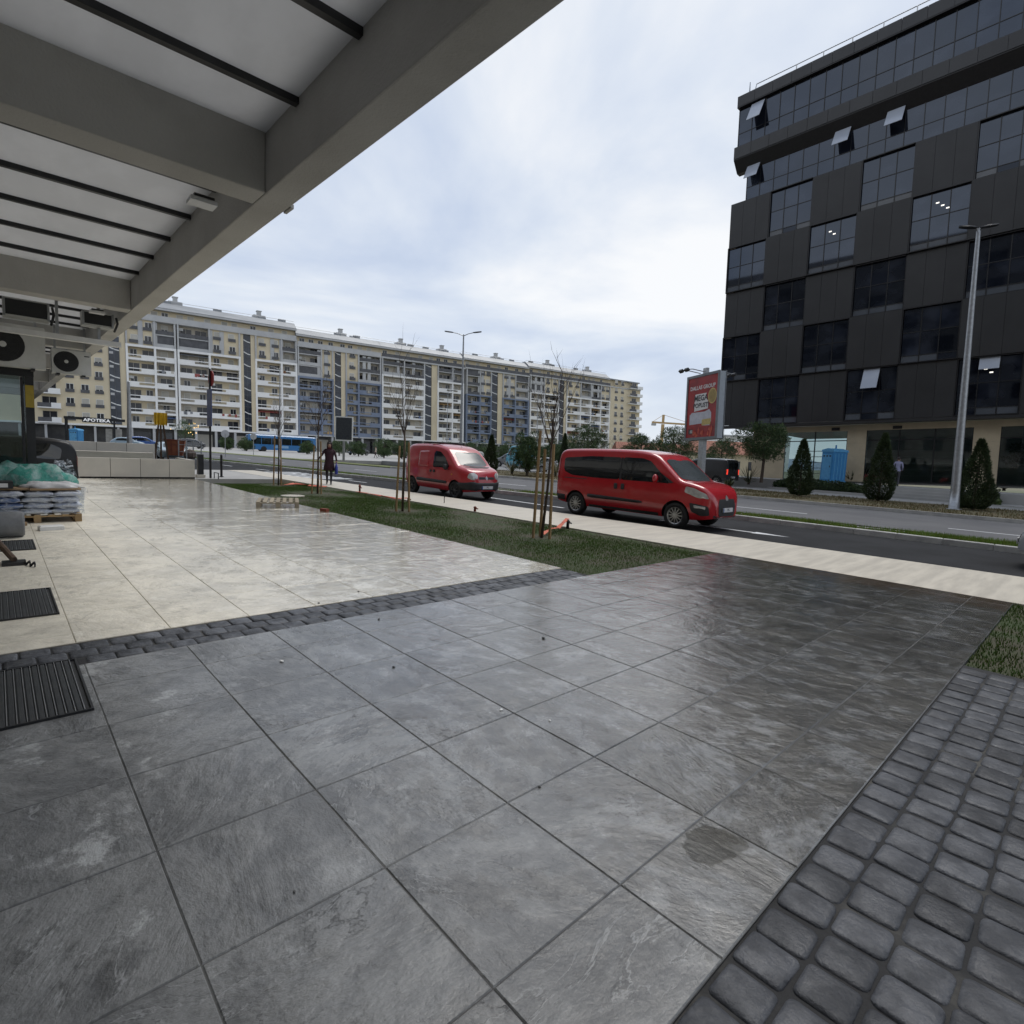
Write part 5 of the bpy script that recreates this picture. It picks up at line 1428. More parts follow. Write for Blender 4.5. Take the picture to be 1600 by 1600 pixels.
def pine_mesh(seed, h, rw, zc, rz, ncl=60, per=150):
    r = np.random.default_rng(seed)
    u = r.normal(size=(ncl, 3)); u /= np.linalg.norm(u, axis=1, keepdims=True); k = r.uniform(.35, 1, (ncl, 1)) ** .6
    c = u * k * np.array([rw, rw, rz]) + np.array([0, 0, zc]); c[:, :2] *= r.uniform(.8, 1.15, (ncl, 1))
    P, D = clumpy(r, c, r.uniform(.28, .5, ncl) * rw * .62, per)
    return leafmesh('crown', P, D, .20, .022, PINEL, seed), c
def pine(label, base, h, w, seed, low=.35, group='pines'):
    t = thing('pine_tree', label, 'tree', base, rnd.uniform(0, 6), group)
    me, c = pine_mesh(seed, h, w / 2, h * (low + 1) / 2, h * (1 - low) / 2 * .9)
    link('crown', me, t)
    mb = MB().path([(0, 0, -.05), (.05, .02, h * .35), (-.03, .05, h * .7), (0, 0, h * .9)], [.11, .09, .06, .02], 7)
    for q in c[::4]: mb.path([(0, .03, max(.3, q[2] - .5)), tuple((np.array([0, 0, q[2] - .25]) + q) / 2), tuple(q)], [.035, .025, .01], 4)
    mb.build('trunk', BARK, t); return t
def gbase(u, v, z): p = at(u, v, z); return (p.x, p.y, z)
pine('bushy round pine growing down to the ground beside the far road', gbase(823, 744, .17), 3.1, 2.2, 1, low=.12)
pine('round pine with several stems in front of the office shop windows', (dep(1190, 748, 37).x, dep(1190, 748, 37).y, .6), 4.0, 3.3, 2, low=.33)
pine('broad pine standing behind the long red van roof, next to the billboard', (dep(1048, 740, 46).x, dep(1048, 740, 46).y, .15), 4.4, 3.6, 3, low=.2)
pine('small pine close beside the billboard pine', (dep(1000, 738, 50).x, dep(1000, 738, 50).y, .15), 3.9, 2.9, 4, low=.2)
pine('broad dark pine above the long red van, before the white section', (dep(915, 735, 48).x, dep(915, 735, 48).y, .15), 4.6, 3.6, 5, low=.2)
pine('low pine behind the billboard post', (dep(1125, 740, 60).x, dep(1125, 740, 60).y, .15), 4.5, 3.6, 6, low=.15)
pine('pine at the edge by the last cypress', (dep(1612, 770, 34).x, dep(1612, 770, 34).y, .75), 3.4, 2.6, 7, low=.3)
for i, (u, v, D, h, w) in enumerate(((742, 720, 78, 3.2, 3.6), (790, 722, 75, 3.2, 3.2), (700, 716, 82, 3.0, 3.0), (880, 728, 60, 3.4, 3.0), (865, 728, 64, 3.6, 2.6), (600, 713, 88, 3.2, 3.4), (628, 712, 90, 3.0, 3.0), (530, 709, 92, 3.0, 3.4), (560, 709, 96, 2.6, 3.0))):
    p = dep(u, v, D)
    pine(['grey-green round tree in front of the middle white section', 'grey-green round tree beside the turquoise van', 'dark bushy tree behind the smaller red van', 'dark shrub-like tree left of the sapling stakes above the van', 'slim dark tree behind the bushy pine',
          'dark bush behind the far pedestrian', 'dark bush between far parked cars', 'dark bush under the small dark billboard', 'dark bush next to the small dark billboard'][i], (p.x, p.y, .1), h, w, 20 + i % 3, .1, 'far bushy trees')
def cypress(label, base, h, w, seed):
    t = thing('cypress', label, 'tree', base, rnd.uniform(0, 6), 'cypresses on the verge')
    r = np.random.default_rng(seed); n = 9000
    z = r.uniform(0, 1, n) ** 1.25; prof = np.minimum(1, (1 - z) ** .8 * 1.15) * np.minimum(1, .55 + z * 3)
    ph = r.uniform(0, 2 * PI, n); lump = 1 + .16 * np.sin(ph * 3 + z * 11) + .10 * np.sin(ph * 5 - z * 23)
    k = r.uniform(.55, 1.02, n) ** .5
    R_ = prof * w / 2 * k * lump
    P = np.c_[np.cos(ph) * R_, np.sin(ph) * R_, z * h * .97 + .05]
    D = np.c_[np.cos(ph) * .8, np.sin(ph) * .8, np.full(n, .75)] + r.normal(size=(n, 3)) * .35
    link('crown', leafmesh('crown', P, D, .13, .022, CYPL, seed), t)
    MB().path([(0, 0, -.05), (0, 0, h * .8)], [.07, .02], 6).build('trunk', BARK, t)
    return t
cypress('cypress with a narrow top nearest the blue toilet cabin', gbase(1248, 775, .17), 2.95, 1.25, 1)
cypress('tallest cypress before the office steps', gbase(1372, 783, .17), 3.4, 1.30, 2)
cypress('cypress right beside the tall lamp post', gbase(1520, 797, .17), 3.05, 1.35, 3)
cypress('small cypress just past the nose of the smaller red van', gbase(766, 739, .17), 2.85, 1.0, 4)
cypress('slim cypress beyond the long red van', (dep(880, 735, 50).x, dep(880, 735, 50).y, .15), 3.6, 1.0, 5)
def spiky(label, base, h, n, seed, spread=1.0, group='spiky yuccas'):
    t = thing('yucca', label, 'plant', base, 0, group); r = random.Random(seed)
    mb = MB()
    for k in range(n):
        a = r.uniform(0, 2 * PI); e = r.uniform(.25, 1.35); L = h * r.uniform(.65, 1.05)
        d = Vector((math.cos(a) * math.cos(e) * spread, math.sin(a) * math.cos(e) * spread, math.sin(e))); s = Vector((-math.sin(a), math.cos(a), 0)) * .03
        p0 = Vector((0, 0, .05)); p1 = p0 + d * L * .55; p2 = p0 + d * L + Vector((0, 0, -.12 * L * math.cos(e)))
        mb.add([p0 - s * .6, p0 + s * .6, p1 + s, p1 - s, p2], [(0, 1, 2, 3), (3, 2, 4)], r.randrange(3))
    mb.build('leaves', PALML, t); MB().lathe([(.10, -.05), (.08, .12), (.03, .16)], 8).build('stem', BARK, t)
for u, v, z, h, lb in ((1348, 752, .8, 1.7, 'spiky pale yucca between the toilet cabin and the tallest cypress'), (1568, 770, .8, 1.7, 'spiky yucca right of the lamp post cypress'), (1330, 754, .8, 1.1, 'low yucca by the hedge end'), (1170, 752, .4, 1.5, 'yucca under the pine by the shop windows'),
                       (1138, 768, .2, .8, 'yucca tuft on the verge behind the long red van'), (800, 732, .2, 1.6, 'yucca clump between the minivan and the bushy pine'), (868, 740, .2, 1.6, 'yucca clump behind the nearest sapling stakes')):
    D = 38 if u > 1100 and u != 1138 else (34 if u == 1138 else 42); p = dep(u, v, D); spiky(lb, (p.x, p.y, z if u < 1300 else pz), h, 46, int(u))
def hedge(label, a, b, d, h, z, seed):
    a = Vector(a); b = Vector(b); t = thing('hedge', label, 'hedge', ((a.x + b.x) / 2, (a.y + b.y) / 2, z), 0, 'clipped hedges')
    r = np.random.default_rng(seed); n = 5000; L = (b.x - a.x)
    P = np.c_[r.uniform(-L / 2, L / 2, n), r.uniform(-d / 2, d / 2, n), r.uniform(.02, 1, n) ** .5 * h]; P[:, 2] *= 1 - .35 * (np.abs(P[:, 0]) / (L / 2)) ** 4 - .3 * (np.abs(P[:, 1]) / (d / 2)) ** 3
    D = r.normal(size=(n, 3)) + np.array([0, 0, .8])
    link('foliage', leafmesh('foliage', P, D, .12, .035, SHRL[:2] if seed < 50 else SHRL[1:], seed), t)
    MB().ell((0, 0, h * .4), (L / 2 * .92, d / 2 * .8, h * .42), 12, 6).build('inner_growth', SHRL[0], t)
hedge('long dark clipped hedge below the blue toilet cabin', (-15.2, 38.1), (-9.9, 38.1), .9, .75, .18, 1)
hedge('short round hedge right of the office steps', (-5.2, 38.2), (-3.9, 38.2), .9, .6, .35, 2)
hedge('bright low hedge in front of the round one', (-5.0, 37.3), (-3.7, 37.3), .7, .4, .18, 60)
hedge('bright low hedge behind the lamp post cypress', (-2.2, 37.5), (1.5, 37.5), .8, .45, .18, 61)
MB0 = struct(MB().box(-15.4, -9.7, 37.5, 38.59, .1, .32).build('planter_kerb', PAVE)); struct(MB().box(-5.55, 6, 36.8, 38.59, .1, .26).build('planter_kerb', PAVE))

# bare saplings with three wooden stakes each
def sapling(label, base, h, seed, fork, lean=(0, 0)):
    t = thing('sapling', label, 'tree', base, 0, 'bare saplings in the lawn bed'); r = random.Random(seed)
    tr = MB(); top = Vector((lean[0] * fork, lean[1] * fork, fork))
    tr.path([(0, 0, -.05), tuple(top * .5 + Vector((.012, .008, 0))), tuple(top)], [.032, .027, .022], 7)
    tr.build('trunk', BARK, t, True)
    br = MB()
    def grow(p, d, L, rad, lev):
        pts = [p]; q = p.copy(); dd = d.copy()
        for k in range(4):
            dd = (dd + Vector((r.uniform(-.16, .16), r.uniform(-.16, .16), .10))).normalized(); q = q + dd * L / 4; pts.append(q.copy())
            if lev < 2 and k > 0:
                for _ in range(1 if lev else 2):
                    if r.random() < .75:
                        a = r.uniform(0, 6.28); nd_ = (dd + Vector((math.cos(a), math.sin(a), .3)) * .65).normalized()
                        grow(q, nd_, L * r.uniform(.35, .6), rad * .5, lev + 1)
        br.path([tuple(x) for x in pts], [rad, rad * .85, rad * .65, rad * .45, rad * .2], 4 if lev else 5)
    n = 8
    for k in range(n):
        a = 2 * PI * k / n + r.uniform(-.3, .3); e = r.uniform(1.08, 1.42)
        d = Vector((math.cos(a) * math.cos(e), math.sin(a) * math.cos(e), math.sin(e)))
        grow(top - Vector((0, 0, r.uniform(0, .25))), d, (h - fork) * r.uniform(.55, .8), .011, 0)
    grow(top, Vector((lean[0] * .5, lean[1] * .5, 1)), (h - fork) * .95, .014, 0)
    br.build('branches', TWIG, t); return t
def stakes(name, base, seed, hs):
    r = random.Random(seed)
    for k, hgt in enumerate(hs):
        a = 2 * PI * k / 3 + r.uniform(-.2, .2) + .4; b = Vector(base) + Vector((math.cos(a) * .19, math.sin(a) * .19, -.1))
        t = MB(); tip = Vector((r.uniform(-.03, .03) - math.cos(a) * .05, r.uniform(-.03, .03) - math.sin(a) * .05, hgt + .1))
        t.path([(0, 0, 0), tuple(tip * .5 + Vector((r.uniform(-.01, .01), 0, 0))), tuple(tip)], [.030, .029, .027], 8)
        o = t.build('tree_stake', STAKEM, None, False, b)
        tag(o, 'round wooden stake ' + name, 'stake', 'stakes ' + name)
S1 = at(846, 838); S2 = at(629, 797); S3 = at(496, 770); S4 = at(435, 757)
sapling('tallest bare sapling, next to the long red van', (S1.x, S1.y, -.03), 3.45, 1, 2.0, (.03, .05)); stakes('around the sapling next to the long red van', S1, 1, (1.85, 1.75, 2.1))
sapling('bare sapling in front of the smaller red van', (S2.x, S2.y, -.03), 3.75, 2, 2.15); stakes('around the sapling by the smaller red van', S2, 2, (1.8, 1.9, 1.7))
sapling('bare sapling beside the walking woman', (S3.x, S3.y, -.03), 3.8, 3, 2.2); stakes('around the sapling by the walking woman', S3, 3, (1.75, 1.85, 1.6))
sapling('smallest bare sapling at the crossing end of the lawn', (S4.x, S4.y, -.03), 3.1, 4, 2.0); stakes('around the sapling at the crossing', S4, 4, (1.7, 1.8, 1.9))
# rubber / tape ties
TAPE = pm('orange_tape', (.62, .12, .05), (.5, .09, .04), rough=.6, scale=6)
def ribbon(label, pts, w=.06):
    mb = MB(); P = [Vector(p) for p in pts]
    rr_ = random.Random(len(label))
    for i in range(len(P) - 1):
        d = (P[i + 1] - P[i]).normalized(); s = Vector((-d.y, d.x, rr_.uniform(-.6, .6))).normalized() * w / 2; s2 = Vector((-d.y, d.x, rr_.uniform(-.6, .6))).normalized() * w / 2
        n_ = Vector((0, 0, .004))
        mb.add([P[i] - s, P[i] + s, P[i + 1] + s2, P[i + 1] - s2, P[i] - s + n_, P[i] + s + n_, P[i + 1] + s2 + n_, P[i + 1] - s2 + n_], [(3, 2, 1, 0), (4, 5, 6, 7), (0, 1, 5, 4), (2, 3, 7, 6), (1, 2, 6, 5), (3, 0, 4, 7)])
    tag(mb.build('warning_tape', TAPE), label, 'tape', 'scraps of orange tape')
def gp(u, v, z): p = at(u, v, 0); return (p.x, p.y, z)
ribbon('crumpled orange tape at the stakes by the long red van', [gp(848, 836, .03), gp(862, 833, .10), gp(872, 828, .05), gp(880, 826, .14), gp(886, 822, .18)], .09)
ribbon('orange tape trailing on the pavement edge by the smaller red van', [gp(556, 770, .05), gp(575, 772, .03), gp(596, 777, .05), gp(620, 780, .02), gp(636, 781, .06)], .07)
ribbon('orange tape lying at the lawn edge behind the walking woman', [gp(440, 759, .02), gp(460, 757, .04), gp(482, 759, .02), gp(510, 762, .04)], .12)
# irrigation risers
RUST = pm('red_rust', (.24, .055, .03), (.16, .04, .025), rough=.8, scale=12)
for i, (u, v, h, m, lb) in enumerate(((562, 769, .28, RUST, 'small red standpipe at the lawn edge'), (742, 799, .14, RUST, 'short dark red pipe stub by the lawn edge'), (887, 824, .18, DARKM, 'short black pipe stub with orange tape'), (638, 784, .13, RUST, 'low pipe stub near the smaller red van'), (694, 786, .24, DARKM, 'thin steel pin at the pavement edge'))):
    t = thing('standpipe', lb, 'pipe', at(u, v, 0), 0, 'pipe stubs along the lawn')
    w = .012 if i == 4 else .035
    MB().lathe([(w, -.08), (w, h * .7), (w * 1.4, h * .72), (w * 1.4, h * .85), (w * .8, h * .87), (w * .8, h)], 10).build('pipe', m, t, True)
    if i < 4: MB().path([(0, 0, h * .6), (.06, .02, h * .6), (.09, .03, h * .55)], .018, 7).build('tap', m, t)
p = at(758, 803, 0)
o = MB().cbox(-.11, .11, -.05, .05, 0, .07, .006).build('brick', RUST, None, False, at(507, 799, 0)); tag(o, 'red brick lying at the lawn corner near the empty pallet', 'brick'); o.rotation_euler = (0, 0, .3)
MANH = struct(MB().lathe([(.36, -.04), (.36, -.012), (.33, -.008)], 20, (-17.6, 6.9, 0)).build('manhole_cover', CONC))

# ================================================================== street furniture
def lamp(label, base, h, arms, r0=.11, seed=0, group='street lamps', heads=True, rz=0):
    t = plumb(thing('street_lamp', label, 'street lamp', base, 0, group), rz)
    MB().lathe([(r0 * 1.7, 0), (r0 * 1.7, .03), (r0 * 1.15, .04), (r0, .8), (r0 * .45, h - .05), (r0 * .45, h)], 12).build('pole', GALV, t, True)
    for (dx, ln) in arms:
        a = MB().path([(0, 0, h - .12), (dx * ln * .5, 0, h + .05), (dx * ln, 0, h + .14)], [.035, .03, .03], 7).build('arm', GALV, t)
        hd = MB(); L = .62
        prof = [(-.02, .03), (.10, .11), (.35, .15), (L, .11), (L + .05, .02)]
        v = []
        for x, w in prof:
            for (yy, zz_) in ((-w, 0), (w, 0), (w * .7, .06), (-w * .7, .06)): v.append((dx * (ln + x), yy, h + .12 + zz_ + x * .12))
        f = []
        for i in range(len(prof) - 1):
            for k in range(4): f.append((4 * i + k, 4 * i + (k + 1) % 4, 4 * i + 4 + (k + 1) % 4, 4 * i + 4 + k))
        f += [(3, 2, 1, 0), (16, 17, 18, 19)]
        hd.add(v, f).build('lamp_head', DARKM, a)
    return t
B_ = at(1490, 796, .17)
lamp('tall grey lamp post beside a cypress before the black office block', (B_.x, B_.y, .17), 11.6, [(-1, .06), (1, .04)], .17, rz=.6)
B_ = at(719, 735, .17)
lamp('tall lamp post with two spread arms rising behind the smaller red van', (B_.x, B_.y, .17), 10.7, [(-1, .85), (1, .75)], .12, rz=.75)
for u, vb, vt, z, D, lb in ((437, 712, 577, 0, 55, 'thin lamp post in line with the smallest sapling'), (698, 705, 612, 0, 88, 'thin lamp post before the middle white section'), (838, 712, 615, 0, 80, 'lamp post left of the tallest sapling'), (203, 722, 597, 0, 33, 'stout steel pole behind the pale block wall'), (848, 715, 650, 0, 95, 'distant short lamp post by the turquoise van')):
    b0 = dep(u, vb, D); top = 1.6 + (dep(u, vt, D).z - 1.6)
    lamp(lb, (b0.x, b0.y, .03), max(4, top - .03), [(-1, .9)] if u in (437, 838) else ([(1, .5)] if u == 698 else []), .15 if u == 203 else .08, rz=1.0)
# sign pole with flags seen edge on, near the block wall
b0 = at(329, 747)
t = thing('sign_post', 'dark post with a red round sign and a long blue banner seen edge-on', 'sign', b0)
MB().lathe([(.045, 0), (.04, 4.6)], 10).build('post', DARKM, t)
MB().lathe([(.33, -.012), (.33, .012)], 24, (.0, .05, 4.2), 'y').build('round_sign', pm('sign_red', (.40, .05, .05), (.3, .04, .05), rough=.4), t).rotation_euler = (0, 0, .06)
o = MB().box(-.25, .25, -.02, .02, 2.2, 3.75).build('banner', pm('sign_blue', (.03, .05, .16), (.05, .06, .15), rough=.4), t, False, (0.0, -.02, 0)); o.rotation_euler = (0, 0, .06)
b0 = at(313, 746)
o = thing('bollard', 'thick square black bollard at the end of the pale block wall', 'bollard', b0)
MB().cbox(-.11, .11, -.11, .11, .13, 1.0, .01).build('shaft', DARKM, o); MB().cbox(-.16, .16, -.16, .16, 0, .129, .01).build('base', CONC, o)
b0 = at(346, 745)
o = thing('bollard', 'slim black bollard between the wall and the crossing', 'bollard', b0); MB().lathe([(.05, 0), (.05, .95), (.03, 1.0)], 10).build('shaft', DARKM, o); MB().lathe([(.10, 0), (.10, .02)], 12).build('base', DARKM, o)
o = thing('bike_rack', 'low steel hoop by the crossing', 'rack', at(338, 748)); MB().path([(-.3, 0, 0), (-.3, 0, .25), (.3, 0, .25), (.3, 0, 0)], .02, 6).build('hoop', DARKM, o)
b0 = dep(230, 706, 60); o = thing('litter_bin', 'dark litter bin next to the stout steel pole', 'bin', (b0.x + .6, b0.y + .9, .03)); MB().lathe([(.3, 0), (.32, 1.0), (.2, 1.1)], 14).build('drum', DARKM, o); MB().lathe([(.2, 1.101), (.2, 1.13)], 14).build('lid', BLACKP, o)

# billboard
bbp = at(1094, 760, .17)
t = thing('billboard', 'tall red advertising billboard with floodlight arms on a steel post', 'billboard', (bbp.x, bbp.y, .17)); plumb(t, 0)
POSTER = pm('poster_red', (.38, .018, .022), (.20, .01, .016), rough=.25, scale=1.4, detail=6, lo=.4, hi=.75)
FRM = pm('billboard_frame', (.20, .21, .22), (.17, .18, .19), rough=.4, metal=.5); SIDEP = pm('billboard_side', (.42, .46, .50), (.38, .42, .46), rough=.35)
# face looks along -x' : rotate so the face turns to the road user coming from the left
rzb = math.radians(-24)
def bl(x, y): return (x * math.cos(rzb) - y * math.sin(rzb), x * math.sin(rzb) + y * math.cos(rzb))
root = bpy.data.objects.new('panel', None)
fw, z0b, z1b, th = 1.55, 3.0, 7.05, .22
def bbox(x0, x1, y0, y1, z0, z1, name, mat):
    pts = [bl(x0, y0), bl(x1, y0), bl(x1, y1), bl(x0, y1)]
    return MB().prism(pts, z0, z1).build(name, mat, t)
bpy.data.objects.remove(root)
MB().prism([bl(-.22, -.14), bl(.22, -.14), bl(.22, .14), bl(-.22, .14)], -.05, z0b + .05).build('post', GALV, t)
bbox(-.22, .12, -.10, .10, z1b, z1b + .42, 'post_head', GALV)
bbox(-fw, fw, -th, th, z0b, z1b, 'cabinet', SIDEP)
for sgn in (-1, 1):
    y0, y1 = (sgn * th, sgn * (th + .05)) if sgn > 0 else (sgn * (th + .05), sgn * th)
    for a in ((-fw - .04, -fw + .12, z0b - .04, z1b + .04), (fw - .12, fw + .04, z0b - .04, z1b + .04), (-fw + .121, fw - .121, z1b - .12, z1b + .04), (-fw + .121, fw - .121, z0b - .04, z0b + .12)):
        bbox(a[0], a[1], y0 + .0005, y1, a[2], a[3], 'frame_rail', FRM)
    bbox(-fw + .122, fw - .122, (sgn * th + .0005) if sgn > 0 else sgn * th - .012, (sgn * th + .012) if sgn > 0 else sgn * th - .0005, z0b + .121, z1b - .121, 'poster', POSTER)
    for dx in (-.3, .25):
        p0 = bl(dx, sgn * th); p1 = bl(dx, sgn * (th + 1.0)); p2 = bl(dx + .15, sgn * (th + 1.5))
        a = MB().path([(*p0, z1b + .1), (*p1, z1b + .20), (*p2, z1b + .12)], .028, 6).build('lamp_arm', GALV, t)
        p3 = bl(dx + .15, sgn * (th + 1.55)); o = MB().cbox(-.16, .16, -.10, .10, -.07, .10, .03).build('floodlight', DARKM, a, False, (*p3, z1b + .08)); o.rotation_euler = (.7 * sgn, 0, rzb)
# printed matter on the camera side (local -y side)
PW = pm('print_white', (.80, .78, .76), (.7, .68, .67), rough=.3); PGOLD = pm('print_gold', (.62, .46, .16), (.5, .38, .12), rough=.3); PBOX = pm('print_boxes', (.62, .62, .68), (.5, .5, .56), rough=.3, scale=3); PORG = pm('print_orange', (.62, .10, .04), (.45, .05, .03), rough=.3, scale=4)
def face_plate(pts, name, mat, lift):
    y = -(th + .012 + lift); v = [(*bl(x, y), z) for x, z in pts] + [(*bl(x, y + .003), z) for x, z in pts]; n = len(pts)
    return MB().add(v, [tuple(range(n - 1, -1, -1)), tuple(range(n, 2 * n))] + [(i, (i + 1) % n, n + (i + 1) % n, n + i) for i in range(n)]).build(name, mat, t)
def ftext(body, size, x, z, mat, lift=.004, sx=1.0, bold=True):
    y = -(th + .012 + lift); p = bl(x, y)
    return text_mesh('poster_lettering', body, size, mat, t, (p[0], p[1], z), (PI / 2, 0, rzb), .002, sx, bold)
ftext('DALLAS GROUP', .34, 0, 6.25, PW)
face_plate([(-.72, 5.72), (-.66, 5.86), (.42, 5.86), (.46, 5.45), (.60, 5.40), (.62, 4.88), (-.72, 4.78)], 'poster_panel', PW, .004)
ftext('MEGA', .50, -.10, 5.58, PLTX, .009); ftext('POPUSTI', .40, -.06, 5.12, PLTX, .009)
n = 24
face_plate([(.98 + .40 * math.cos(2 * PI * k / n), 5.62 + .48 * math.sin(2 * PI * k / n)) for k in range(n)], 'poster_badge', PGOLD, .004)
face_plate([(.98 + .33 * math.cos(2 * PI * k / n), 5.62 + .40 * math.sin(2 * PI * k / n)) for k in range(n)], 'poster_badge_core', pm('print_dark_gold', (.30, .20, .05), (.4, .28, .08), rough=.3), .008)
face_plate([(-1.15, 3.95), (-1.15, 4.55), (-.95, 4.72), (.3, 4.70), (.75, 4.82), (.95, 4.6), (.98, 4.1), (.85, 3.82), (.15, 3.85), (.1, 3.98)], 'poster_boxes', PBOX, .004)
face_plate([(.1, 3.86), (.1, 4.22), (.95, 4.25), (.93, 3.88)], 'poster_gold_boxes', PGOLD, .008)
rb_ = random.Random(4)
for k in range(14):
    x = rb_.uniform(-.8, 1.2); z = rb_.uniform(3.2, 3.7); w = rb_.uniform(.04, .12); h = rb_.uniform(.2, .5)
    face_plate([(x - w, z - h * .3), (x + w * .6, z - h * .4), (x + w, z + h * .1), (x, z + h * .6), (x - w * .8, z + h * .2)], 'poster_flame', PORG, .004 + .0015 * k)
face_plate([(-1.2, 3.35), (-1.2, 3.65), (-.78, 3.65), (-.78, 3.35)], 'poster_logo', PLTX, .004)
face_plate([(-1.05, 3.42), (-1.05, 3.47), (-.8, 3.47), (-.8, 3.42)], 'poster_logo_line', PW, .008); face_plate([(-1.05, 3.53), (-1.05, 3.58), (-.8, 3.58), (-.8, 3.53)], 'poster_logo_line', PW, .008)

# small dark city-light billboard far down the road
b0 = dep(537, 712, 62); t = thing('billboard', 'small dark backlit billboard beside the road far behind the walking woman', 'billboard', (b0.x, b0.y, .05), .95)
MB().box(-.12, .12, -.1, .1, 0, 2.2).build('post', GALV, t); MB().box(-.95, .95, -.15, .15, 2.2, 4.9).build('cabinet', WHITEP, t)
MB().box(-.85, .85, -.165, -.151, 2.35, 4.78).build('poster', pm('dark_poster', (.03, .035, .045), (.05, .055, .06), rough=.3), t); MB().box(-.85, .85, .151, .165, 2.35, 4.78).build('poster', MATS['dark_poster'], t)
# round signs seen from behind, along the far kerb
for u, v, lb in ((350 + 2, 716, 'grey back of a round road sign by the near median'), (396, 713, 'grey back of a round road sign further up the median')):
    b0 = at(u, v, 0); t = thing('road_sign', lb, 'sign', b0, 0); MB().lathe([(.035, 0), (.035, 2.3)], 8).build('post', GALV, t)
    MB().lathe([(.36, -.015), (.36, .015)], 20, (0, 0, 2.3), 'x').build('disc', ALU, t)
# blue portable toilets
PBLUE = pm('toilet_blue', (.035, .24, .52), (.03, .20, .45), rough=.5, scale=1.2); PBLUE2 = pm('toilet_blue_pale', (.10, .36, .62), (.08, .3, .55), rough=.5)
def toilet(label, base, rz, s=1.0):
    t = thing('portable_toilet', label, 'toilet cabin', base, rz)
    MB().rbox(-.55, .55, -.55, .55, .12, 2.05, .06, n=3, c=.02).build('cabin', PBLUE, t); MB().cbox(-.6, .6, -.6, .6, 0, .119, .02).build('base', PBLUE2, t)
    mb = MB(); pr = [(-.58, 2.05), (-.52, 2.2), (0, 2.3), (.52, 2.2), (.58, 2.05)]
    v = [(x, -.58, z) for x, z in pr] + [(x, .58, z) for x, z in pr]; mb.add(v, [(0, 1, 2, 3, 4)[::-1], (5, 6, 7, 8, 9)] + [(i, (i + 1) % 5, 5 + (i + 1) % 5, 5 + i) for i in range(5)]); mb.build('roof', PBLUE2, t)
    d = MB().cbox(-.40, .40, -.575, -.552, .2, 1.9, .004).build('door', PBLUE2, t); MB().box(.28, .34, -.59, -.576, 1.0, 1.12).build('latch', DARKM, d)
    for k in range(3): MB().box(-.35 + .27 * k, -.2 + .27 * k, -.582, -.576, 1.72, 1.82).build('vent_slot', DARKM, d)
    for k in range(4): MB().box(.552, .572, -.45 + .25 * k, -.38 + .25 * k, .2, 1.95).build('rib', PBLUE2, t)
    MB().lathe([(.05, 2.2), (.05, 2.55)], 8, (-.4, .4, 0)).build('vent_pipe', PBLUE, t); t.scale = (s, s, s)
p = dep(1300, 751, 37.4); toilet('blue toilet cabin standing on the office podium by a stone pier', (p.x, p.y, pz), -.55, .98)
p = dep(120, 699, 72); toilet('blue toilet cabin beside the black pharmacy frame', (p.x, p.y, .03), .9)

# ================================================================== left background
WALLB = pm('wall_block_limestone', (.60, .56, .49), (.53, .50, .44), rough=.75, scale=1.2, ovar=.06)
pl = thing('planter_wall', 'low pale block planter wall closing the plaza', 'wall', (-25.75, 4, 0))
ue = [(85, 745), (122, 747), (173, 747.5), (220, 748), (265, 748), (305, 748)]
yy = [onx(u, v, -25.74).y for u, v in ue]
yy = [yy[0] - 3.0, yy[0] - 1.5] + yy
for a, b_ in zip(yy, yy[1:]): MB().cbox(-.16, .0, a - 4 + .008, b_ - 4 - .008, .06, .77, .006).build('block', WALLB, pl)
MB().box(-.15, -.02, yy[0] - 4, yy[-1] - 4.005, 0, .765).build('core', GROUT, pl)
MB().box(-2.6, -.161, yy[-1] - 4.17, yy[-1] - 4.0, .06, .769).build('end_block', WALLB, pl)
MB().box(-2.6, -.165, yy[0] - 4, yy[-1] - 4.18, 0, .60).build('soil', SOIL, pl)
MB().cbox(-2.9, -2.61, yy[0] - 4, yy[-1] - 5.0, 0, .95, .01).build('rear_wall', CONC, pl)
p2 = thing('planter_wall', 'second pale planter wall further back by the pharmacy frame', 'wall', (-36, 2.2, 0))
for k in range(6): MB().cbox(-.2, 0, -3.5 + k * 1.3 + .01, -2.2 + k * 1.3 - .01, 0, 1.25, .008).build('block', WALLB, p2)
MB().box(-.19, -.02, -3.49, 4.28, 0, 1.24).build('core', GROUT, p2)
# pharmacy frame with its lettering
px_ = dep(104, 699, 80); 
ph = thing('pharmacy_pergola', 'black steel pergola with white pharmacy lettering below the yellow wing', 'pergola', (px_.x, px_.y, .03), math.atan2(AD.y, AD.x))
L_ = 6.6
for x in (0, L_ * .86): MB().box(x - .12, x + .12, -.12, .12, 0, 3.7).build('post', DARKM, ph)
MB().box(-.2, L_ + .4, -.2, .2, 3.701, 4.0).build('beam', DARKM, ph); MB().box(-.2, L_ + .4, -.2, 3.4, 4.001, 4.08).build('roof', DARKM, ph)
for x in (0, L_ * .86): MB().box(x - .1, x + .1, 3.0, 3.2, 0, 3.999).build('rear_post', DARKM, ph)
MB().box(1.9, 5.4, -.30, -.201, 3.35, 4.05).build('fascia', DARKM, ph)
text_mesh('lettering', 'APOTEKA', .62, pm('sign_white_lit', (.9, .9, .9), (.9, .9, .9), emit=((1, 1, 1), .25)), ph, (3.6, -.32, 3.7), (PI / 2, 0, 0), .02, 1.15, True)
for k, x in enumerate((4.6, 5.8)): MB().box(x, x + .8, .5, .9, 0, 2.6).build('bottle_crate_stack', pm('crate_grey', (.45, .43, .38), (.36, .34, .3), rough=.8, scale=3), ph)
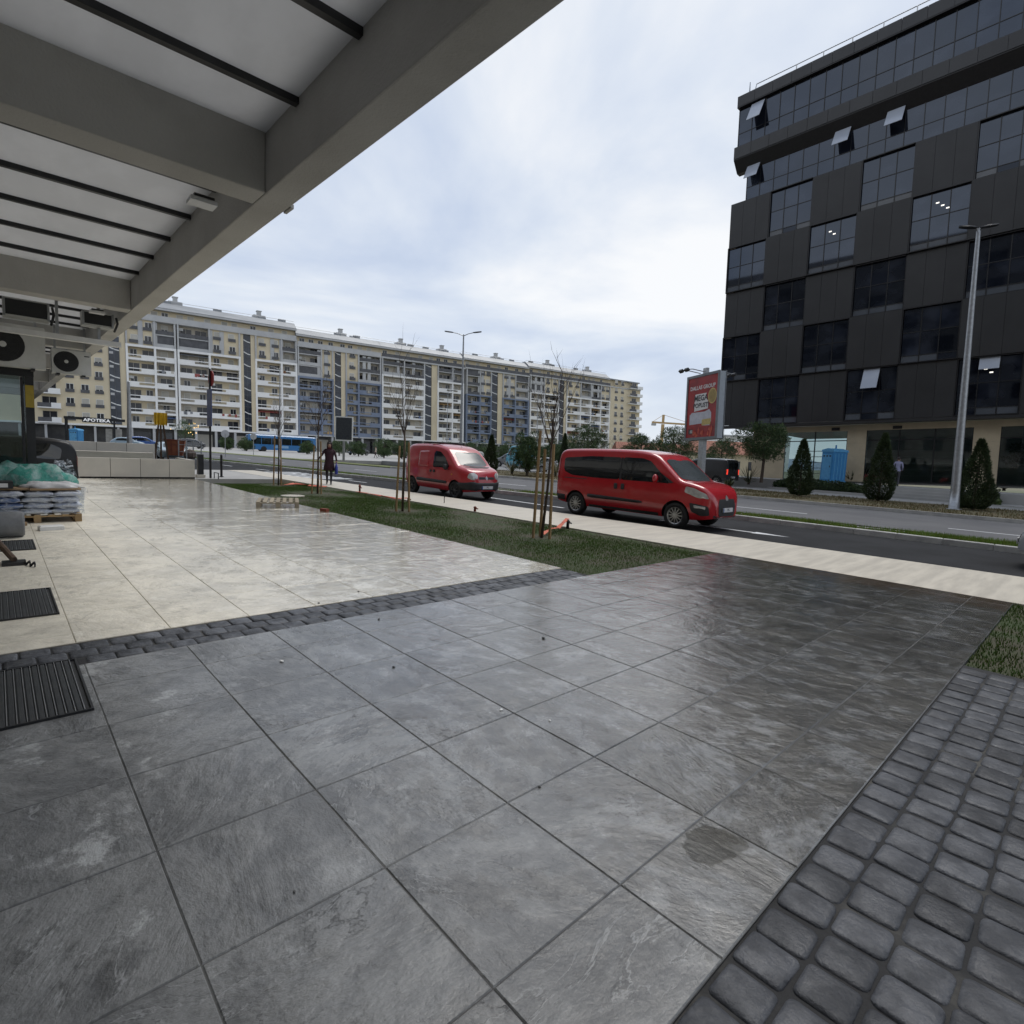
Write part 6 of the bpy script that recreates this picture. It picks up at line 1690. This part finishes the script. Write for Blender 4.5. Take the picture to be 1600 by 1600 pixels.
# skip, site junk and yellow tarpaulin on posts
b0 = dep(274, 717, 42)
t = thing('skip', 'rusty orange steel skip standing behind the block wall', 'skip', (b0.x, b0.y, .25), 1.3); t.scale = (.5, .6, .75)
mb = MB(); v = [(-1.0, -.7, .15), (1.0, -.7, .15), (1.0, .7, .15), (-1.0, .7, .15), (-1.35, -.85, 1.7), (1.35, -.85, 1.7), (1.35, .85, 1.7), (-1.35, .85, 1.7)]
mb.add(v, [(3, 2, 1, 0), (0, 1, 5, 4), (1, 2, 6, 5), (2, 3, 7, 6), (3, 0, 4, 7), (4, 5, 6, 7)]); mb.build('hull', pm('skip_orange', (.30, .10, .045), (.2, .06, .03), rough=.75, scale=3), t)
for k in range(4): MB().bar((-1.0 + .65 * k, -.80, .2), (-1.2 + .8 * k, -.93, 1.68), .08, .08).build('rib', RUST, t)
MB().box(-1.42, 1.42, -.92, -.84, 1.64, 1.74).build('rim', RUST, t)
b0 = dep(297, 716, 40)
t = thing('cage_trolley', 'grey wire cage full of rubble next to the skip', 'cage', (b0.x, b0.y, 0), .2)
for a in ((-.6, -.5), (.6, -.5), (.6, .5), (-.6, .5)): MB().box(a[0] - .03, a[0] + .03, a[1] - .03, a[1] + .03, 0, 1.55).build('post', GALV, t)
for z in (.2, .7, 1.2, 1.5):
    mb = MB()
    MB().box(-.57, .57, -.51, -.49, z, z + .03).build('rail', GALV, t); MB().box(-.57, .57, .49, .51, z, z + .03).build('rail', GALV, t); MB().box(.59, .61, -.47, .47, z, z + .03).build('rail', GALV, t); MB().box(-.61, -.59, -.47, .47, z, z + .03).build('rail', GALV, t)
MB().ell((0, 0, .5), (.5, .42, .42), 9, 5).build('rubble', pm('rubble', (.16, .12, .10), (.09, .07, .06), rough=.95, scale=6), t)
b0 = dep(252, 718, 41)
t = thing('tarpaulin', 'yellow tarpaulin hung on dark timber posts behind the block wall', 'tarpaulin', (b0.x, b0.y, 0), 1.4)
for x in (-.25, .0, .28): MB().bar((x * 1.6, 0, 0), (x * .4, .1, 3.0), .14, .12).build('timber', pm('dark_timber', (.10, .06, .035), (.07, .045, .03), rough=.9), t)
mb = MB(); n = 12
v = [(-.42 + .84 * i / n, -.05 + .05 * math.sin(i * 1.9), 3.45) for i in range(n + 1)] + [(-.40 + .80 * i / n, -.08 + .09 * math.sin(i * 1.9 + .4), 2.55 + .06 * math.sin(i * 2.7)) for i in range(n + 1)]
v += [(x, y + .02, z) for x, y, z in v]; m_ = 2 * (n + 1)
f = []
for i in range(n): f += [(i, i + 1, n + 2 + i, n + 1 + i), (m_ + i + 1, m_ + i, m_ + n + 1 + i, m_ + n + 2 + i)]
mb.add(v, f); mb.build('sheet', pm('yellow_tarp', (.72, .44, .02), (.6, .36, .02), rough=.6, scale=4), t)
# dark tree with fairy lights by the first white section
b0 = dep(290, 703, 95); t = thing('lit_tree', 'dark round tree with warm fairy lights under the first white section', 'tree', (b0.x, b0.y, .03))
me, c = pine_mesh(77, 4.5, 2.3, 3.2, 1.3, 26, 160); link('crown', me, t); MB().path([(0, 0, 0), (0, 0, 3)], [.15, .08], 7).build('trunk', BARK, t)
FAIRY = pm('fairy_light', (1, .7, .3), (1, .7, .3), emit=((1, .6, .2), 1.6)); rr_ = random.Random(8); mb = MB()
for k in range(16):
    a = rr_.uniform(0, 6.28); z = rr_.uniform(2.2, 4.4); q = math.sqrt(max(.05, 1 - ((z - 3.2) / 1.4) ** 2)) * 2.4
    mb.ell((math.cos(a) * q, math.sin(a) * q, z), (.08, .08, .08), 5, 3)
o = mb.build('fairy_lights', FAIRY, t); o['kind'] = 'stuff'
for i, (u, v, D) in enumerate(((385, 704, 95), (355, 702, 98), (600, 706, 100), (480, 705, 92))):
    b0 = dep(u, v, D); pine('dark clipped shrub ' + ['behind the second round sign', 'left of the blue bus', 'by the far parked silver car', 'in front of the blue bus tail'][i], (b0.x, b0.y, .05), 2.3, 2.6, 21 + i % 3, .05, 'far clipped shrubs')
# far right: crane, low houses
b0 = dep(1033, 700, 420)
t = thing('tower_crane', 'distant yellow tower crane beyond the apartment block', 'crane', (b0.x, b0.y, 0), 1.05); CR = pm('crane_yellow', (.55, .36, .16), (.45, .3, .14), rough=.6)
MB().box(-.9, .9, -.9, .9, 0, 30).build('mast', CR, t); MB().bar((-9, 0, 31), (34, 0, 31), .9, 1.3).build('jib', CR, t); MB().box(-.7, .7, -.7, .7, 31.7, 37).build('apex', CR, t)
MB().bar((0, 0, 37), (24, 0, 31.7), .25, .25).build('tie', CR, t); MB().bar((0, 0, 37), (-8, 0, 31.7), .25, .25).build('tie', CR, t); MB().box(-9, -6, -1, 1, 28.6, 30.3).build('counterweight', GFR, t)
def house(label, u, v, D, w, h, wallm, roofm, rz, gable=True):
    b0 = dep(u, v, D); t = thing('house', label, 'house', (b0.x, b0.y, 0), rz, 'low houses far off')
    MB().box(-w / 2, w / 2, -4, 4, 0, h).build('wall', wallm, t)
    if gable: MB().add([(-w / 2 - .4, -4.5, h), (w / 2 + .4, -4.5, h), (w / 2 + .4, 4.5, h), (-w / 2 - .4, 4.5, h), (-w / 2, 0, h + 2.2), (w / 2, 0, h + 2.2)], [(0, 1, 5, 4), (2, 3, 4, 5), (1, 2, 5), (3, 0, 4), (3, 2, 1, 0)]).build('roof', roofm, t)
    else: MB().box(-w / 2 - .3, w / 2 + .3, -4.3, 4.3, h + .001, h + .4).build('roof', roofm, t)
    for k in range(int(w / 2.6)):
        for q in range(max(1, int(h / 3))): MB().box(-w / 2 + .8 + k * 2.6, -w / 2 + 2.1 + k * 2.6, -4.05, -4.001, .9 + q * 3, 2.3 + q * 3).build('window', APGL, t)
TILE = pm('red_roof_tile', (.30, .12, .075), (.24, .10, .065), rough=.85, scale=1)
house('low house with red tiled roof behind the billboard post', 1130, 745, 95, 12, 3.4, YEL, TILE, .75)
house('white flat-roofed house beyond the billboard', 1108, 735, 190, 26, 11, WBAL, GFR, .75, False)
house('pale flat-roofed block behind the white house', 1150, 735, 240, 40, 14, WBAL, GFR, .75, False)
house('low house at the far end of the apartment block', 1015, 735, 170, 22, 5, WBAL, TILE, .8)
# bare brushy trees near the block's far end
for i, (u, D) in enumerate(((962, 90), (940, 95), (1120, 75))):
    b0 = dep(u, 730, D); o = sapling('wide bare tree ' + ['in front of the far yellow wing', 'next to the far yellow wing bushes', 'behind the billboard post'][i], (b0.x, b0.y, .1), 4.2, 30 + i, 1.2); o.scale = (2.2, 2.2, 1.25)

# ================================================================== building materials on the left
WOODP = pm('pallet_wood', (.42, .29, .15), (.30, .20, .10), rough=.85, scale=3, stretch=(8, 1, 1), bump=.003, ovar=.12); WOODG = pm('weathered_pallet_wood', (.34, .29, .21), (.24, .20, .14), rough=.9, scale=3, stretch=(8, 1, 1), bump=.003, ovar=.15)
def pallet(label, loc, rz, m, L=1.2, Wd=.8):
    t = thing('pallet', label, 'pallet', loc, rz)
    for k in range(7): MB().cbox(-L / 2, L / 2, -Wd / 2 + k * (Wd - .09) / 6, -Wd / 2 + .09 + k * (Wd - .09) / 6, .122, .144, .003).build('deck_board', m, t)
    for x in (-L / 2, -.06, L / 2 - .12): MB().box(x, x + .12, -Wd / 2, Wd / 2, .1005, .1215).build('stringer_board', m, t)
    for x in (-L / 2, -.06, L / 2 - .12):
        for y in (-Wd / 2, -.05, Wd / 2 - .1): MB().cbox(x, x + .12, y, y + .1, .0225, .1, .004).build('block', m, t)
    for y in (-Wd / 2, -.05, Wd / 2 - .1): MB().box(-L / 2, L / 2, y, y + .1, 0, .022).build('bottom_board', m, t)
    return t
p = at(437, 790, 0)
pallet('empty wooden pallet lying at the corner of the lawn', (p.x - .1, p.y, .0), -.37, WOODG, 1.25, 1.0)
PX, PY = -13.45, .52
pallet('loaded wooden pallet under a stack of wrapped blue and white bags', (PX, PY, 0), 0, WOODP, 1.2, 1.25)
BAGB = pm('bag_blue', (.10, .17, .36), (.30, .34, .46), rough=.45, scale=5, coords='objrand', lo=.5, hi=.6, stretch=(1, 1, 3), ovar=.15); BAGW = pm('bag_white', (.58, .59, .62), (.42, .45, .54), rough=.45, scale=5, coords='objrand', lo=.45, hi=.6, stretch=(1, 1, 3), ovar=.12)
def bagmesh(L, Wd, H, seed, m):
    r = random.Random(seed); mb = MB(); nx, ny = 8, 6; v = []
    for s in (1, -1):
        for i in range(nx + 1):
            for j in range(ny + 1):
                x, y = i / nx * 2 - 1, j / ny * 2 - 1; k = ((1 - abs(x) ** 5) * (1 - abs(y) ** 5)) ** .5
                v.append((x * L / 2, y * Wd / 2, H / 2 + s * H / 2 * (.35 + .65 * k) * (1 + r.uniform(-.08, .05))))
    f = []; q = (nx + 1) * (ny + 1)
    for i in range(nx):
        for j in range(ny):
            a = i * (ny + 1) + j; f.append((a, a + ny + 1, a + ny + 2, a + 1)); f.append((q + a + 1, q + a + ny + 2, q + a + ny + 1, q + a))
    for i in range(nx):
        a, b = i * (ny + 1), (i + 1) * (ny + 1); f.append((a, q + a, q + b, b)); a += ny; b += ny; f.append((a, b, q + b, q + a))
    for j in range(ny):
        f.append((j, j + 1, q + j + 1, q + j)); a = nx * (ny + 1) + j; f.append((a, q + a, q + a + 1, a + 1))
    return mb.add(v, f).mesh('bag', m, True)
bms = [bagmesh(.58, .40, .105, k, m) for k, m in enumerate((BAGB, BAGW, BAGW))]
for lay_ in range(4):
    for i in range(2):
        for j in range(3):
            m = rnd.choice(bms); o = link('cement_bag', m, None, (PX + (i - .5) * .585 + rnd.uniform(-.012, .012), PY + (j - 1) * .405 + (.03 if lay_ % 2 else -.01), .144 + .103 * lay_)); o.rotation_euler = (0, 0, rnd.uniform(-.03, .03))
            tag(o, ('blue' if m is bms[0] else 'white') + ' bag of building material stacked on the loaded pallet', 'bag', 'blue bags on the loaded pallet' if m is bms[0] else 'white bags on the loaded pallet')
FILM = bpy.data.materials.new('stretch_film'); FILM.use_nodes = True
_nt = FILM.node_tree; _tr = nd(_nt, 'ShaderNodeBsdfTransparent', Color=(.93, .95, .97, 1)); _gl = nd(_nt, 'ShaderNodeBsdfPrincipled', Base_Color=(.62, .66, .72, 1), Roughness=.22)
_g = _nt.nodes.new('ShaderNodeNewGeometry'); _n = nd(_nt, 'ShaderNodeTexNoise', Vector=VM(_nt, 'MULTIPLY', _g.outputs['Position'], (2, 2, 9)), Scale=5.0, Detail=4.0)
_mx = nd(_nt, 'ShaderNodeMixShader', _0=smooth(_nt, _n.outputs[0], .45, .75), _1=_tr.outputs[0], _2=_gl.outputs[0]); _nt.links.new(_mx.outputs[0], _nt.nodes['Material Output'].inputs[0])
_bp = nd(_nt, 'ShaderNodeBump', Distance=.02, Height=_n.outputs[0]); _nt.links.new(_bp.outputs[0], _gl.inputs['Normal'])
fm = MB(); zz0, zz1 = .146, .57
v = []
NP = 40
for zi in range(6):
    for k in range(NP):
        a = 2 * PI * k / NP; cx, cy = math.cos(a), math.sin(a); s = 1 / max(abs(cx), abs(cy)); r = rnd.uniform(.0, .012)
        v.append((PX + cx * s * (.615 + r), PY + cy * s * (.66 + r), zz0 + (zz1 - zz0) * zi / 5))
fm.add(v, [(zi * NP + k, zi * NP + (k + 1) % NP, (zi + 1) * NP + (k + 1) % NP, (zi + 1) * NP + k) for zi in range(5) for k in range(NP)])
tag(fm.build('stretch_film', FILM), 'clear crinkled film wrapped around the stacked bags', 'film')
CARD = pm('cardboard', (.40, .28, .17), (.32, .22, .13), rough=.9, scale=4)
for i, (dx, dy, w, d, a) in enumerate(((.1, .25, .9, .72, .05), (.05, -.45, .8, .75, -.06))):
    o = MB().cbox(-w / 2, w / 2, -d / 2, d / 2, 0, .035, .004).build('cardboard_sheet', CARD, None, False, (PX + dx, PY + dy, .575 + i * .0)); o.rotation_euler = (.0, 0, a); tag(o, ['cardboard sheet under the white cloth on the bag stack', 'cardboard sheet under the dark tool case on the bag stack'][i], 'cardboard')
o = thing('tool_case', 'dark plastic tool case lying on the bag stack', 'case', (PX + .35, PY - .55, .611)); MB().cbox(-.2, .2, -.35, .25, 0, .12, .01).build('shell', BLACKP, o); MB().box(.201, .205, -.05, .18, .02, .09).build('label_plate', PLATE, o)
def heap(label, name, cat, loc, r, m, seed, h):
    rr = random.Random(seed); mb = MB(); nu, nv = 30, 10; v = []
    ph = [rr.uniform(0, 6.28) for _ in range(6)]
    for j in range(nv + 1):
        t_ = j / nv
        for i in range(nu):
            a = 2 * PI * i / nu; fold = 1 + .13 * math.sin(a * 5 + ph[0] + t_ * 3) + .08 * math.sin(a * 9 + ph[1] - t_ * 5) + .05 * math.sin(a * 14 + ph[2])
            v.append((r[0] * math.cos(t_ * PI / 2 * .999) ** .7 * fold * math.cos(a), r[1] * math.cos(t_ * PI / 2 * .999) ** .7 * fold * math.sin(a), h * math.sin(t_ * PI / 2) * (1 + .12 * math.sin(a * 3 + ph[3] + t_ * 4)) * (fold if t_ < .9 else 1)))
    f = [(j * nu + i, j * nu + (i + 1) % nu, (j + 1) * nu + (i + 1) % nu, (j + 1) * nu + i) for j in range(nv) for i in range(nu)] + [tuple(range(nu - 1, -1, -1))]
    mb.add(v, f); return tag(mb.build(name, m, None, True, loc), label, cat)
GREENP = pm('green_film', (.06, .40, .32), (.40, .62, .58), rough=.25, scale=5, lo=.4, hi=.62, bump=.06, bscale=7, alpha=.72); CLOTH = pm('white_cloth', (.62, .62, .62), (.5, .5, .51), rough=.8, scale=6, bump=.01, bscale=12)
heap('crumpled green plastic sheet heaped on top of the bag stack', 'plastic_sheet', 'plastic sheet', (PX - .25, PY - .05, .61), (.40, .60, .4), GREENP, 3, .36)
heap('crumpled white cloth on the front of the bag stack', 'cloth', 'cloth', (PX + .36, PY + .22, .611), (.2, .38, .1), CLOTH, 5, .10)
heap('clear plastic bag bulging behind the green sheet', 'plastic_bag', 'plastic bag', (PX - .35, PY + .42, .611), (.22, .20, .3), FILM, 6, .42)
p = at(123, 781, 0); o = thing('bucket', 'white plaster bucket with a dark rim behind the bag stack', 'bucket', p)
MB().lathe([(.12, 0), (.15, .28), (.155, .29), (.155, .31), (.14, .31), (.11, .05)], 18).build('pail', WHITEP, o); MB().lathe([(.138, .22), (.138, .23)], 16).build('contents', DARKM, o); MB().path([(.155 * math.cos(a * PI / 8), .155 * math.sin(a * PI / 8) * .2 + .15, .29 - .12 * math.sin(a * PI / 8)) for a in range(9)], .004, 5).build('handle', GALV, o)
p = at(80, 828, 0); o = MB().cbox(-.08, .08, -.16, .16, 0, .08, .02).build('foam_block', WHITEP, None, False, p); o.rotation_euler = (0, 0, .15); tag(o, 'small white foam block on the slabs before the loaded pallet', 'foam block')
ROLLM = pm('grey_roll', (.20, .205, .21), (.14, .145, .15), rough=.7, scale=5, bump=.004)
p = onx(0, 815, -11.2); o = thing('membrane_roll', 'thick grey roll of membrane lying before the loaded pallet', 'roll', (-11.25, .0, 0))
MB().lathe([(.19, -.6), (.195, -.59), (.195, .27), (.17, .30), (.06, .30), (.06, .28)], 24, (0, 0, .195), 'y').build('roll', ROLLM, o, True)
MB().lathe([(.03, -.65), (.03, .33)], 10, (0, 0, .195), 'y').build('core_tube', CARD, o)
p = at(22, 882, 0); o = thing('steel_prop', 'rusty steel prop lying with its base plate and chain by the grates', 'prop', p)
RUSTB = pm('brown_rust', (.13, .085, .055), (.08, .05, .035), rough=.8, scale=14, bump=.003)
MB().path([(0, 0, .06), (-.4, -.12, .20), (-.75, -.22, .30)], .035, 9).build('tube', RUSTB, o); MB().cbox(-.11, .11, -.11, .11, 0, .04, .006).build('base_plate', DARKM, o)
for k in range(5): MB().path([(.08 + .05 * k + .03 * math.cos(q * PI / 4), .10 + .02 * k + .02 * math.sin(q * PI / 4) * (k % 2), .03 + .025 * math.sin(q * PI / 4)) for q in range(9)], .008, 5).build('chain_link', DARKM, o)
MB().bar((-.35, -.35, .03), (-.85, -.3, .09), .06, .05).build('strut', RUSTB, o)

# ================================================================== people
SKIN = pm('skin', (.46, .29, .21), (.42, .26, .19), rough=.6); HAIR = pm('dark_hair', (.02, .014, .012), (.03, .02, .018), rough=.6)
def skinfig(joints, edges, radii, mats, zones, name='body'):
    me = bpy.data.meshes.new(name); me.from_pydata(joints, edges, []); me.update()
    t = bpy.data.objects.new('tmp', me); col.objects.link(t)
    m = t.modifiers.new('s', 'SKIN'); m.use_smooth_shade = True
    for i, sv in enumerate(me.skin_vertices[0].data): sv.radius = radii[i] if isinstance(radii[i], tuple) else (radii[i], radii[i]); sv.use_root = (i == 0)
    s2 = t.modifiers.new('u', 'SUBSURF'); s2.levels = 2; s2.render_levels = 2
    dg = bpy.context.evaluated_depsgraph_get(); r = bpy.data.meshes.new_from_object(t.evaluated_get(dg)); bpy.data.objects.remove(t)
    r.materials.clear()
    for q in mats: r.materials.append(q)
    for p_ in r.polygons: p_.material_index = zones(p_.center); p_.use_smooth = True
    return r
def person(label, loc, rz, H, top, bottom, shoe, hair, armL, armR, stride, coat=None, group=None):
    """x forward, y left; joints in units of body height"""
    t = thing('person', label, 'person', loc, rz); k = H
    sL, sR = stride, -stride
    hipz, kz = .52, .285
    J = [(0, 0, .53), (.005, 0, .62), (.0, 0, .72), (0, 0, .805), (.0, 0, .845), (.012, 0, .875), (.018, 0, .925), (.012, 0, .975),      # 0..7 pelvis..crown
         (0, .05, .51), (sL * .55 + .02, .052, .285), (sL - .015, .05, .045), (sL + .075, .056, .018),                          # 8..11 left leg
         (0, -.05, .51), (sR * .30 + .03, -.052, .285), (sR - .03, -.05, .05), (sR + .06, -.056, .018),                         # 12..15 right leg
         (0, .075, .80), (0, .108, .79), armL[0], armL[1], armL[2],                                                           # 16..20
         (0, -.075, .80), (0, -.108, .79), armR[0], armR[1], armR[2]]
    E_ = [(0, 1), (1, 2), (2, 3), (3, 4), (4, 5), (5, 6), (6, 7), (0, 8), (8, 9), (9, 10), (10, 11), (0, 12), (12, 13), (13, 14), (14, 15), (3, 16), (16, 17), (17, 18), (18, 19), (19, 20), (3, 21), (21, 22), (22, 23), (23, 24), (24, 25)]
    Rr = [(.075, .06), (.068, .055), (.075, .06), (.05, .045), .03, .034, (.046, .05), (.036, .036), .052, .034, .022, (.018, .022), .052, .034, .022, (.018, .022), .04, .033, .026, .019, .016, .04, .033, .026, .019, .016]
    J = [tuple(c * k for c in j) for j in J]; Rr = [tuple(c * k for c in r) if isinstance(r, tuple) else r * k for r in Rr]
    mats = [top, bottom, shoe, SKIN]
    hands = [Vector(J[20]), Vector(J[25])]
    def zone(c):
        if c.z > .852 * k: return 3
        if min((c - h).length for h in hands) < .035 * k: return 3
        if c.z < .05 * k: return 2
        return 1 if c.z < .52 * k else 0
    link('body', skinfig(J, E_, Rr, mats, zone), t)
    # fingers: five per hand
    for hi, (h, e) in enumerate(((J[20], J[19]), (J[25], J[24]))):
        h = Vector(h); d = (h - Vector(e)).normalized(); s = d.cross(Vector((0, 0, 1)) if abs(d.z) < .9 else Vector((1, 0, 0))).normalized(); mb = MB()
        for q in range(4): b_ = h + s * (q - 1.5) * .011 * k; mb.path([tuple(b_), tuple(b_ + d * .028 * k), tuple(b_ + d * (.045 + .006 * (q in (1, 2))) * k + s.cross(d) * .008 * k)], [.0055 * k, .005 * k, .004 * k], 5)
        mb.path([tuple(h - d * .005 * k + s * .014 * k), tuple(h + d * .012 * k + s * .032 * k), tuple(h + d * .03 * k + s * .035 * k)], [.0065 * k, .0055 * k, .0045 * k], 5)
        mb.build('hand', SKIN, t, True)
    # face and hair
    f = MB(); f.ell((.062 * k, 0, .922 * k), (.012 * k, .008 * k, .016 * k), 8, 6); f.build('nose', SKIN, t, True)
    for sd in (-1, 1):
        MB().ell((.056 * k, sd * .017 * k, .936 * k), (.006 * k, .008 * k, .005 * k), 8, 5).build('eye', DARKM, t); MB().ell((.012 * k, sd * .046 * k, .928 * k), (.012 * k, .006 * k, .018 * k), 8, 5).build('ear', SKIN, t)
    MB().ell((.055 * k, 0, .900 * k), (.006 * k, .014 * k, .004 * k), 8, 5).build('mouth', pm('lips', (.35, .14, .12), rough=.5), t)
    MB().ell((-.004 * k, 0, .948 * k), (.056 * k, .053 * k, .052 * k), 14, 10).build('hair', hair, t, True)
    if coat:
        mc, z0, flare = coat; mb = MB(); v = []; nu = 20
        rings = [(z0, .118 + flare, .108 + flare), (z0 + .12, .108 + flare * .6, .098 + flare * .5), (.56, .102, .092), (.64, .095, .085), (.73, .108, .085), (.79, .112, .07), (.825, .06, .045), (.835, .045, .04)]
        for z, wy, wx in rings:
            for i in range(nu):
                a = 2 * PI * i / nu; fo = 1 + .04 * math.sin(a * 4 + z * 20) * (1 if z < .6 else .4); v.append((wx * math.cos(a) * fo * k, wy * math.sin(a) * fo * k, z * k))
        mb.add(v, [(j * nu + i, j * nu + (i + 1) % nu, (j + 1) * nu + (i + 1) % nu, (j + 1) * nu + i) for j in range(len(rings) - 1) for i in range(nu)] + [tuple(range(nu - 1, -1, -1))]); mb.build('coat', mc, t, True)
    return t
COATM = pm('maroon_coat', (.045, .014, .022), (.03, .01, .016), rough=.85, scale=9, bump=.006); TROU = pm('dark_trousers', (.015, .015, .02), (.022, .022, .028), rough=.8); SHOEM = pm('grey_shoes', (.16, .15, .14), (.1, .1, .1), rough=.7)
w = at(514, 757, 0)
wt = person('woman in a dark maroon coat and hood walking on the pavement', (w.x, w.y, 0), math.radians(-28), 1.78, COATM, TROU, SHOEM, HAIR,
            ((.03, .15, .66), (.07, .165, .56), (.085, .165, .525)), ((.02, -.17, .68), (.04, -.24, .59), (.045, -.265, .56)), .11, (COATM, .33, .012))
k = 1.78
mb = MB(); v = []
for j, (z, r) in enumerate(((.82, .062), (.86, .064), (.91, .066), (.96, .062), (1.0, .040), (1.012, .012))):
    for i in range(13):
        a = math.radians(55 + 250 * i / 12); v.append(((-.0 + r * math.cos(a)) * k, r * .95 * math.sin(a) * k, z * k))
mb.add(v, [(j * 13 + i, j * 13 + i + 1, (j + 1) * 13 + i + 1, (j + 1) * 13 + i) for j in range(5) for i in range(12)])
def sol(o): m = o.modifiers.new('s', 'SOLIDIFY'); m.thickness = .012
link('hood', modmesh(mb.mesh('hood', COATM, True), [sol], 'hood'), wt)
MB().lathe([(.045 * k, .835 * k), (.052 * k, .85 * k), (.05 * k, .872 * k), (.036 * k, .88 * k)], 14).build('scarf', pm('dark_red_scarf', (.11, .018, .025), (.08, .012, .018), rough=.9), wt, True)
hx = wt.matrix_basis @ Vector((.085 * k, .165 * k, .50 * k)) if False else Matrix.Translation(wt.location) @ Matrix.Rotation(math.radians(-28), 4, 'Z') @ Vector((.085 * k, .165 * k, .50 * k))
t = thing('shopping_bag', 'blue shopping bag held by the walking woman', 'bag', (hx.x, hx.y, hx.z), math.radians(-28)); BG = pm('bag_bright_blue', (.02, .04, .30), (.015, .03, .22), rough=.5, scale=5, bump=.01)
mb = MB(); v = []
for z, a_, b_ in ((0.0, .10, .02), (-.14, .14, .06), (-.40, .16, .07), (-.44, .14, .05)):
    for i in range(12): q = 2 * PI * i / 12; v.append((a_ * math.cos(q), b_ * math.sin(q), z))
mb.add(v, [(j * 12 + i, (j + 1) * 12 + i, (j + 1) * 12 + (i + 1) % 12, j * 12 + (i + 1) % 12) for j in range(3) for i in range(12)] + [tuple(36 + i for i in range(11, -1, -1)), tuple(range(12))]); mb.build('sack', BG, t, True)
for s in (-1, 1): MB().path([(-.07, s * .015, -.01), (-.03, s * .015, .06), (.03, s * .015, .06), (.07, s * .015, -.01)], .006, 5).build('handle', BG, t)
p = dep(1402, 755, 37.6)
person('man in a lavender shirt standing on the steps of the office block', (ony(1402, 740, 39.3).x, 39.3, pz), math.radians(100), 1.78, pm('lavender_shirt', (.34, .34, .48), (.28, .28, .41), rough=.8), pm('grey_trousers', (.07, .07, .08), (.05, .05, .06), rough=.8), BLACKP, HAIR,
       ((-.01, .13, .66), (.06, .12, .56), (.085, .10, .545)), ((-.01, -.13, .66), (.06, -.12, .56), (.085, -.10, .545)), .03)
p = dep(587, 718, 84)
person('far pedestrian in a pale jacket crossing the far pavement', (p.x, p.y, .13), math.radians(-100), 1.75, pm('beige_jacket', (.50, .40, .32), (.42, .33, .27), rough=.8), pm('brown_trousers', (.07, .04, .04), (.05, .03, .03), rough=.8), BLACKP, HAIR,
       ((.05, .13, .66), (.10, .12, .57), (.11, .11, .54)), ((-.05, -.13, .66), (-.06, -.13, .55), (-.06, -.13, .52)), .14)
